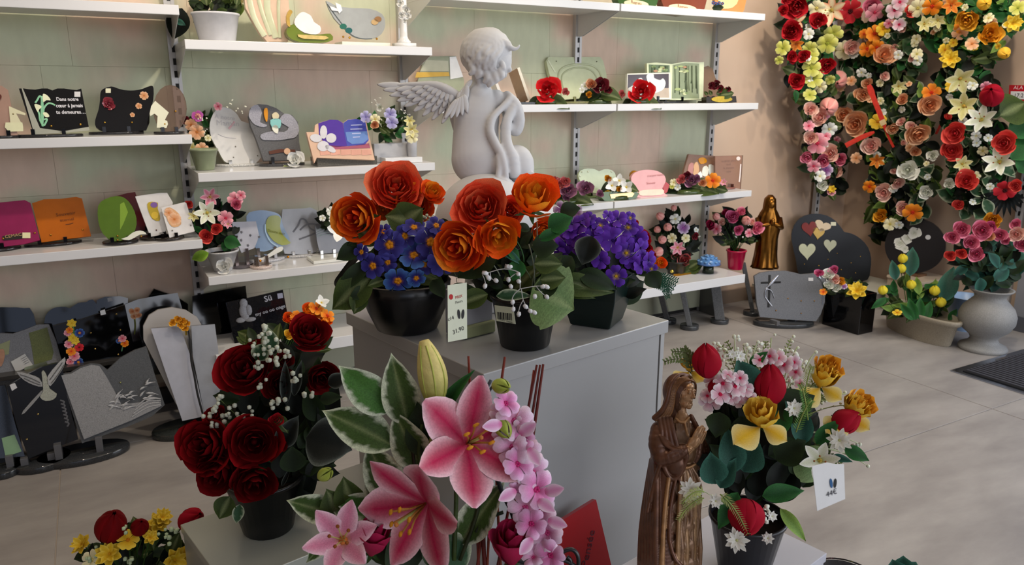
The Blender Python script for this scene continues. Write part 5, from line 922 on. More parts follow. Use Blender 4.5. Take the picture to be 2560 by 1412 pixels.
# ------------------------------------------------------------------ right corner: big stones, planters, vase
def onplane_pt(px, py, X): return onX(px, py, X)
def hz(label, pts, P, nrm, col='0b0c0e', th=.03, sm=2, kind='plastic', name='memorial_stone', tilt=6.):
    """upright stone whose face looks along nrm (degrees yaw)"""
    t = thing(name, label, 'memorial stone', P); pl = Pl(P, nrm, tilt); part('slab', slab(G(), pl, pts, th, hx(col), 0, sm), kind, t, smooth=False, bevel=.004); return t, pl
P = onZ(2105, 698, .15)
t, pl = hz('big black heart-shaped stone decorated with small pearly hearts', [(1979, 600), (1981, 575), (1992, 553), (2012, 539), (2040, 534), (2068, 539), (2090, 553), (2106, 573), (2112, 580), (2130, 584), (2152, 597), (2170, 618), (2178, 645), (2176, 675), (2168, 700), (2130, 703), (2090, 695), (2040, 690), (2000, 690), (1990, 650)], P, -42)
for P_, c in ((heart(2018, 668*0+628, 42, 44), 'c0c4a8'), (heart(2075, 614, 32, 34, 5), 'b4b8a0'), (heart(2024, 572, 38, 40, -8), '7a2410'), (heart(2056, 566, 42, 30, 20), 'd8c4a4'), (heart(2046, 583, 30, 32, 8), 'c8a858')): dec(t, pl, P_, c, .010, .010, 'gloss', 'pearly_heart')
for o_ in list(t.children):
    if o_.name.startswith('pearly'): m_ = o_.modifiers.new('bevel', 'BEVEL'); m_.width = .004; m_.segments = 2
dec(t, pl, rect(2077, 555, 2090, 564), 'd8d8c0', .002, name='price_sticker'); stud(t, pl, [(2011, 660), (2047, 664), (2070, 648), (2093, 633), (2128, 657), (2103, 674), (2139, 682), (2151, 641)], 'c8a050', .004)
q = pl.at(2090, 697, -.015); g = G(); lathe(g, [(.98, .0005), (1, .008), (1, max(.012, q.z-.13+.004))], hx('1c1c1e'), 30, Matrix.Translation((q.x, q.y, .13)) @ Matrix.Rotation(math.radians(-42), 4, 'Z') @ Matrix.Diagonal((.17, .06, 1, 1))); part('base', g, 'polish', t)
t = thing('display_plinth', 'small beige plinth under the round black plate stone', 'plinth', (4.51, 2.8, 0)); part('body', box(G(), (4.37, 2.70, 0), (4.65, 2.925, .22), hx('b8a490')), 'lacquer', t, smooth=False); part('top_panel', box(G(), (4.36, 2.69, .22), (4.66, 2.927, .235), hx('c8b8a4')), 'lacquer', t, smooth=False, bevel=.001)
P = onX(2290, 686, 4.5)
t, pl = hz('round black plate stone engraved with grey roses', ell(2288, 614, 76, 68, 40), P, -68, '1c1c20')
for x, y, d in ((2285, 582, 30), (2250, 608, 32), (2268, 596, 24), (2262, 622, 18)): flo(t, pl, ROSE['white'], x, y, d, .003, 'engraved_rose', .1)
for o_ in [c for c in t.children if c.name.startswith('engraved')]: pass
dec(t, pl, ell(2320, 593, 7, 6, 12), 'd0d0d0', .003, name='price_sticker')
q = pl.at(2288, 682, -.015); part('stand', box(G(), (q.x-.045, q.y-.05, .2355), (q.x+.045, q.y+.05, max(q.z, .245)), hx('6a4a34')), 'lacquer', t, smooth=False)
# black box planter
A = Vector((3.765, 2.66, 0)); t = thing('box_planter', 'glossy black box planter with white, orange and yellow blossoms', 'planter', A); H_ = rise(A, 738)
part('box', box(G(), (A.x, A.y, 0), (A.x+.13, A.y+.25, H_), hx('050506')), 'polish', t, smooth=False, bevel=.003); D = dep(A+Vector((0, .1, H_)))
r_ = random.Random(31); filler(t, [LEAF['dark'], LEAF['olive']], 30, 2120, 722, 56, 18, D-.05, .08, 30, r_)
for x, y, d, m in ((2142, 730, 52, STAR['yellow']), (2070, 690, 30, ROSE['white']), (2086, 702, 28, ROSE['blush']), (2072, 715, 26, ROSE['white']), (2090, 722, 24, ROSE['white']), (2100, 706, 24, ROSE['amber']), (2110, 716, 18, PAN['mauvewhite']), (2058, 730, 20, PAN['orange']), (2084, 678, 24, ROSE['hotpink']), (2048, 686, 22, ROSE['hotpink'])): fl(t, 'blossom', m, x, y, D-.1, d, 0, -.5)
# oval stoneware planter
A = onZ(2185, 812, 0); B = onZ(2375, 888, 0); Cn = (A+B)*.5; Cn += Vector(((B-A).normalized().y*-1, (B-A).normalized().x, 0))*.10; LL = (B-A).length*.94; Cn -= (B-A)*.09; t = thing('oval_planter', 'long oval stoneware planter filled with yellow rosebuds', 'planter', Cn)
Mp = Matrix.Translation(Cn) @ Matrix.Rotation(math.atan2((B-A).y, (B-A).x), 4, 'Z') @ Matrix.Diagonal((LL*.5, .10, 1, 1)); pc = hx('a09684'); H_ = .155; g = G()
lathe(g, [(.82, .0), (.84, .006), (.95, H_-.03), (1.02, H_-.028), (1.05, H_-.01), (1.04, H_), (.97, H_), (.94, H_-.03), (.001, H_-.035, hx('1a120c'))], pc, 44, Mp, cap=False); part('trough', g, 'stone', t)
D = dep(Cn+Vector((0, 0, .2))); r_ = random.Random(33); filler(t, [LEAF['olive'], LEAF['dark'], LEAF['green'], LEAF['light']], 64, 2285, 745, 88, 50, D-.02, .14, 40, r_)
for x, y, d, m in ((2257, 643, 24, 0), (2253, 668, 24, 0), (2207, 722, 24, 0), (2278, 708, 24, 0), (2337, 723, 26, 0), (2352, 752, 26, 0), (2243, 770, 24, 1)): fl(t, 'rosebud', TUL['yellowbud'] if not m else PAN['yellow'], x, y+d*.5, D-.08, d, 0, -1.2)
for a in ((2275, 690, 2282, 615), (2358, 755, 2386, 662), (2290, 800, 2272, 745), (2300, 800, 2300, 742), (2310, 805, 2328, 750), (2285, 800, 2252, 760), (2215, 745, 2180, 770), (2240, 700, 2230, 650), (2370, 800, 2395, 770)): lf(t, LEAF['teal' if a[3] < 700 else 'green'], *a, D-.1, D-.1, .8)
for a, b in (((2257, 655), (2270, 760)), ((2253, 680), (2268, 770)), ((2207, 735), (2240, 780)), ((2278, 720), (2280, 780)), ((2337, 735), (2320, 800)), ((2352, 765), (2330, 820))):
    g = G(); tube(g, arc(atd(*a, D-.07), atd(*b, D-.03), (0, 0, 0), 4), .002, hx('3a5a20'), 4); part('stem', g, 'leaf', t)
# granite vase with pink roses
Cn = onZ(2455, 872, 0); t = thing('granite_vase', 'mottled grey granite vase full of pink roses by the right wall', 'vase', Cn); H_ = rise(Cn, 722); k = 1/FPX*dep(Cn); g = G()
pr = [(52, 0), (55, .03), (52, .07), (36, .12), (30, .18), (34, .24), (52, .34), (62, .46), (63, .58), (56, .70), (42, .80), (34, .86), (36, .92), (48, .98), (50, 1.0), (44, 1.0), (34, .92), (.5, .88)]
lathe(g, [(a*k, b*H_) for a, b in pr], hx('8a8884'), 44, Matrix.Translation(Cn), cap=False); part('vase', g, 'stone', t); D = dep(Cn+Vector((0, 0, H_)))
r_ = random.Random(35); filler(t, [LEAF['dark'], LEAF['darker'], LEAF['teal'], LEAF['dark']], 110, 2470, 655, 85, 70, D, .14, 46, r_)
for x, y, d, m in ((2456, 575, 48, 'pink'), (2476, 568, 30, 'hotpink'), (2405, 572, 40, 'pink'), (2380, 592, 34, 'pink'), (2428, 607, 36, 'pink'), (2442, 634, 38, 'pink'), (2403, 633, 26, 'coral'), (2375, 638, 26, 'coral'), (2500, 588, 34, 'pink'), (2540, 585, 40, 'blush'), (2556, 610, 36, 'pink'), (2515, 602, 20, 'pink'), (2540, 560, 26, 'pink'), (2470, 590, 30, 'peach')): fl(t, 'rose', ROSE[m], x, y, D-.12, d)
fl(t, 'blossom', ROSE['amber'], 2482, 550, D-.02, 40)
t = thing('pale_bucket', 'pale blue bucket half hidden between the oval planter and the vase', 'bucket', onZ(2400, 835, 0)); P = Vector(t.location); P.x += .12; P.y += .06; t.location = P; g = G(); lathe(g, [(.075, .0), (.10, .2), (.105, .2), (.095, .198), (.07, .02)], hx('8aa4c4'), 24, Matrix.Translation(P), cap=False); part('bucket', g, 'plastic', t)
# ------------------------------------------------------------------ hanging flower sprays
def wdep(px, py):
    if px < 2085: return dep(onY(px, py, 3.40))-0
    return dep(onX(px, py, 4.58))
def spray(name, label, anchor, flowers, blobs, seed, n, leaves, extra_kinds, nextra=0, ls=38):
    A = atd(*anchor, wdep(*anchor)); t = thing(name, label, 'flower spray', A, None); r = random.Random(seed)
    tot = sum(b[2]*b[3] for b in blobs)
    for cx, cy, rx, ry in blobs:
        D = wdep(cx, cy)-.05
        for _ in range(int(n*rx*ry/tot)):
            a = r.uniform(0, 6.28); q = math.sqrt(r.random()); x, y = cx+rx*q*math.cos(a), cy+ry*q*math.sin(a); an = r.uniform(0, 6.28); s = ls*r.uniform(.7, 1.3); d = wdep(x, y)-.03-r.uniform(0, .10)
            lf(t, LEAF[r.choice(leaves)], x-.5*s*math.cos(an), y-.5*s*math.sin(an), x+.5*s*math.cos(an), y+.5*s*math.sin(an), d, d-r.uniform(-.03, .03), 1, r.uniform(-.6, .6), r.uniform(-.6, .3))
        for _ in range(int(nextra*rx*ry/tot)):
            a = r.uniform(0, 6.28); q = math.sqrt(r.random()); x, y = cx+rx*q*math.cos(a), cy+ry*q*math.sin(a)
            fl(t, 'blossom', r.choice(extra_kinds), x, y, wdep(x, y)-.14-r.uniform(0, .04), r.uniform(14, 28), r.uniform(-.6, .6), r.uniform(-.6, .6))
    for f in flowers:
        x, y, d, m = f[:4]; fl(t, 'flower', m, x, y, wdep(x, y)-.18-(f[4] if len(f) > 4 else 0), d, r.uniform(-.35, .35), r.uniform(-.4, .5))
    g = G(); g_ = [atd(anchor[0], anchor[1]-20, wdep(*anchor)), A]; 
    for b in blobs: g_.append(atd(b[0], b[1], wdep(b[0], b[1])-.04))
    tube(g, g_, .008, hx('2a3418'), 5); part('backbone', g, 'leaf', t)
    return t
R, PN, S_, TL = ROSE, PAN, STAR, TUL
spray('hanging_flower_spray', 'red rose and lime blossom spray hanging left, nearest the shelves', (2050, 5),
 [(1990, 10, 60, R['red']), (1957, 28, 26, R['red']), (2125, 28, 62, PN['red'], .04), (2080, 25, 78, S_['peach'], .03), (2042, 20, 44, PN['cream']), (2044, 54, 40, R['red'], .03), (1990, 55, 54, S_['peach']), (1978, 80, 50, R['red']), (1976, 75, 36, R['red']), (2082, 85, 52, PN['lime']), (2068, 108, 54, PN['lime'], .02), (2112, 125, 50, PN['cream']), (2024, 120, 40, PN['lime']), (2026, 140, 44, PN['lime']), (1990, 110, 40, S_['orange']), (1958, 120, 40, PN['lime']), (1978, 142, 26, R['red']), (2010, 143, 30, R['red']), (2066, 162, 40, R['red'], .03), (1990, 203, 40, R['red']), (2028, 170, 48, PN['lime']), (2034, 198, 48, PN['lime']), (2050, 215, 36, PN['cream']), (2024, 238, 36, PN['lime']), (2126, 118, 40, R['blush']), (2022, 85, 30, PN['white']), (1948, 150, 24, PN['lime']), (2096, 192, 46, TL['pinkbud']), (2128, 202, 26, PN['peach']), (2100, 218, 28, PN['peach'])],
 [(2010, 60, 62, 90), (2080, 60, 60, 90), (2020, 180, 55, 75), (2085, 200, 45, 60)], 41, 210, ('dark', 'darker', 'olive', 'green'), [PN['lime'], PN['cream'], R['red'], PN['white']], 26)
spray('hanging_flower_spray', 'pale pink rose spray hanging low on the left of the wall display', (2060, 250),
 [(2075, 260, 46, TL['pinkbud']), (2024, 275, 36, R['blush']), (2052, 296, 42, R['blush']), (2022, 315, 30, PN['pink']), (2073, 322, 40, PN['white']), (2044, 358, 56, PN['pink'], .03), (2028, 345, 34, R['blush']), (2078, 385, 44, R['blush']), (2018, 390, 30, R['pink']), (2034, 415, 34, PN['pink']), (2060, 400, 34, R['pink']), (2092, 430, 34, R['blush']), (2066, 425, 34, PN['mauvewhite']), (2050, 440, 30, PN['white']), (2058, 462, 26, R['white']), (2080, 474, 22, S_['yellow']), (2108, 285, 40, R['peach']), (2100, 400, 30, R['pink'])],
 [(2050, 300, 48, 60), (2060, 390, 52, 60), (2075, 455, 30, 40)], 42, 120, ('darker', 'dark', 'olive'), [PN['pink'], PN['white']], 14, 34)
spray('hanging_flower_spray', 'orange and white blossom spray in the middle of the wall display', (2190, 5),
 [(2187, 30, 50, PN['pink']), (2180, 15, 40, R['pink']), (2238, 25, 46, PN['whitepink']), (2248, 62, 34, PN['whitepink']), (2222, 58, 26, PN['pink']), (2185, 85, 46, PN['orange']), (2160, 85, 26, PN['orange']), (2208, 72, 36, PN['yellow']), (2168, 122, 42, PN['orange']), (2192, 118, 40, PN['orange']), (2205, 142, 54, R['peach'], .03), (2160, 235, 34, R['peach']), (2292, 135, 30, PN['cream']), (2275, 30, 30, R['coral']), (2310, 60, 44, S_['cream']), (2295, 20, 46, PN['cream']), (2250, 5, 40, PN['whitepink'])],
 [(2200, 60, 60, 50), (2230, 150, 80, 55), (2150, 160, 40, 40), (2260, 90, 40, 70)], 43, 170, ('dark', 'olive', 'ruscus', 'varsmall', 'green'), [PN['cream'], PN['peach'], R['blush'], PN['white']], 26)
spray('hanging_flower_spray', 'large cream and peach rose spray hanging in the centre, with red ribbon', (2260, 200),
 [(2292, 330, 56, R['peach'], .04), (2182, 365, 46, R['blush'], .03), (2270, 425, 50, R['white'], .03), (2258, 250, 28, R['peach']), (2322, 262, 52, R['peach'], .03), (2328, 232, 48, PN['orange']), (2232, 318, 30, R['peach']), (2332, 390, 28, R['white']), (2290, 378, 26, R['peach']), (2242, 455, 30, R['blush']), (2195, 305, 44, PN['yellow']), (2142, 310, 60, R['peach']), (2150, 240, 36, R['peach']), (2210, 480, 44, R['blush']), (2256, 518, 36, R['blush']), (2174, 466, 34, PN['orange']), (2225, 560, 34, PN['cream']), (2282, 530, 50, PN['orange']), (2318, 478, 34, R['white']), (2192, 400, 40, S_['orange']), (2140, 395, 30, PN['peach']), (2246, 215, 40, S_['cream']), (2170, 210, 26, R['peach']), (2205, 540, 34, R['amber'])],
 [(2230, 240, 90, 60), (2240, 340, 100, 70), (2260, 440, 85, 60), (2240, 520, 70, 50), (2215, 575, 45, 30)], 44, 330, ('darker', 'dark', 'darker', 'olive', 'varsmall', 'light'), [PN['peach'], PN['cream'], PN['white'], R['blush']], 26, 42)
spray('hanging_flower_spray', 'yellow and orange tulip spray hanging at the top right of the wall', (2440, 5),
 [(2420, 42, 52, R['amber'], .03), (2408, 62, 46, PN['orange']), (2456, 8, 34, TL['yellow']), (2470, 88, 54, R['amber'], .03), (2530, 58, 48, S_['yellow']), (2505, 128, 30, TL['yellow'], .03), (2330, 15, 50, PN['orange']), (2378, 12, 48, S_['orange']), (2375, 150, 50, S_['yellow']), (2400, 80, 40, PN['peach']), (2345, 50, 40, S_['cream']), (2430, 110, 34, PN['peach']), (2362, 125, 34, PN['yellow']), (2545, 20, 40, PN['lime'])],
 [(2400, 50, 85, 60), (2440, 110, 70, 60), (2500, 40, 55, 50), (2350, 60, 40, 60)], 45, 200, ('dark', 'green', 'olive', 'green', 'light'), [PN['yellow'], PN['peach'], PN['cream']], 20, 44)
spray('hanging_flower_spray', 'coral rose and white lily spray hanging at the right of the wall', (2440, 170),
 [(2390, 335, 54, R['coral'], .03), (2376, 380, 50, R['coral'], .02), (2512, 358, 56, R['coral'], .04), (2455, 300, 76, S_['white'], .03), (2500, 405, 78, S_['white'], .03), (2480, 252, 56, TL['red']), (2415, 455, 52, R['coral']), (2400, 195, 76, S_['cream'], .02), (2410, 265, 72, S_['cream']), (2380, 215, 34, PN['yellow']), (2440, 340, 26, PN['white']), (2470, 345, 22, PN['white']), (2512, 475, 54, PN['red']), (2540, 465, 30, R['coral']), (2405, 410, 46, S_['cream']), (2464, 215, 28, PN['pink']), (2372, 460, 26, R['white'])],
 [(2420, 210, 75, 55), (2440, 300, 80, 65), (2450, 400, 85, 65), (2430, 480, 60, 60)], 46, 300, ('darker', 'dark', 'green', 'varsmall', 'darker', 'varsmall'), [PN['white'], PN['cream'], R['coral']], 16, 44)
t = thing('red_ribbon', 'red ribbon strips tied across the centre flower spray', 'ribbon', atd(2200, 260, wdep(2200, 260)-.2))
for P_, w in (([(2172, 212), (2182, 240), (2196, 275), (2208, 305)], [9, 13, 15, 12]), ([(2208, 306), (2218, 335), (2234, 368)], [10, 9, 6]), ([(2186, 330), (2150, 345), (2114, 364)], [5, 10, 12]), ([(2360, 280), (2352, 310), (2340, 335)], [8, 10, 6])):
    D = wdep(2200, 280)-.24; Pp = Pl(atd(2200, 300, D), -40, 0); part('ribbon_strip', stroke(G(), Pp, P_, w, hx('c03020'), 0, .002), 'petal', t)
g = G(); Pp = Pl(atd(2200, 300, wdep(2200, 280)-.24), -40, 0); part('ribbon_knot', stroke(g, Pp, [(2204, 300), (2210, 312)], [13, 14], hx('c8b080'), .004, .003), 'petal', t)
lf(t2 := thing('palm_frond', 'large veined green leaves at the right edge below the red sign', 'leaves', atd(2540, 300, wdep(2540, 300)-.05)), LEAF['olive'], 2500, 290, 2575, 250, wdep(2530, 280)-.12, wide=1.6)
for a in ((2520, 330, 2590, 300), (2530, 400, 2580, 330), (2545, 430, 2600, 380)): lf(t2, LEAF['green'], *a, wdep(2530, 330)-.1, wide=1.6)
for k in range(11): a = math.radians(20+k*15); lf(t2, LEAF['blackblade'], 2515, 480, 2515+70*math.cos(a), 480+62*math.sin(a), wdep(2515, 480)-.05, wide=1.2)
g = G(); tube(g, [atd(2515, 480, wdep(2515, 480)-.04), atd(2540, 300, wdep(2540, 300)-.02), Vector((4.69, 2.33, atd(2540, 300, wdep(2540, 300)).z))], .005, hx('1c2818'), 5); part('stem', g, 'leaf', t2)
# ------------------------------------------------------------------ pots on the podium
DB = 1.62
# left: oval black bowl with ranunculus and primroses
P = onZ(1010, 838, PODZ); D = dep(P); k = D/FPX
t = thing('bowl_arrangement', 'black bowl planted with orange ranunculus and blue primroses on the podium left', 'bouquet', P); g = G(); Pc = P+Fh*.055
lathe(g, [(72*k, .001), (78*k, .004), (100*k, .05), (112*k, .09), (114*k, .115), (108*k, .118), (100*k, .10), (.001, .095)], hx('07080a'), 40, Matrix.Translation(Pc), cap=False); part('bowl', g, 'plastic', t)
D = dep(Pc+Vector((0, 0, .12))); r_ = random.Random(51); filler(t, [LEAF['darker'], LEAF['dark'], LEAF['darker'], LEAF['olive']], 80, 1010, 680, 120, 62, D+.02, .10, 70, r_)
for x, y, d, m, tx, ty, z in ((985, 478, 118, 'coralorange', .1, -.35, 0), (910, 542, 112, 'orange', -.5, .05, -.05), (1073, 492, 62, 'orange2', .4, -.6, 0), (1030, 520, 90, 'orange', .2, -.3, .01), (960, 522, 60, 'orange2', -.1, .1, .02)): fl(t, 'ranunculus', ROSE[m], x, y, D-.02+z, d*1.12, tx, ty, None, 1.05)
for x, y, d, m, tx, ty in ((975, 612, 78, 'blue', -.2, -.1), (1076, 605, 84, 'blue', .2, -.1), (1035, 640, 78, 'blue2', 0, -.5), (1102, 652, 78, 'blue', .4, .1), (934, 664, 66, 'blue', -.5, .1), (995, 700, 74, 'blue2', -.1, .5), (1035, 570, 60, 'blue', 0, -.9), (970, 655, 50, 'blue', -.2, .2), (1040, 694, 50, 'blue2', .3, .5), (1012, 590, 60, 'blue', 0, 0), (1120, 615, 60, 'blue', .5, 0), (960, 580, 44, 'blue', -.4, -.4), (1090, 565, 52, 'blue', .2, -.6), (905, 630, 44, 'blue', -.6, 0), (1060, 660, 56, 'blue', .1, .2)): fl(t, 'primrose', PAN[m], x, y, D-.10, d*1.05, tx, ty)
for a, m, w in (((1005, 560, 1050, 520), 'olive', 2.2), ((1045, 560, 965, 535), 'olive', 1.6), ((955, 600, 892, 568), 'olive', 1.5), ((905, 612, 840, 645), 'dark', 1.1), ((915, 595, 870, 610), 'dark', .9), ((930, 690, 825, 770), 'olive', 1.1), ((925, 720, 872, 745), 'dark', 1.), ((905, 730, 885, 782), 'olive', 1.3), ((1020, 655, 1092, 688), 'olive', .8), ((960, 700, 920, 712), 'olive', 1.), ((1100, 572, 1125, 560), 'dark', 2.), ((1120, 735, 1190, 720), 'dark', 1.), ((930, 650, 835, 730), 'dark', .6), ((1080, 700, 1110, 740), 'dark', 1.2)): lf(t, LEAF[m], *a, D-.08, D-.1, w, 0, -.3)
for q in range(7): a = (905-q*3, 640+q*3, 838-q*6, 668+q*12); lf(t, LEAF['blackblade'], *a, D-.04, D+.02, 1., 0, -.2)
lf(t, LEAF['varsmall'], 905, 655, 868, 690, D-.05, wide=.4); g = G()
for A_, B_ in (((1060, 520), (1045, 560)), ((1075, 515), (1050, 570)), ((940, 590), (960, 640)), ((868, 612), (900, 592))): tube(g, arc(atd(*A_, D-.03), atd(*B_, D-.02)), .0014, hx('243a18'), 4)
part('stems', g, 'leaf', t); g = G(); puffs(g, [atd(x, y, D-.05) for x, y in ((1072, 545), (1078, 550), (1066, 552))], .005, hx('d8d8b8'), r_, 3); part('pale_buds', g, 'petal', t)
# centre: round black pot with orange ranunculus
P = onZ(1312, 860, PODZ); k = dep(P)/FPX; t = thing('ranunculus_pot', 'round black pot of orange ranunculus with lily of the valley, centre of podium', 'bouquet', P)
_, P = pot_at(t, 0, 0, PODZ, 82*k, 62*k, .115, '08090a', XY=(P.x, P.y)); Hp = .115; D = dep(P+Vector((0, 0, .1)))
r_ = random.Random(52); filler(t, [LEAF['darker'], LEAF['dark'], LEAF['olive'], LEAF['dark']], 60, 1300, 670, 110, 80, D+.03, .08, 74, r_)
for x, y, d, m, tx, ty, z in ((1208, 530, 118, 'coralorange', -.1, -.35, .02), (1165, 606, 118, 'orange', -.5, .25, -.06), (1240, 576, 108, 'orange2', .15, .35, -.08), (1328, 522, 124, 'orange2', .2, -.75, -.03), (1272, 530, 60, 'coralorange', .2, -.2, .03), (1350, 570, 66, 'orange2', .3, .3, .04)): fl(t, 'ranunculus', ROSE[m], x, y, D-.02+z, d*1.12, tx, ty, None, 1.05)
for a, m, w in (((1330, 720, 1438, 768), 'serr', 2.1), ((1395, 700, 1330, 745), 'dark', 1.), ((1220, 735, 1140, 760), 'olive', 1.), ((1300, 650, 1282, 700), 'green', 1.6), ((1335, 660, 1405, 655), 'olive', 1.3), ((1330, 620, 1395, 610), 'dark', 1.6), ((1240, 630, 1140, 690), 'dark', 1.1), ((1325, 575, 1290, 560), 'dark', 1.), ((1370, 570, 1430, 540), 'green', 1.6), ((1345, 600, 1420, 565), 'green', .7), ((1350, 700, 1412, 690), 'olive', 1.5), ((1240, 740, 1330, 735), 'varsmall', .5), ((1265, 600, 1300, 660), 'green', .8), ((1250, 620, 1310, 660), 'teal', .5)): lf(t, LEAF[m], *a, D-.09, D-.1, w, 0, -.3)
for A_, B_, c in (((1342, 555), (1330, 715), '8a9480'), ((1322, 610), (1336, 712), '8a9480'), ((1360, 610), (1326, 700), '4a5a38'), ((1250, 590), (1330, 700), '6a7a58'), ((1212, 640), (1250, 690), '8a9480'), ((1290, 600), (1310, 655), '4a7a4a')): g = G(); tube(g, arc(atd(*A_, D-.06), atd(*B_, D-.05), Rt*.004), .0013, hx(c), 5); part('stem', g, 'leaf', t)
g = G(); tube(g, [atd(x, y, D-.08) for x, y in ((1330, 612), (1348, 630), (1360, 655), (1356, 675), (1340, 685))], .0012, hx('7a8468'), 4); part('wire', g, 'leaf', t)
lf(t, LEAF['ghost'], 1300, 625, 1262, 590, D-.1, wide=.3)
c0 = (1300, 708)
for pts in (((1300, 722), (1300, 695), (1296, 680), (1260, 672), (1225, 680), (1206, 686)), ((1296, 680), (1280, 690), (1270, 700)), ((1300, 722), (1340, 715), (1365, 716)), ((1303, 720), (1308, 750), (1320, 770), (1332, 780)), ((1300, 722), (1286, 735), (1280, 750), (1284, 768)), ((1308, 750), (1300, 765), (1296, 782)), ((1340, 715), (1352, 730), (1368, 742)), ((1225, 680), (1228, 695), (1236, 700)), ((1206, 686), (1212, 700), (1214, 718)), ((1262, 672), (1264, 660), (1270, 668))):
    g = G(); tube(g, [atd(x, y, D-.12) for x, y in smooth_curve(pts, 3, False)], .0010, hx('b8b8b4'), 5); part('sprig_stem', g, 'petal', t)
for x, y, dx, dy in ((1206, 681, 14, 3), (1217, 688, 8, 12), (1236, 698, 8, 6), (1214, 710, -3, 10), (1268, 668, 12, -2), (1272, 664, -6, 4), (1293, 683, 6, 4), (1270, 694, 2, 10), (1275, 712, 4, 8), (1294, 700, 6, 6), (1352, 717, 12, -2), (1362, 714, 10, 6), (1337, 736, 0, 10), (1364, 738, 6, 8), (1282, 750, -1, 10), (1284, 768, -2, 10), (1310, 762, 8, 8), (1322, 775, 8, 5), (1332, 778, 8, 6), (1298, 780, -2, 10)):
    g = G(); tube(g, [atd(x, y, D-.122), atd(x+dx*.6, y+dy*.6, D-.124), atd(x+dx, y+dy, D-.122)], [.0036, .0048, .003], hx('dcdcdc'), 7); part('white_bud', g, 'petal', t)
plb = Pl(P-Fh*(70*k)+Vector((0, 0, .05))-Rt*.04, 4, -4)
plb = Pl(onpl(1263, 788, P-Fh*(72*k)-Rt*.035, (-Fh*.88-Rt*.47+Vector((0, 0, -.1))).normalized()), math.degrees(math.atan2((-Fh*.88-Rt*.47).x, (Fh*.88+Rt*.47).y)), -10)
dec(t, plb, [(1236, 763), (1283, 769), (1289, 810), (1241, 802)], 'c8ccb0', .003, .0008, 'paper', 'barcode_label')
g = G(); bx_ = 1243
while bx_ < 1279: w = rng.choice((1.2, 2., 3.)); slab(g, plb, [(bx_, 780+(bx_-1243)*.1), (bx_+w, 780+(bx_-1243)*.1), (bx_+w+1, 797+(bx_-1243)*.12), (bx_+1, 797+(bx_-1243)*.12)], .0003, hx('181818'), .0036); bx_ += w+1.6
part('barcode', g, 'paper', t, smooth=False); text(t, 'lettering', '700927 100681', plb, 1264, 804, 5, hx('303030'), .0036, rot=-6)
# right: faceted black-green pot with violets
P = onZ(1498, 822, PODZ); Pc = P+Fh*.055; k = dep(P)/FPX; t = thing('violet_pot', 'faceted dark green pot of purple violets at the right of the podium', 'bouquet', Pc); g = G()
V = []; C = []; prof = [(74, 0), (86, .03), (98, .07), (104, .115)]
for rr, z in prof:
    for q in range(4):
        a = math.radians(-100+q*90); V.append((Pc.x+rr*k*math.cos(a)*1.0, Pc.y+rr*k*math.sin(a), PODZ+.001+z)); C.append(hx('061c18'))
F = [(i*4+q, i*4+(q+1) % 4, (i+1)*4+(q+1) % 4, (i+1)*4+q) for i in range(3) for q in range(4)]+[(3, 2, 1, 0), (12, 13, 14, 15)]
g.add(V, F, np.array(C)); part('pot', g, 'plastic', t, smooth=False, bevel=.003); D = dep(Pc+Vector((0, 0, .12)))
r_ = random.Random(53); filler(t, [LEAF['darker'], LEAF['darker'], LEAF['dark']], 90, 1500, 690, 115, 66, D+.02, .10, 70, r_)
vv = [(1545, 548, 52), (1530, 575, 44), (1510, 590, 60), (1532, 600, 70), (1570, 570, 58), (1590, 590, 60), (1560, 610, 58), (1565, 632, 62), (1600, 620, 58), (1620, 650, 54), (1500, 565, 48), (1480, 590, 44), (1600, 660, 54), (1628, 672, 36), (1455, 560, 62), (1430, 560, 50), (1470, 548, 46), (1440, 590, 62), (1415, 605, 58), (1405, 625, 50), (1450, 615, 50), (1502, 650, 52), (1540, 690, 60), (1520, 540, 34), (1610, 595, 34), (1575, 545, 36), (1480, 565, 36), (1425, 580, 48), (1630, 690, 30), (1580, 655, 44)]
for i, (x, y, d) in enumerate(vv): fl(t, 'violet', PAN['violet2' if i % 3 == 1 else 'violet'], x, y, D-.06-.03*math.cos((x-1520)/70), d*1.0, (x-1510)/150+rng.uniform(-.45, .45), (y-620)/150+rng.uniform(-.45, .35))
for x, y, d, m in ((1403, 522, 44, 'mauvewhite'), (1412, 545, 34, 'mauvewhite'), (1440, 530, 40, 'mauvewhite'), (1385, 592, 40, 'mauvewhite'), (1395, 600, 34, 'mauvewhite')): fl(t, 'pale_blossom', PAN[m], x, y, D-.02, d, -.3, -.3)
for a, m, w in (((1480, 590, 1455, 660), 'ghost', 1.3), ((1380, 705, 1540, 725), 'olive', .6), ((1445, 680, 1545, 720), 'dark', .8), ((1400, 530, 1450, 518), 'dark', 1.4), ((1400, 720, 1490, 742), 'olive', .6), ((1620, 680, 1650, 720), 'dark', 1.6), ((1430, 640, 1380, 700), 'dark', 1.2)): lf(t, LEAF[m], *a, D-.10, D-.11, w, 0, -.2)
for x, y, d in ((1580, 563, 30), (1605, 598, 40), (1612, 620, 36), (1625, 640, 28)): fl(t, 'dark_rose', ROSE['red'], x, y, D+.025, d, .3, 0)
fl(t, 'orange_bloom', ROSE['orange2'], 1645, 660, D+.01, 36, .5, -.2)
for q in range(6):
    g = G(); sprig(g, [atd(1630, 690+q*3, D), atd(1660, 690+q*6, D), atd(1695-q*5, 700+q*9, D)], hx('2c5a44'), hx('2c5a44'), 12, .014); part('fir_sprig', g, 'leaf', t)
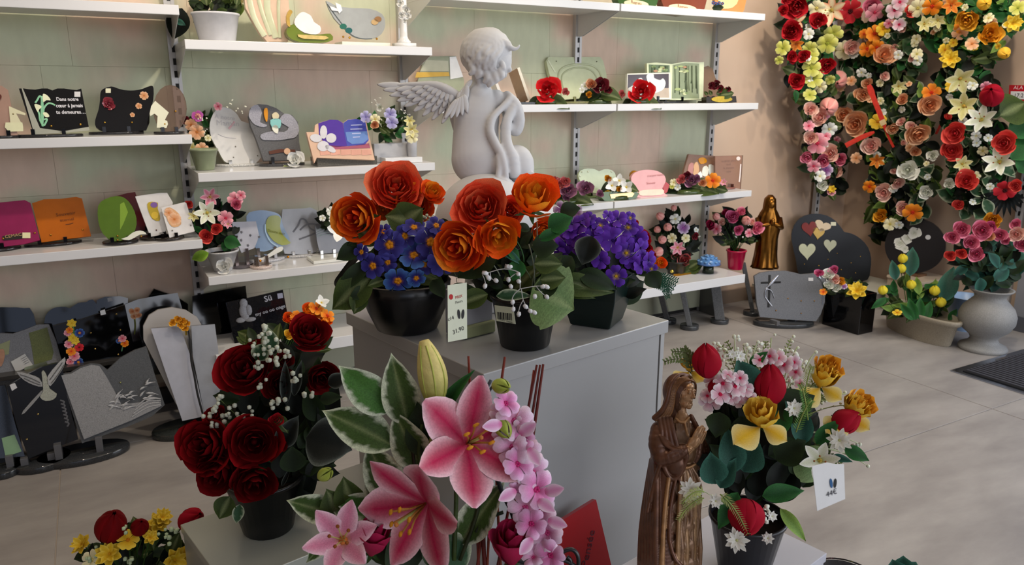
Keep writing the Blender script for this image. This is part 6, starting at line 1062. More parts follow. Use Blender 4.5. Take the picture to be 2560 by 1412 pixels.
# small pale box behind
P = onZ(1195, 842, PODZ); t = thing('small_box', 'small pale box standing between the black bowl and centre pot', 'box', P); part('box', pbox(G(), Vector((P.x, P.y, 0)), (-.04, .01, PODZ+.001), (.05, .07, PODZ+.105), hx('a4a4a8')), 'paper', t, smooth=False, bevel=.002); part('box_foot', pbox(G(), Vector((P.x, P.y, 0)), (-.042, .0, PODZ+.001), (.052, .012, PODZ+.03), hx('8c9068')), 'paper', t, smooth=False, bevel=.004)
def tag(label, pts, D, yaw, lines, name='price_tag', col='d4d8c0', birds=True, red=True, P0=None):
    xs = [p[0] for p in pts]; ys = [p[1] for p in pts]; o = atd(sum(xs)/4, max(ys), D); t = thing(name, label, 'price tag', o); pl = Pl(o, yaw, 4)
    part('card', slab(G(), pl, pts, .0006, hx(col)), 'paper', t, smooth=False); cx = sum(xs)/len(xs); cy = (min(ys)+max(ys))/2
    if birds:
        for s in (-1, 1): dec(t, pl, ell(cx+birds[0]+s*5, birds[1], 3.6, 12, 12, s*6), '282828' if s > 0 or birds[2] == 0 else '2a5a8a', .001, .0004, 'paper', 'foot_print')
    if red: dec(t, pl, ell(*red, 5, 7, 10), 'b42a2a', .001, .0004, 'paper', 'red_mark')
    for s, x, y, h, c, rot in lines: text(t, 'lettering', s, pl, x, y, h, hx(c), .001, rot=rot)
    return t, pl
tag('narrow cream price tag with a red mark hanging before the black bowl', [(1119, 713), (1167, 706), (1168, 846), (1120, 855)], 1.50, 12, [('PRIX', 1148, 745, 8, 'b43a30', 4), ('Fleurs', 1148, 757, 7, '50504a', 4), ('c14', 1128, 800, 10, '303030', 6), ('31,90', 1147, 830, 12, '303030', 8)], birds=(9, 785, 0), red=(1128, 742))
g = G(); s_ = bpy.data.objects['price_tag']; tube(g, [atd(1143, 710, 1.502), atd(1140, 690, 1.56), atd(1130, 670, 1.6)], .0008, hx('3a4a28'), 4); part('tie', g, 'leaf', s_)
tag('white price tag with scribbles hanging off the violet pot', [(1589, 624), (1592, 632), (1624, 662), (1628, 700), (1638, 773), (1588, 744)], 1.60, 35, [('Fleurs', 1604, 668, 8, '707078', -20), ('52', 1612, 700, 16, '505058', -10), ('32', 1606, 735, 9, '808088', -20)], col='dcdcdc', birds=None, red=None)
s_ = bpy.data.objects['price_tag.001']; g = G(); tube(g, [atd(1590, 630, 1.602), atd(1580, 640, 1.66), atd(1560, 650, 1.70)], .0008, hx('3a4a28'), 4); part('tie', g, 'leaf', s_)
# ------------------------------------------------------------------ dark red roses on the left pedestal
P = onZ(672, 1318, PEDZ); k = dep(P)/FPX; t = thing('rose_pot', 'black pot of dark red velvet roses on the low left pedestal', 'bouquet', P)
_, P = pot_at(t, 0, 0, PEDZ, 92*k, 62*k, .125, '060708', XY=(P.x, P.y)); D = dep(P+Vector((0, 0, .2)))
r_ = random.Random(54); filler(t, [LEAF['darker'], LEAF['darker'], LEAF['dark']], 170, 700, 1060, 135, 190, D+.03, .12, 84, r_, base=(670, 1280))
for x, y, d, m, tx, ty in ((772, 850, 88, 'darkred', .1, -.7), (628, 935, 116, 'darkred', -.3, -.3), (696, 960, 78, 'darkred2', .1, 0), (797, 935, 74, 'darkred2', .2, .3), (535, 1112, 118, 'darkred', -.5, 0), (636, 1100, 112, 'darkred', 0, .1), (560, 1165, 100, 'darkred2', -.4, .4), (636, 1185, 98, 'darkred2', 0, .5), (712, 905, 40, 'darkred2', .1, -.4), (690, 1052, 30, 'red', 0, -.4), (545, 1045, 46, 'darkred', -.5, -.4), (700, 1110, 30, 'darkred2', .2, .2), (640, 880, 44, 'darkred', 0, -.6)): fl(t, 'rose', ROSE[m], x, y, D-.07-(.03 if y > 1050 else 0), d*1.15, tx, ty, None, 1.1)
for a, m, w in (((560, 1215, 500, 1195), 'dark', 1.1), ((575, 1240, 545, 1300), 'olive', 1.4), ((600, 1260, 590, 1310), 'varsmall', .9), ((680, 880, 670, 820), 'varsmall', 1.), ((640, 900, 665, 860), 'varsmall', 1.3), ((765, 1095, 875, 1118), 'ghost', 1.6), ((700, 1120, 740, 1045), 'ghost', .9), ((715, 1010, 713, 905), 'ghost', .4), ((735, 990, 752, 905), 'ghost', .4), ((705, 1215, 725, 1170), 'ghost', .3), ((690, 1120, 700, 1080), 'ghost', .4), ((735, 1180, 730, 1120), 'dark', 1.7), ((690, 1040, 720, 1080), 'olive', 1.), ((600, 1000, 530, 985), 'dark', .9), ((820, 960, 870, 940), 'ghost', 1.), ((800, 1000, 850, 990), 'dark', 1.)): lf(t, LEAF[m], *a, D-.10, D-.11, w, 0, -.2)
g = G()
for x, y in ((518, 1040), (540, 1022), (560, 1050), (580, 1020), (602, 1038), (552, 1000), (650, 920), (660, 960), (640, 850), (668, 832), (680, 870), (700, 870), (690, 905), (676, 900), (650, 885), (660, 820), (720, 880), (665, 845), (705, 1004), (575, 1115), (686, 1010), (735, 945), (745, 940), (770, 985), (540, 1060), (598, 1060), (620, 1030)): puffs(g, [atd(x, y, D-.12)], .0055, hx('c8ccb8'), r_, 4)
part('gypsophila', g, 'petal', t, stuff=True); g = G()
for x, y in ((518, 1040), (560, 1050), (602, 1038), (640, 850), (668, 832), (700, 870), (660, 820), (720, 880), (552, 1000)): tube(g, arc(atd(x, y, D-.118), atd(640+(x-640)*.3, y+60, D-.06)), .0009, hx('5a6a3a'), 4)
part('fine_stems', g, 'leaf', t, stuff=True)
# small orange and yellow bouquet behind the red roses
P = Vector((onY(640, 900, 3.0).x, 2.95, 0)); t, P, D = bouquet('floor_bouquet', 'orange, yellow and red bouquet on the floor behind the dark roses', 0, 0, 0, (.09, .07, .14, '1a1a1a'),
 [(770, 800, 40, ROSE['orange2']), (790, 790, 34, STAR['orange']), (740, 812, 34, PAN['orange']), (722, 838, 26, ROSE['yellow']), (775, 782, 30, PAN['orange']), (803, 757, 40, STAR['whitegloss']), (620, 885, 30, ROSE['yellow']), (597, 905, 34, PAN['cream']), (562, 940, 26, ROSE['yellow']), (640, 880, 30, ROSE['red']), (790, 772, 44, PAN['orange']), (818, 790, 40, PAN['orange']), (745, 795, 44, PAN['orange']), (768, 782, 40, ROSE['orange2']), (808, 808, 40, ROSE['orange2']), (722, 800, 34, ROSE['orange']), (755, 795, 26, ROSE['coral'])],
 (700, 890, 120, 90), ('dark', 'olive', 'darker'), 70, 61, .1, 44, XY=(P.x, P.y), dp=3.1)
# ------------------------------------------------------------------ yellow and red bouquet, bottom left
P = Vector((ond := atd(335, 1470, 1.85)).to_tuple()); P.z = 0
t, P, D = bouquet('floor_bouquet', 'yellow freesia and dark red tulip bouquet on the floor, bottom left', 0, 0, 0, (.10, .075, .16, '141414'),
 [(272, 1345, 78, TUL['darkred'], 'tulip', .2, -.9), (345, 1330, 44, TUL['darkred'], 'tulip', .2, -.6), (458, 1312, 60, TUL['red'], 'tulip', .9, -.6), (395, 1310, 60, STAR['yellow']), (368, 1322, 44, PAN['yellow']), (405, 1295, 50, STAR['yellow']), (275, 1385, 70, STAR['yellow']), (208, 1362, 56, STAR['yellow']), (320, 1350, 56, PAN['yellow']), (435, 1400, 66, STAR['yellow']), (375, 1345, 40, STAR['yellow']), (230, 1400, 56, PAN['cream']), (455, 1390, 50, PAN['yellow'])],
 (330, 1400, 125, 90), ('darker', 'dark', 'olive'), 80, 62, .12, 56, XY=(P.x, P.y), dp=1.78, puff=([(300, 1310), (310, 1325), (225, 1395), (245, 1380), (410, 1335), (430, 1330), (320, 1402), (335, 1392), (275, 1320), (420, 1345)], .006, 'b8c8a0', 3))
# ------------------------------------------------------------------ lily arrangement nearest the camera
DL = 1.17
t = thing('lily_arrangement', 'tall pink lily and orchid arrangement with variegated leaves, nearest the camera', 'bouquet', Vector((onZ(1140, 1412, .2).x, onZ(1140, 1412, .2).y, 0)))
base = Vector(atd(1150, 1400, DL+.05)); V0 = Vector((base.x, base.y, 0)); t.location = V0; ORG[t.name] = V0
g = G(); lathe(g, [(.07, .001), (.09, .05), (.10, .2), (.085, .36), (.09, .40), (.085, .40), (.06, .3), (.001, .28)], hx('2a2c2a'), 32, Matrix.Translation(V0), cap=False); part('vase', g, 'plastic', t)
lily(t, 1165, 1110, DL, 325, .35, -.15, .25); lily(t, 1068, 1255, DL-.03, 330, -.75, .55, 1.25)
fl(t, 'pale_lily', star_mesh('pale_lily', 6, .5, .15, .85, .45, hx('cc7894'), hx('ecc8d4'), hx('d8a070'), hx('c87838'), stam=5, wav=.02, nu=7, nv=9), 860, 1352, DL-.01, 190, -.2, -.2, .3)
g = G(); BA, BB = atd(1088, 1018, DL+.01), atd(1060, 851, DL-.0); nb = 14
V = [BA.lerp(BB, i/nb)+Rt*(.004*math.sin(math.pi*i/nb)) for i in range(nb+1)]; tube(g, V, [.0235*math.sin(math.pi*(.06+.86*(i/nb)**.85))**.8 for i in range(nb+1)], np.array([mixc(hx('8a9a3c'), hx('d0c078'), min(1, i/8)) for i in range(nb+1)]), 14); part('lily_bud', g, 'petal', t)
for q in (-.6, .2, 1.0): stroke_pts = [v+(-FW*math.cos(q)+Rt*math.sin(q))*(.0235*math.sin(math.pi*(.06+.86*(i/nb)**.85))**.8) for i, v in enumerate(V)]; g = G(); tube(g, stroke_pts[1:-1], .0012, hx('a8b050'), 5); part('bud_rib', g, 'petal', t)
for x, y, d, tx, ty in ((930, 1380, 88, .35, -1.6), (1282, 1405, 104, 0, -1.5)): fl(t, 'magenta_rose', ROSE['magenta'], x, y, DL+.01, d*1.15, tx, ty, None, 1.5)
for x, y, d, tx, ty in ((800, 1195, 40, .8, -.6), (1235, 960, 46, .7, .2), (1245, 1050, 48, .5, .8)): fl(t, 'green_bud', TUL['greenbud'], x, y, DL-.02, d*.9, tx, ty, None, 1.1)
for a, m, w in (((975, 1030, 852, 918), 'var2', 0.99), ((1020, 1062, 980, 895), 'var', 0.89), ((985, 1115, 812, 1022), 'var', 0.89), ((1055, 1170, 985, 1040), 'var', 0.99), ((985, 1245, 925, 1118), 'var', 1.06), ((1000, 1300, 920, 1190), 'var', 1.12), ((850, 1290, 722, 1250), 'var', 0.89), ((990, 1290, 835, 1245), 'var2', 0.79), ((835, 1330, 765, 1405), 'var', 0.79), ((1000, 1330, 830, 1262), 'var2', 0.92), ((1150, 1360, 1245, 1215), 'var', 0.79), ((1040, 1420, 985, 1340), 'dark', 1.7), ((860, 1300, 820, 1235), 'olive', 1.5), ((880, 1270, 860, 1205), 'olive', 1.3), ((1110, 1400, 1080, 1330), 'dark', 1.6), ((920, 1390, 1010, 1330), 'dark', 1.2), ((1100, 1030, 1170, 930), 'green', .5), ((1080, 1140, 1040, 1020), 'dark', 1.2), ((1160, 1430, 1090, 1330), 'varsmall', 1.2)): lf(t, LEAF[m], *a, DL+.03, DL+.0, w, rng.uniform(-.3, .3), -.15)
for pts, c, r in ((((1175, 1000), (1185, 1130), (1200, 1250), (1150, 1400)), '2a3018', .0032), (((1140, 1130), (1140, 1260), (1135, 1400)), '3a4a20', .0036), (((1095, 1020), (1085, 1060), (1075, 1130)), '8a8a50', .004), (((1055, 1060), (1050, 1160), (1110, 1330)), '3a4a20', .003), (((1050, 1215), (1040, 1190), (1030, 1110)), '2c2418', .0025), (((1215, 1080), (1212, 990), (1228, 950)), '4a5058', .0028), (((1222, 1080), (1216, 1000), (1235, 960)), '3a4040', .0022), (((870, 1400), (860, 1330), (850, 1255)), '38382a', .0026), (((1235, 1170), (1255, 1230), (1285, 1300), (1290, 1400)), '24282a', .0036), (((1258, 1280), (1210, 1300), (1190, 1330)), '24301c', .003), (((1240, 1190), (1275, 1170), (1285, 1150)), '24282a', .002), (((1290, 1400), (1330, 1410), (1340, 1400)), '24282a', .003)):
    g = G(); tube(g, [atd(x, y, DL+.02) for x, y in smooth_curve(pts, 4, False)], r, hx(c), 7); part('stem', g, 'leaf', t)
for x0, y0, x1, y1, r in ((1171, 890, 1196, 1412, .0024), (1184, 968, 1212, 1412, .0036), (1262, 892, 1195, 1412, .0026), (1342, 912, 1245, 1412, .0024), (1350, 912, 1265, 1412, .0022), (1358, 910, 1290, 1412, .0026), (1334, 925, 1262, 1412, .0018), (1240, 1180, 1252, 1412, .0022), (1228, 1180, 1218, 1412, .0022)):
    g = G(); A, B = atd(x0, y0, DL+.035), atd(x1, y1, DL+.045); B = A+(B-A)*1.25; tube(g, arc(A, B, (rng.uniform(-.003, .003), 0, 0), 6), [r*.8, r, r, r*1.1, r, r, r], hx(rng.choice(['6a2418', '7a3420', '5a1c16'])), 7); part('red_twig', g, 'leaf', t)
oc = [(1262, 1010, 64), (1285, 1052, 86), (1272, 1085, 70), (1310, 1092, 60), (1283, 1115, 84), (1318, 1140, 78), (1292, 1160, 72), (1330, 1180, 80), (1296, 1200, 60), (1338, 1225, 88), (1315, 1262, 80), (1350, 1280, 84), (1330, 1310, 70), (1372, 1330, 80), (1352, 1362, 76), (1380, 1385, 76), (1335, 1395, 54), (1250, 1028, 50), (1282, 1225, 40), (1310, 1060, 50)]
for i, (x, y, d) in enumerate(oc): fl(t, 'orchid', PAN['orchid' if i % 3 == 0 else 'orchid2'], x, y, DL-.03+.01*(i % 3), d*1.2, rng.uniform(-.7, .7), rng.uniform(-.5, .6), None, 1.4)
for i, (x, y, a) in enumerate(((1322, 1120, 1.), (1290, 1225, 2.6), (1345, 1250, .6), (1300, 1085, -.6), (1362, 1230, -.2), (1330, 1345, 2.2), (1370, 1300, .3), (1255, 1060, 3.))):
    c1 = petal_mesh('loose_petal', L=1, Wd=.3, lift=.3, recurve=.3, cmid=hx('d890bc'), cedge=hx('f0dcec'), cbase=hx('cc5a94')) if i == 0 else c1
    lf(t, c1, x, y, x+52*math.cos(a), y+52*math.sin(a), DL-.05, DL-.06, 1, 0, 0, 'orchid_petal')
# iron curls and the leaning red card
t = thing('iron_scroll', 'black wrought iron scroll beside the pink orchids', 'ornament', atd(1420, 1412, 1.22)); g = G()
for pts in (((1398, 1386), (1415, 1375), (1432, 1374), (1444, 1388), (1446, 1412), (1440, 1460)), ((1392, 1380), (1400, 1396), (1420, 1404), (1440, 1420), (1445, 1460)), ((1418, 1392), (1426, 1400), (1428, 1420))): tube(g, [atd(x, y, 1.22) for x, y in smooth_curve(pts, 4, False)], .0035, hx('0c0c0e'), 8)
B = atd(1440, 1458, 1.22); tube(g, [B, Vector((B.x, B.y, .0))], .004, hx('0c0c0e'), 8); part('iron_rod', g, 'plastic', t)
pn = -PV; o = PO+PV*(-.06); o.z = .3; t = thing('red_card', 'red card with faint script leaning against the podium front', 'card', onpl(1450, 1412, o, Vector(pn))-Vector((0, 0, 0)))
pl = Pl(onpl(1450, 1400, o, Vector(pn)), math.degrees(math.atan2(PU.y, PU.x)), 12); part('card', slab(G(), pl, [(1380, 1316), (1490, 1248), (1530, 1420), (1560, 1700), (1380, 1700), (1330, 1420)], .012, hx('a01018')), 'lacquer', t, smooth=False, bevel=.002); text(t, 'lettering', 'Pensée', pl, 1478, 1372, 24, hx('4a0c20'), .001, rot=62)
# bottom right dark dish and teal leaf
P = onZ(2112, 1443, .36); t = thing('granite_dish', 'dark round granite dish at the bottom right', 'dish', Vector((P.x, P.y, 0))); g = G(); lathe(g, [(.05, 0), (.045, .30), (.066, .335), (.071, .36), (.062, .36), (.05, .348), (.001, .34)], hx('1c1c20'), 40, Matrix.Translation((P.x, P.y, 0)), cap=False); part('dish', g, 'polish', t)
g = G(); P2 = onZ(2262, 1440, .3); t = thing('teal_bud', 'dark green leaf tip poking up at the bottom right edge', 'plant', Vector((P2.x, P2.y, 0))); pot_at(t, 0, 0, 0, .05, .04, .22, '141414', XY=(P2.x, P2.y)); D = dep(P2)
for a in ((2262, 1440, 2258, 1392), (2250, 1440, 2232, 1402), (2270, 1440, 2290, 1404)): lf(t, LEAF['teal'], *a, D, wide=2.)
g = G(); tube(g, [P2, Vector((P2.x, P2.y, .15))], .004, hx('1c3a28'), 5); part('stem', g, 'leaf', t)
# ------------------------------------------------------------------ tulip bouquet beside the praying statue
DT = 1.42
P = onZ(1855, 1440, PEDZ); P = Vector((1.02, .93, PEDZ)); P = onZ(1858, 1425, PEDZ); k = dep(P)/FPX
t = thing('tulip_bouquet', 'tulip, iris and pink blossom bouquet in a black pot beside the praying statue', 'bouquet', P); _, P = pot_at(t, 0, 0, PEDZ, 90*k, 62*k, .122, '18181c', XY=(P.x, P.y), rim=.003); D = dep(P+Vector((0, 0, .22))); DT = D
r_ = random.Random(55); filler(t, [LEAF['darker'], LEAF['dark'], LEAF['darker'], LEAF['darker']], 150, 1900, 1110, 150, 125, D+.03, .12, 84, r_, base=(1860, 1280))
for x, y, d, m, tx, ty, sz in ((1770, 940, 76, 'red', -.2, -2.6, .85), (1922, 1010, 84, 'red', .1, -2.6, .95), (2082, 1068, 66, 'red', 2.0, -1.0, .8), (1860, 1255, 94, 'red', .15, 1.0, .7), (1790, 985, 44, 'red', 0, -2, .7)): fl(t, 'tulip', TUL[m], x, y, D-.08, d, tx, ty, .4, sz)
def iris(x, y, d, tx, ty, z=0.):
    fl(t, 'iris', ROSE['yellow'], x, y, D-.09+z, d*.74, tx, ty-1.1, None, 1.7)
    for a in (2.6, .5): lf(t, IRP, x+2*math.cos(a), y+4, x+d*.60*math.cos(a), y+6+d*.60*math.sin(a)*.8, D-.10+z, D-.13+z, 1.05, 0, -.4, 'iris_petal')
IRP = leaf_mesh('iris_petal', hx('e0b428'), hx('ece0a0'), .42, bend=.3, fold=-.05, kind='petal', pw=1.4)
iris(1903, 1062, 118, 0, 0, -.02); iris(2052, 965, 92, .5, -.5, .03); iris(2122, 1040, 92, .9, 0, .02); iris(1725, 925, 60, -.3, -.4, .16); fl(t, 'iris', ROSE['amber'], 2058, 935, D-.04, 70, .5, -.8, None, 1.4); fl(t, 'iris', ROSE['amber'], 2130, 1025, D-.05, 76, .9, -.5, None, 1.4)
for x, y, d in ((1780, 953, 40), (1808, 958, 46), (1838, 966, 50), (1800, 985, 50), (1830, 990, 40), (1862, 972, 42), (1870, 990, 38), (1845, 1000, 36), (1775, 1000, 56), (1768, 990, 36), (1925, 890, 40), (1945, 895, 40), (1900, 900, 36), (1960, 912, 46), (1985, 905, 34), (1990, 930, 34), (1820, 940, 34), (2000, 960, 26), (1850, 945, 36)): fl(t, 'pink_white_blossom', PAN['whitepink'], x, y, D-.10+(.05 if x < 1800 else 0), d*1.15, rng.uniform(-.5, .5), rng.uniform(-.6, .3))
for a, m, w in (((1935, 1035, 2035, 985), 'dark', 1.4), ((1890, 980, 1848, 905), 'teal', 1.2), ((1875, 915, 1915, 880), 'green', 1.), ((1990, 1130, 2072, 1195), 'serr', 1.5), ((1905, 1240, 2010, 1222), 'green', .9), ((1845, 1230, 1795, 1320), 'green', .9), ((1860, 1180, 1890, 1100), 'teal', 1.4), ((1840, 1180, 1820, 1080), 'teal', 1.), ((1790, 1210, 1778, 1140), 'teal', 1.4), ((1800, 1220, 1835, 1150), 'teal', .9), ((2000, 1060, 1970, 1010), 'teal', .7), ((2010, 1110, 2000, 1010), 'teal', .8), ((2040, 1110, 2095, 1050), 'green', .9), ((2110, 1120, 2175, 1150), 'green', 1.1), ((2080, 1140, 2130, 1152), 'teal', .7), ((1950, 1270, 2020, 1355), 'light', .8), ((1960, 1010, 1935, 1100), 'green', 1.2), ((2020, 1180, 2000, 1130), 'dark', 2.), ((1940, 1150, 2010, 1100), 'dark', 1.5), ((1800, 1030, 1790, 1090), 'dark', 1.6), ((1850, 1040, 1875, 1110), 'dark', 1.6)): lf(t, LEAF[m], *a, D-.09, D-.11, w, 0, -.2)
for a, c in (((1760, 1245, 1695, 1300), 'pale'), ((1800, 1235, 1870, 1335), 'pale'), ((1990, 1080, 2030, 1000), 'light'), ((2010, 990, 2030, 915), 'pale'), ((1760, 1230, 1705, 1260), 'pale'), ((2020, 1050, 2000, 960), 'light')):
    x0, y0, x1, y1 = a; g = G(); sprig(g, arc(atd(x0, y0, D-.13), atd(x1, y1, D-.13), (0, 0, .01), 8), hx('a0a868' if c == 'pale' else '6c9c4c'), hx('8a9a50'), 22, .012, .0012, .16); part('fern_frond', g, 'leaf', t)
for a in ((1735, 910, 1660, 905), (1745, 905, 1680, 880), (1730, 930, 1710, 870), (2030, 1120, 2110, 1060), (2030, 1130, 2130, 1118), (2040, 1140, 2100, 1160), (2060, 1090, 2095, 1040)):
    x0, y0, x1, y1 = a; g = G(); sprig(g, arc(atd(x0, y0, D-.07), atd(x1, y1, D-.07), (0, 0, .008), 6), hx('6a7a48'), hx('5a6238'), 9, .013, .0012, .5); part('leafy_sprig', g, 'leaf', t)
for a in ((1840, 920, 1835, 840), (1850, 915, 1785, 858), (1860, 920, 1870, 870), (1880, 900, 1895, 855), (1880, 940, 1808, 900), (2020, 1080, 2150, 1110), (2060, 1120, 2170, 1165), (1700, 1215, 1780, 1240), (2010, 930, 2040, 880)):
    x0, y0, x1, y1 = a; g = G(); tube(g, arc(atd(x0, y0, D-.09), atd(x1, y1, D-.09), (0, 0, .006), 6), [.0016]*4+[.0012, .001, .0006], hx('b8c098'), 5); ball(g, tuple(atd(x1, y1, D-.09)), .0035, hx('d8dcc4'), 6); part('white_sprig', g, 'petal', t)
for k in range(34):
    a = r_.uniform(-3.0, -.1); q = r_.uniform(.75, 1.12); x1, y1 = 1905+215*q*math.cos(a), 1040+185*q*math.sin(a); x0, y0 = 1905+90*math.cos(a), 1060+60*math.sin(a); zz = r_.uniform(-.08, .04); g = G()
    if x1 < 1765: continue
    if k % 3 == 0: sprig(g, arc(atd(x0, y0, D+zz), atd(x1, y1, D+zz), (0, 0, .012), 7), hx(r_.choice(('7a8a50', 'a0ac74', '8c9c5c'))), hx('6a7440'), 12, .012, .0011, .4); part('leafy_sprig', g, 'leaf', t)
    else:
        pts = arc(atd(x0, y0, D+zz), atd(x1, y1, D+zz), (0, 0, .012), 7); tube(g, pts, .001, hx('98a470'), 4)
        for p in pts[3:]: ball(g, tuple(p+Vector((r_.uniform(-.006, .006), r_.uniform(-.006, .006), r_.uniform(-.004, .006)))), r_.uniform(.0022, .0042), hx('e0e4cc'), 6)
        part('budded_sprig', g, 'petal', t)
for x, y, d, m in ((1728, 1225, 60, 'daisy'), (1843, 1350, 60, 'daisy'), (1790, 1252, 36, 'daisy'), (1930, 1290, 26, 'daisy'), (1920, 1345, 30, 'daisy'), (1850, 890, 28, 'daisy'), (1830, 885, 24, 'daisy'), (2050, 1150, 90, 'white'), (2100, 1100, 60, 'daisy'), (1985, 1020, 44, 'daisy')): fl(t, 'white_blossom', STAR[m], x, y, D-.12, d*1.1, rng.uniform(-.4, .4), .1)
g = G(); puffs(g, [atd(x, y, D-.08) for x, y in ((1816, 880), (1846, 872), (1835, 842), (1900, 870), (1990, 890), (2010, 900), (2020, 925), (1980, 950), (1925, 1275), (1912, 1268), (1905, 1290), (2140, 1112), (1795, 862), (1800, 870), (1870, 875), (1955, 880))], .0045, hx('e4e8d8'), r_, 3); part('gypsophila', g, 'petal', t, stuff=True)
tg, pl = tag('white price tag marked 44€ with a blue drawing, hanging off the tulip bouquet', [(2030, 1165), (2068, 1156), (2088, 1160), (2110, 1160), (2113, 1247), (2043, 1277)], D+.0, -10, [('44€', 2080, 1238, 15, '404048', 8)], col='dcdcda', birds=(8, 1208, 1), red=None)
g = G(); tube(g, [atd(2080, 1160, D+.002), atd(2060, 1140, D-.02), atd(2040, 1120, D-.03)], .001, hx('4a5a38'), 4); part('tie', g, 'leaf', tg)
# ------------------------------------------------------------------ sculpted statues (one continuous remeshed body each)
CAMB = np.array([list(Rt), list(UP), list(-FW)])      # rows: image right, image up, towards the viewer
class Sculpt:
    def __init__(s, D): s.D = D; s.k = D/FPX; s.p = []
    def P(s, x, y, z=0): return atd(x, y, s.D-z*s.k)
    def e(s, x, y, z, rx, ry, rz, c, rot=0., B=None):
        a = math.radians(rot); Rm = np.array([[math.cos(a), math.sin(a), 0], [-math.sin(a), math.cos(a), 0], [0, 0, 1]]) @ CAMB if B is None else B
        s.p.append((np.array(s.P(x, y, z)), np.array([rx, ry, rz])*s.k, Rm, hx(c) if isinstance(c, str) else c)); return s
    def c(s, pts, c, sm=3, sq=1., step=.45):
        """chain of (x, y, z, r)"""
        if sm: pts = smooth_curve(pts, sm, False)
        for a, b in zip(pts[:-1], pts[1:]):
            L = math.dist(a[:3], b[:3]); n = max(1, int(L/(min(a[3], b[3])*step+.01)))
            for i in range(n): t = i/n; q = [a[j]*(1-t)+b[j]*t for j in range(4)]; s.e(q[0], q[1], q[2], q[3], q[3], q[3]*sq, c)
        q = pts[-1]; s.e(q[0], q[1], q[2], q[3], q[3], q[3]*sq, c); return s
    def loc(s, C, f, u, fs, ss, us, r, c):
        """ellipsoid in a head frame: forward, side, up offsets (pixels)"""
        f = np.array(f, float); f /= np.linalg.norm(f); u = np.array(u, float); u -= f*u.dot(f); u /= np.linalg.norm(u); w = np.cross(u, f)
        o = f*fs+w*ss+u*us; B = np.array([f, w, u]) @ CAMB; r = r if hasattr(r, '__len__') else (r, r, r)
        return s.e(C[0]+o[0], C[1]-o[1], C[2]+o[2], *r, c, B=B)
    def build(s, name, kind, parent, voxel, smooth=4, seg=12, label=None):
        g = G(); u = G(); ball(u, (0, 0, 0), 1, (1, 1, 1), seg); U = u.v[0]
        u2 = G(); ball(u2, (0, 0, 0), 1, (1, 1, 1), 28)
        for C, r, B, c in s.p:
            q = u2 if r.max() > .013 else u; g.add((q.v[0]*r) @ B + C, q.f, c)
        me = g.mesh('tmp', kind); o = bpy.data.objects.new('tmp', me); COL.objects.link(o)
        m = o.modifiers.new('r', 'REMESH'); m.mode = 'VOXEL'; m.voxel_size = voxel; m.use_smooth_shade = True
        m = o.modifiers.new('s', 'SMOOTH'); m.factor = .5; m.iterations = smooth
        dg = bpy.context.evaluated_depsgraph_get(); dg.update(); e = bpy.data.meshes.new_from_object(o.evaluated_get(dg)); bpy.data.objects.remove(o)
        n = len(e.vertices); V = np.empty(n*3); e.vertices.foreach_get('co', V); V = V.reshape(-1, 3); best = np.full(n, 1e9); col = np.zeros((n, 3))
        for C, r, B, c in s.p:
            R = r.max()*1.6; ix = np.where((np.abs(V-C) < R).all(1))[0]
            if not len(ix): continue
            d = np.abs(np.sqrt((((V[ix]-C) @ B.T / r)**2).sum(1))-1)*r.min(); k = d < best[ix]; best[ix[k]] = d[k]; col[ix[k]] = c
        F = [tuple(p.vertices) for p in e.polygons]; bpy.data.meshes.remove(e); h = G(); h.add(V, F, col); return part(name, h, kind, parent, label=label)
# ---- white angel seated on a ball
DA = dep(onZ(1212, 778, PODZ)); S = Sculpt(DA); wc_ = hx('cfcfcf')
base = onZ(1212, 778, PODZ); t = thing('angel_statue', 'white plaster winged child angel seated on a ball on the podium', 'statue', base)
c = wc_
S.c([(1197, 262, 0, 50), (1192, 290, 0, 57), (1190, 325, 0, 57), (1190, 365, 0, 60), (1194, 398, 0, 66)], c, 3, .68, .12).e(1150, 258, -4, 26, 24, 24, c).e(1238, 258, -4, 26, 24, 24, c)
S.c([(1205, 180, -4, 26), (1202, 215, -2, 25), (1198, 240, 0, 34)], c)
S.c([(1188, 190, 20, 9), (1200, 205, 24, 10), (1196, 222, 20, 8)], c)
# shoulders, arms
S.c([(1240, 250, -6, 26), (1262, 262, -14, 20), (1272, 290, -30, 16), (1262, 318, -40, 13)], c); S.c([(1150, 255, -4, 26), (1142, 285, -18, 20), (1146, 320, -34, 15)], c)
# thighs, knee, calf, foot
S.e(1250, 412, -4, 44, 38, 44, c).c([(1262, 410, -10, 40), (1292, 402, -18, 40), (1300, 425, -14, 36)], c).c([(1302, 425, -14, 30), (1304, 470, -18, 24), (1304, 515, -20, 22), (1300, 545, -10, 20)], c)
S.c([(1308, 452, 8, 14), (1322, 446, 6, 9), (1334, 440, 4, 7)], c)
for i in range(4): S.c([(1318, 436+i*8, 12, 5), (1332, 432+i*8, 8, 4)], c)
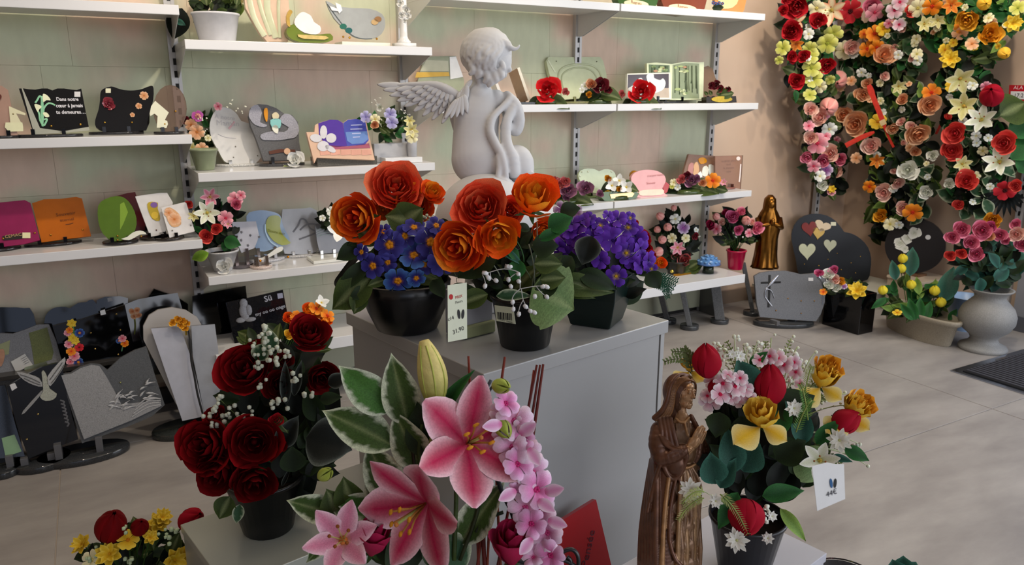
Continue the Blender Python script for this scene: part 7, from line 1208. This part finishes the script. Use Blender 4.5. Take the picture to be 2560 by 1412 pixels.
# drapery
S.c([(1268, 236, 2, 10), (1276, 246, 12, 11), (1262, 262, 24, 9), (1240, 284, 34, 9), (1228, 304, 38, 11), (1226, 330, 40, 12), (1238, 358, 42, 12), (1252, 384, 44, 11), (1260, 412, 46, 10), (1264, 440, 44, 9)], c)
S.c([(1276, 248, 8, 14), (1288, 266, 6, 17), (1296, 300, 0, 17), (1290, 326, 0, 15), (1278, 320, 4, 13)], c); S.c([(1282, 270, 14, 13), (1268, 300, 22, 13), (1264, 335, 26, 14), (1268, 365, 30, 15), (1278, 395, 28, 18), (1284, 430, 24, 16)], c); S.c([(1246, 392, 46, 8), (1248, 420, 48, 8), (1244, 442, 50, 7)], c)
S.e(1246, 456, 34, 36, 14, 22, c).e(1232, 466, 34, 18, 8, 16, c).e(1262, 488, 24, 26, 34, 22, c).c([(1226, 462, 44, 7), (1246, 450, 52, 8), (1268, 458, 48, 8), (1276, 476, 40, 9)], c).c([(1258, 470, 40, 8), (1250, 500, 36, 9), (1244, 530, 30, 10)], c)
# head
C = (1222, 146, 0); f = (.82, -.28, .2); u = (.2, 1, -.05)
for fs, ss, us, r in ((-8, 0, 6, (62, 58, 58)), (12, 0, -4, (48, 44, 50)), (34, 0, -34, 15), (26, 12, -26, 18), (26, -12, -26, 18), (36, 18, -12, 17), (36, -18, -12, 17), (58, 0, -10, (9, 7, 8)), (54, 0, 0, (7, 6, 11)), (52, 0, -26, (7, 11, 5)), (50, 0, -32, (6, 9, 4)), (48, 14, 6, (7, 11, 5)), (48, -14, 6, (7, 11, 5)), (4, 42, -12, (9, 5, 13))): S.loc(C, f, u, fs, ss, us, r, c)
S.build('body', 'plaster', t, .0030, 4)
# curls
H = Sculpt(DA); r_ = random.Random(71); fv = np.array(f)/np.linalg.norm(f); uv = np.array(u)-fv*np.dot(u, fv); uv /= np.linalg.norm(uv); wv_ = np.cross(uv, fv)
H.loc(C, f, u, -9, 0, 8, (64, 62, 63), c)
for i in range(96):
    az = -2.9+i*.0605+r_.uniform(-.03, .03); front = abs(az) < .75; pts = []; ph = r_.uniform(0, 6); ln = r_.uniform(.35, .5) if front else r_.uniform(.85, 1.12)
    if False: continue
    for j in range(9):
        th = .10+j/8*ln*2.0; az2 = math.pi-az if False else az+.10*math.sin(j*1.5+ph)+.05*j*(1 if az > 0 else -1)*.3; d = math.cos(az2)*math.sin(th)*fv + math.sin(az2)*math.sin(th)*wv_ + math.cos(th)*uv
        if front and th > .95: break
        o = d*np.array(63+1.5*math.sin(j*2.1+ph)); q = -fv*9+uv*7+o; pts.append((C[0]+q[0], C[1]-q[1], C[2]+q[2], 5.2+1.2*math.sin(ph)-j*.22))
    if len(pts) > 2: H.c(pts, c, 2, step=.6)
H.c([(1250, 112, 30, 9), (1268, 116, 34, 8), (1284, 122, 30, 6), (1294, 120, 28, 4), (1298, 114, 28, 3)], c); H.c([(1240, 104, 34, 9), (1258, 106, 34, 9), (1272, 112, 30, 8)], c)
for x, y, r in ((1250, 190, 10), (1236, 198, 11), (1216, 196, 11), (1196, 184, 11), (1180, 176, 10), (1254, 172, 9), (1226, 206, 9)): H.c([(x, y-12, 38, r), (x+4, y, 40, r*.9), (x-4, y+8, 38, r*.6)], c)
H.build('curly_hair', 'plaster', t, .0026, 2)
# wings: overlapping solid feathers
def feather(g, S, x, y, z, L, w, ang, tz=0.):
    a = math.radians(ang); B = np.array([[math.cos(a), -math.sin(a), tz], [math.sin(a), math.cos(a), 0], [0, 0, 1]]) @ CAMB; u = G(); ball(u, (0, 0, 0), 1, (1, 1, 1), 12)
    V = u.v[0].copy(); V[:, 1] *= 1-.35*V[:, 0]; V[:, 2] += .6*V[:, 0]*V[:, 0]; g.add((V*np.array([L/2, w/2, 3.2])*S.k) @ B + np.array(S.P(x+L/2*math.cos(a), y+L/2*math.sin(a), z)), u.f, wc_)
W_ = Sculpt(DA); g = G()
W_.c([(1150, 244, 14, 12), (1120, 226, 18, 13), (1090, 214, 16, 12), (1050, 212, 12, 9), (1010, 212, 8, 6), (980, 214, 4, 3)], c)
for row, (n, L, w, z, x0, y0, x1, y1, a0, a1) in enumerate(((9, 72, 19, 6, 1136, 250, 1010, 216, 118, 184), (9, 54, 17, 12, 1134, 246, 1040, 218, 112, 172), (8, 38, 15, 17, 1132, 240, 1062, 216, 105, 165), (7, 26, 13, 21, 1130, 234, 1080, 212, 100, 160))):
    for i in range(n): tt = i/(n-1); feather(g, W_, x0+(x1-x0)*tt, y0+(y1-y0)*tt, z+(1-tt)*3, L*(1.0-.1*abs(tt-.5)), w, a0+(a1-a0)*tt)
W_.build('wing_arm', 'plaster', t, .003, 3); part('wing', g, 'plaster', t)
g = G()
for i in range(6): feather(g, W_, 1168-i*2, 212+i*5, 34-i, 52-i*3, 14, 96+i*7)
for i in range(5): feather(g, W_, 1160-i*4, 236+i*3, 36, 48+i*3, 15, 80+i*11)
for i in range(6): feather(g, W_, 1180-i*6, 200+i*6, 30, 40, 12, 130-i*6)
part('wing', g, 'plaster', t)
# ball and plinth
g = G(); Cb = Vector(atd(1214, 562, DA)); Rb = 128*S.k; ball(g, tuple(Cb), Rb, wc_, 48)
part('ball', g, 'plaster', t)
g = G(); zb = Cb.z-Rb; lathe(g, [(.075, 0), (.078, .006), (.072, .018), (.058, .03), (.05, max(.035, zb-PODZ+.03))], wc_, 36, Matrix.Translation((Cb.x, Cb.y, PODZ+.0005))); part('plinth', g, 'plaster', t)
ow = Vector((Cb.x, Cb.y, PODZ)); 
# ---- praying woman statue
Q = onZ(1684, 1452, PEDZ); DM = dep(Q)+.02; S = Sculpt(DM); t = thing('praying_statue', 'brown and gold painted statue of a veiled praying woman on the low right pedestal', 'statue', Q)
mant, dress, skin, hair, trim = hx('6a4632'), hx('7c5c40'), hx('c0946a'), hx('7a5434'), hx('b08458')
C = (1704, 982, 8); f = (.80, -.06, .60); u = (.06, 1, .0)
def hd(*a): S.loc(C, f, u, *a)
for fs, ss, us, r in ((1, 0, 0, (29, 26, 37)), (8, 0, -10, (22.5, 20, 28)), (25, 0, -33, (8, 8, 6.5)), (17, 9, -26, (12, 8, 10)), (17, -9, -26, (12, 8, 10)), (18.5, 12, -9, 9), (18.5, -12, -9, 9), (26, 0, 16, (9, 16, 10)), (31, 8.5, 8.5, (4.5, 8, 2.6)), (31, -8.5, 8.5, (4.5, 8, 2.6)), (33, 0, 4, (4, 3, 7)), (36.5, 0, -3, (4.5, 3, 5)), (39, 0, -8, (4.6, 3.6, 3.2)), (36, 3.6, -9.4, (3, 2.4, 2.2)), (36, -3.6, -9.4, (3, 2.4, 2.2)), (31.6, 0, -17.5, (4, 7, 1.8)), (31.2, 0, -21.6, (3.8, 6, 2.2)), (28, 0, -29, (5, 7, 4))): hd(fs, ss, us, r, skin)
for s_ in (-1, 1): hd(29.8, s_*9.6, 1.5, (4.2, 5.2, 3.2), hx('8a6442')); hd(31, s_*9.6, 3.6, (3.6, 6, 1.2), skin); hd(30.4, s_*9.6, -1.0, (3.4, 5.4, 1.0), skin)
for s_ in (-1, 1): hd(31.2, s_*9.6, 1.2, (3, 3.4, 2.2), hx('d8c0a0')); hd(33.2, s_*9.2, 1.2, (1.6, 1.6, 1.6), hx('1c120c')); hd(33.2, s_*9.6, 3.4, (2.2, 5.6, .9), hx('6a4428')); hd(33.6, s_*9.8, 9.6, (1.6, 6.5, 1.0), hx('7a5030'))
S.c([(1700, 1005, 8, 15), (1702, 1030, 10, 15), (1704, 1052, 12, 20)], skin, 2)
# hood and hair
for fs, ss, us, r, c_ in ((-14, 0, 4, (37, 33, 45), mant), (-8, 0, 12, (33, 30, 37), hx('6a4428')), (-24, 0, -34, (25, 32, 40), mant), (-8, 0, -22, (20, 26, 34), hx('5c3a22'))): S.loc(C, f, u, fs, ss, us, r, c_)
S.c([(1728, 946, -14, 5), (1718, 938, 2, 5), (1700, 936, 22, 5), (1684, 948, 34, 5), (1674, 972, 40, 5), (1668, 1000, 40, 6), (1655, 1026, 36, 7), (1636, 1044, 26, 7)], mant)
for i in range(8):
    o = i*2.8; cc_ = hair if i % 2 else hx('96683e')
    S.c([(1727-i*1.8, 950-o*.35, 24+i*.6, 2.4), (1712-o*.7, 950-o*.2, 30+i*.5, 3.0), (1697-o*.75, 961, 33+i*.4, 3.4), (1687-o*.7, 982, 34, 3.6), (1684-o*.75, 1006, 33, 3.8), (1678-o*1.0, 1030, 32, 4.0), (1664-o*1.3, 1050, 28, 3.2)], cc_)
for i in range(4): S.c([(1728+i*.6, 950-i, 16-i*3, 3), (1738, 958, 6-i*3, 3.2), (1739-i, 975, 0-i*3, 3.2), (1736-i, 995, -4, 3)], hair)
# torso
S.e(1690, 1082, 0, 52, 34, 34, mant).e(1700, 1120, 4, 44, 50, 34, dress).e(1664, 1130, -8, 38, 84, 40, mant).e(1705, 1075, 14, 28, 26, 26, dress)
S.c([(1690, 1046, 34, 3.5), (1700, 1054, 38, 3.5), (1712, 1054, 36, 3.5), (1722, 1044, 28, 3.5)], trim); S.c([(1712, 1056, 38, 2.6), (1716, 1075, 40, 2.6), (1720, 1092, 38, 2.4)], trim)
for i in range(7): S.c([(1690+i*6, 1058, 33, 2.6), (1693+i*5, 1085, 37, 3), (1700+i*4, 1118, 36, 3)], dress)
# mantle edges and folds over the near shoulder and arm
for i, (dx, c_) in enumerate(((0, mant), (-9, mant), (-18, mant), (-28, mant))): S.c([(1676+dx, 1046, 34-i*2, 6), (1682+dx, 1075, 42-i*2, 7), (1690+dx*1.2, 1105, 46-i*3, 7), (1694+dx*.6, 1126, 48-i*2, 6)], c_)
S.c([(1728, 1040, 18, 6), (1738, 1062, 12, 7), (1744, 1090, 4, 8)], mant); S.c([(1736, 1058, 0, 8), (1752, 1100, -4, 12), (1768, 1140, -6, 12), (1772, 1180, -8, 9)], mant)
S.c([(1650, 1076, 14, 24), (1646, 1112, 26, 25), (1656, 1142, 34, 23)], mant); S.c([(1652, 1142, 34, 22), (1680, 1138, 44, 20), (1706, 1126, 46, 16)], mant)
for i in range(5): S.c([(1650+i*8, 1090+i*4, 42, 4), (1664+i*8, 1112+i*3, 52-i, 4.6), (1684+i*5, 1124, 58, 4.2)], mant)
for i in range(4): S.c([(1690, 1124+i*2, 58-i*5, 3.6), (1668-i*6, 1136+i*8, 56-i*6, 4.6), (1650-i*6, 1158+i*20, 44-i*5, 5), (1640-i*7, 1200+i*26, 30, 5)], mant)
# sleeve hanging from the near forearm
S.e(1690, 1158, 36, 26, 30, 18, mant).c([(1710, 1122, 48, 8), (1716, 1140, 48, 7), (1708, 1168, 44, 6), (1696, 1190, 40, 6), (1680, 1196, 38, 6), (1668, 1184, 38, 6), (1660, 1168, 38, 6)], trim if False else mant)
S.c([(1748, 1100, 6, 14), (1744, 1130, 12, 12), (1738, 1150, 12, 8)], mant); S.c([(1756, 1110, 8, 5), (1760, 1140, 4, 5), (1752, 1172, 0, 5), (1746, 1162, 6, 4)], mant)
# hands: palms, four fingers and a thumb each
for z0, dx in ((44, 0), (28, 5)):
    S.c([(1712+dx, 1132, z0, 9.5), (1722+dx, 1120, z0, 9.5)], skin, 0); S.e(1734+dx, 1105, z0, 12, 18, 7, skin, rot=-32)
    for i, (bx, by, mx_, my, tx, ty) in enumerate(((1731, 1096, 1739, 1080, 1746, 1068), (1737, 1097, 1746, 1080, 1754, 1065), (1743, 1100, 1752, 1083, 1759, 1070), (1748, 1106, 1756, 1091, 1762, 1080))):
        S.c([(bx+dx, by, z0, 3.7), (mx_+dx, my, z0+1-(z0 > 40)*2, 3.5), (tx+dx*.6, ty, (z0+36)/2, 2.8)], skin, 0)
    S.c([(1722+dx, 1112, z0+2, 4.2), (1730+dx, 1098, z0+1, 3.8), (1738+dx, 1086, (z0+36)/2, 3.1)], skin, 0)
# skirt and mantle down to the feet
for y, x, rx, rz in ((1170, 1706, 38, 34), (1215, 1700, 46, 38), (1260, 1694, 54, 42), (1305, 1688, 60, 45), (1350, 1685, 64, 47), (1395, 1682, 68, 49), (1430, 1681, 70, 50), (1446, 1681, 72, 50)): S.e(x, y, 0, rx, 34, rz, dress)
for i in range(9):
    x = 1700+i*6; wv = (0, 5, -3, 4, -5, 3, 0, -4, 4)[i]; S.c([(x*.5+855, 1168, 34-abs(i-4), 3.4+i%3), (x+wv, 1215, 41-i*1.6+wv*.5, 4+i%2), (x-3+i*.6-wv*.6, 1290, 44-i*3, 6-wv*.3), (x-6+i*.6+wv*.7, 1370, 49-i*3.6, 6+wv*.4), (x-8+i*.8, 1450, 52-i*4, 6)], dress if i % 3 else hx('9a7650'), 2)
S.c([(1668, 1150, 2, 34), (1660, 1250, 2, 40), (1656, 1350, 2, 46), (1660, 1430, 0, 50)], mant, 2, 1., .2)
for i in range(6): S.c([(1640-i*2, 1150, 26-i*7, 8), (1642-i*5, 1230, 34-i*9, 9), (1640-i*7, 1330, 38-i*10, 10), (1642-i*8, 1450, 40-i*11, 11)], mant, 2)
S.c([(1672, 1196, 40, 5), (1664, 1260, 46, 6), (1658, 1340, 50, 6), (1654, 1450, 52, 7)], trim, 2); S.c([(1690, 1196, 40, 4), (1676, 1270, 47, 5), (1674, 1350, 52, 5), (1690, 1400, 54, 5), (1712, 1420, 52, 5)], mant, 2); S.c([(1696, 1180, 38, 3.5), (1704, 1225, 42, 4), (1720, 1270, 40, 4)], mant, 2)
# waist cord
S.c([(1690, 1166, 40, 3), (1705, 1170, 42, 3), (1722, 1168, 38, 3), (1738, 1160, 28, 3)], trim)
S.e(1684, 1448, 0, 76, 10, 54, mant)
S.build('figure', 'bronze', t, .00112, 2, 10)
g = G(); Q2 = S.P(1684, 1450, 0); lathe(g, [(.062, .0), (.064, .004), (.062, max(.008, Q2.z-PEDZ))], mant, 36, Matrix.Translation((Q2.x, Q2.y, PEDZ+.0005)) @ Matrix.Rotation(.2, 4, 'Z') @ Matrix.Diagonal((1, .75, 1, 1))); part('foot_plate', g, 'bronze', t)
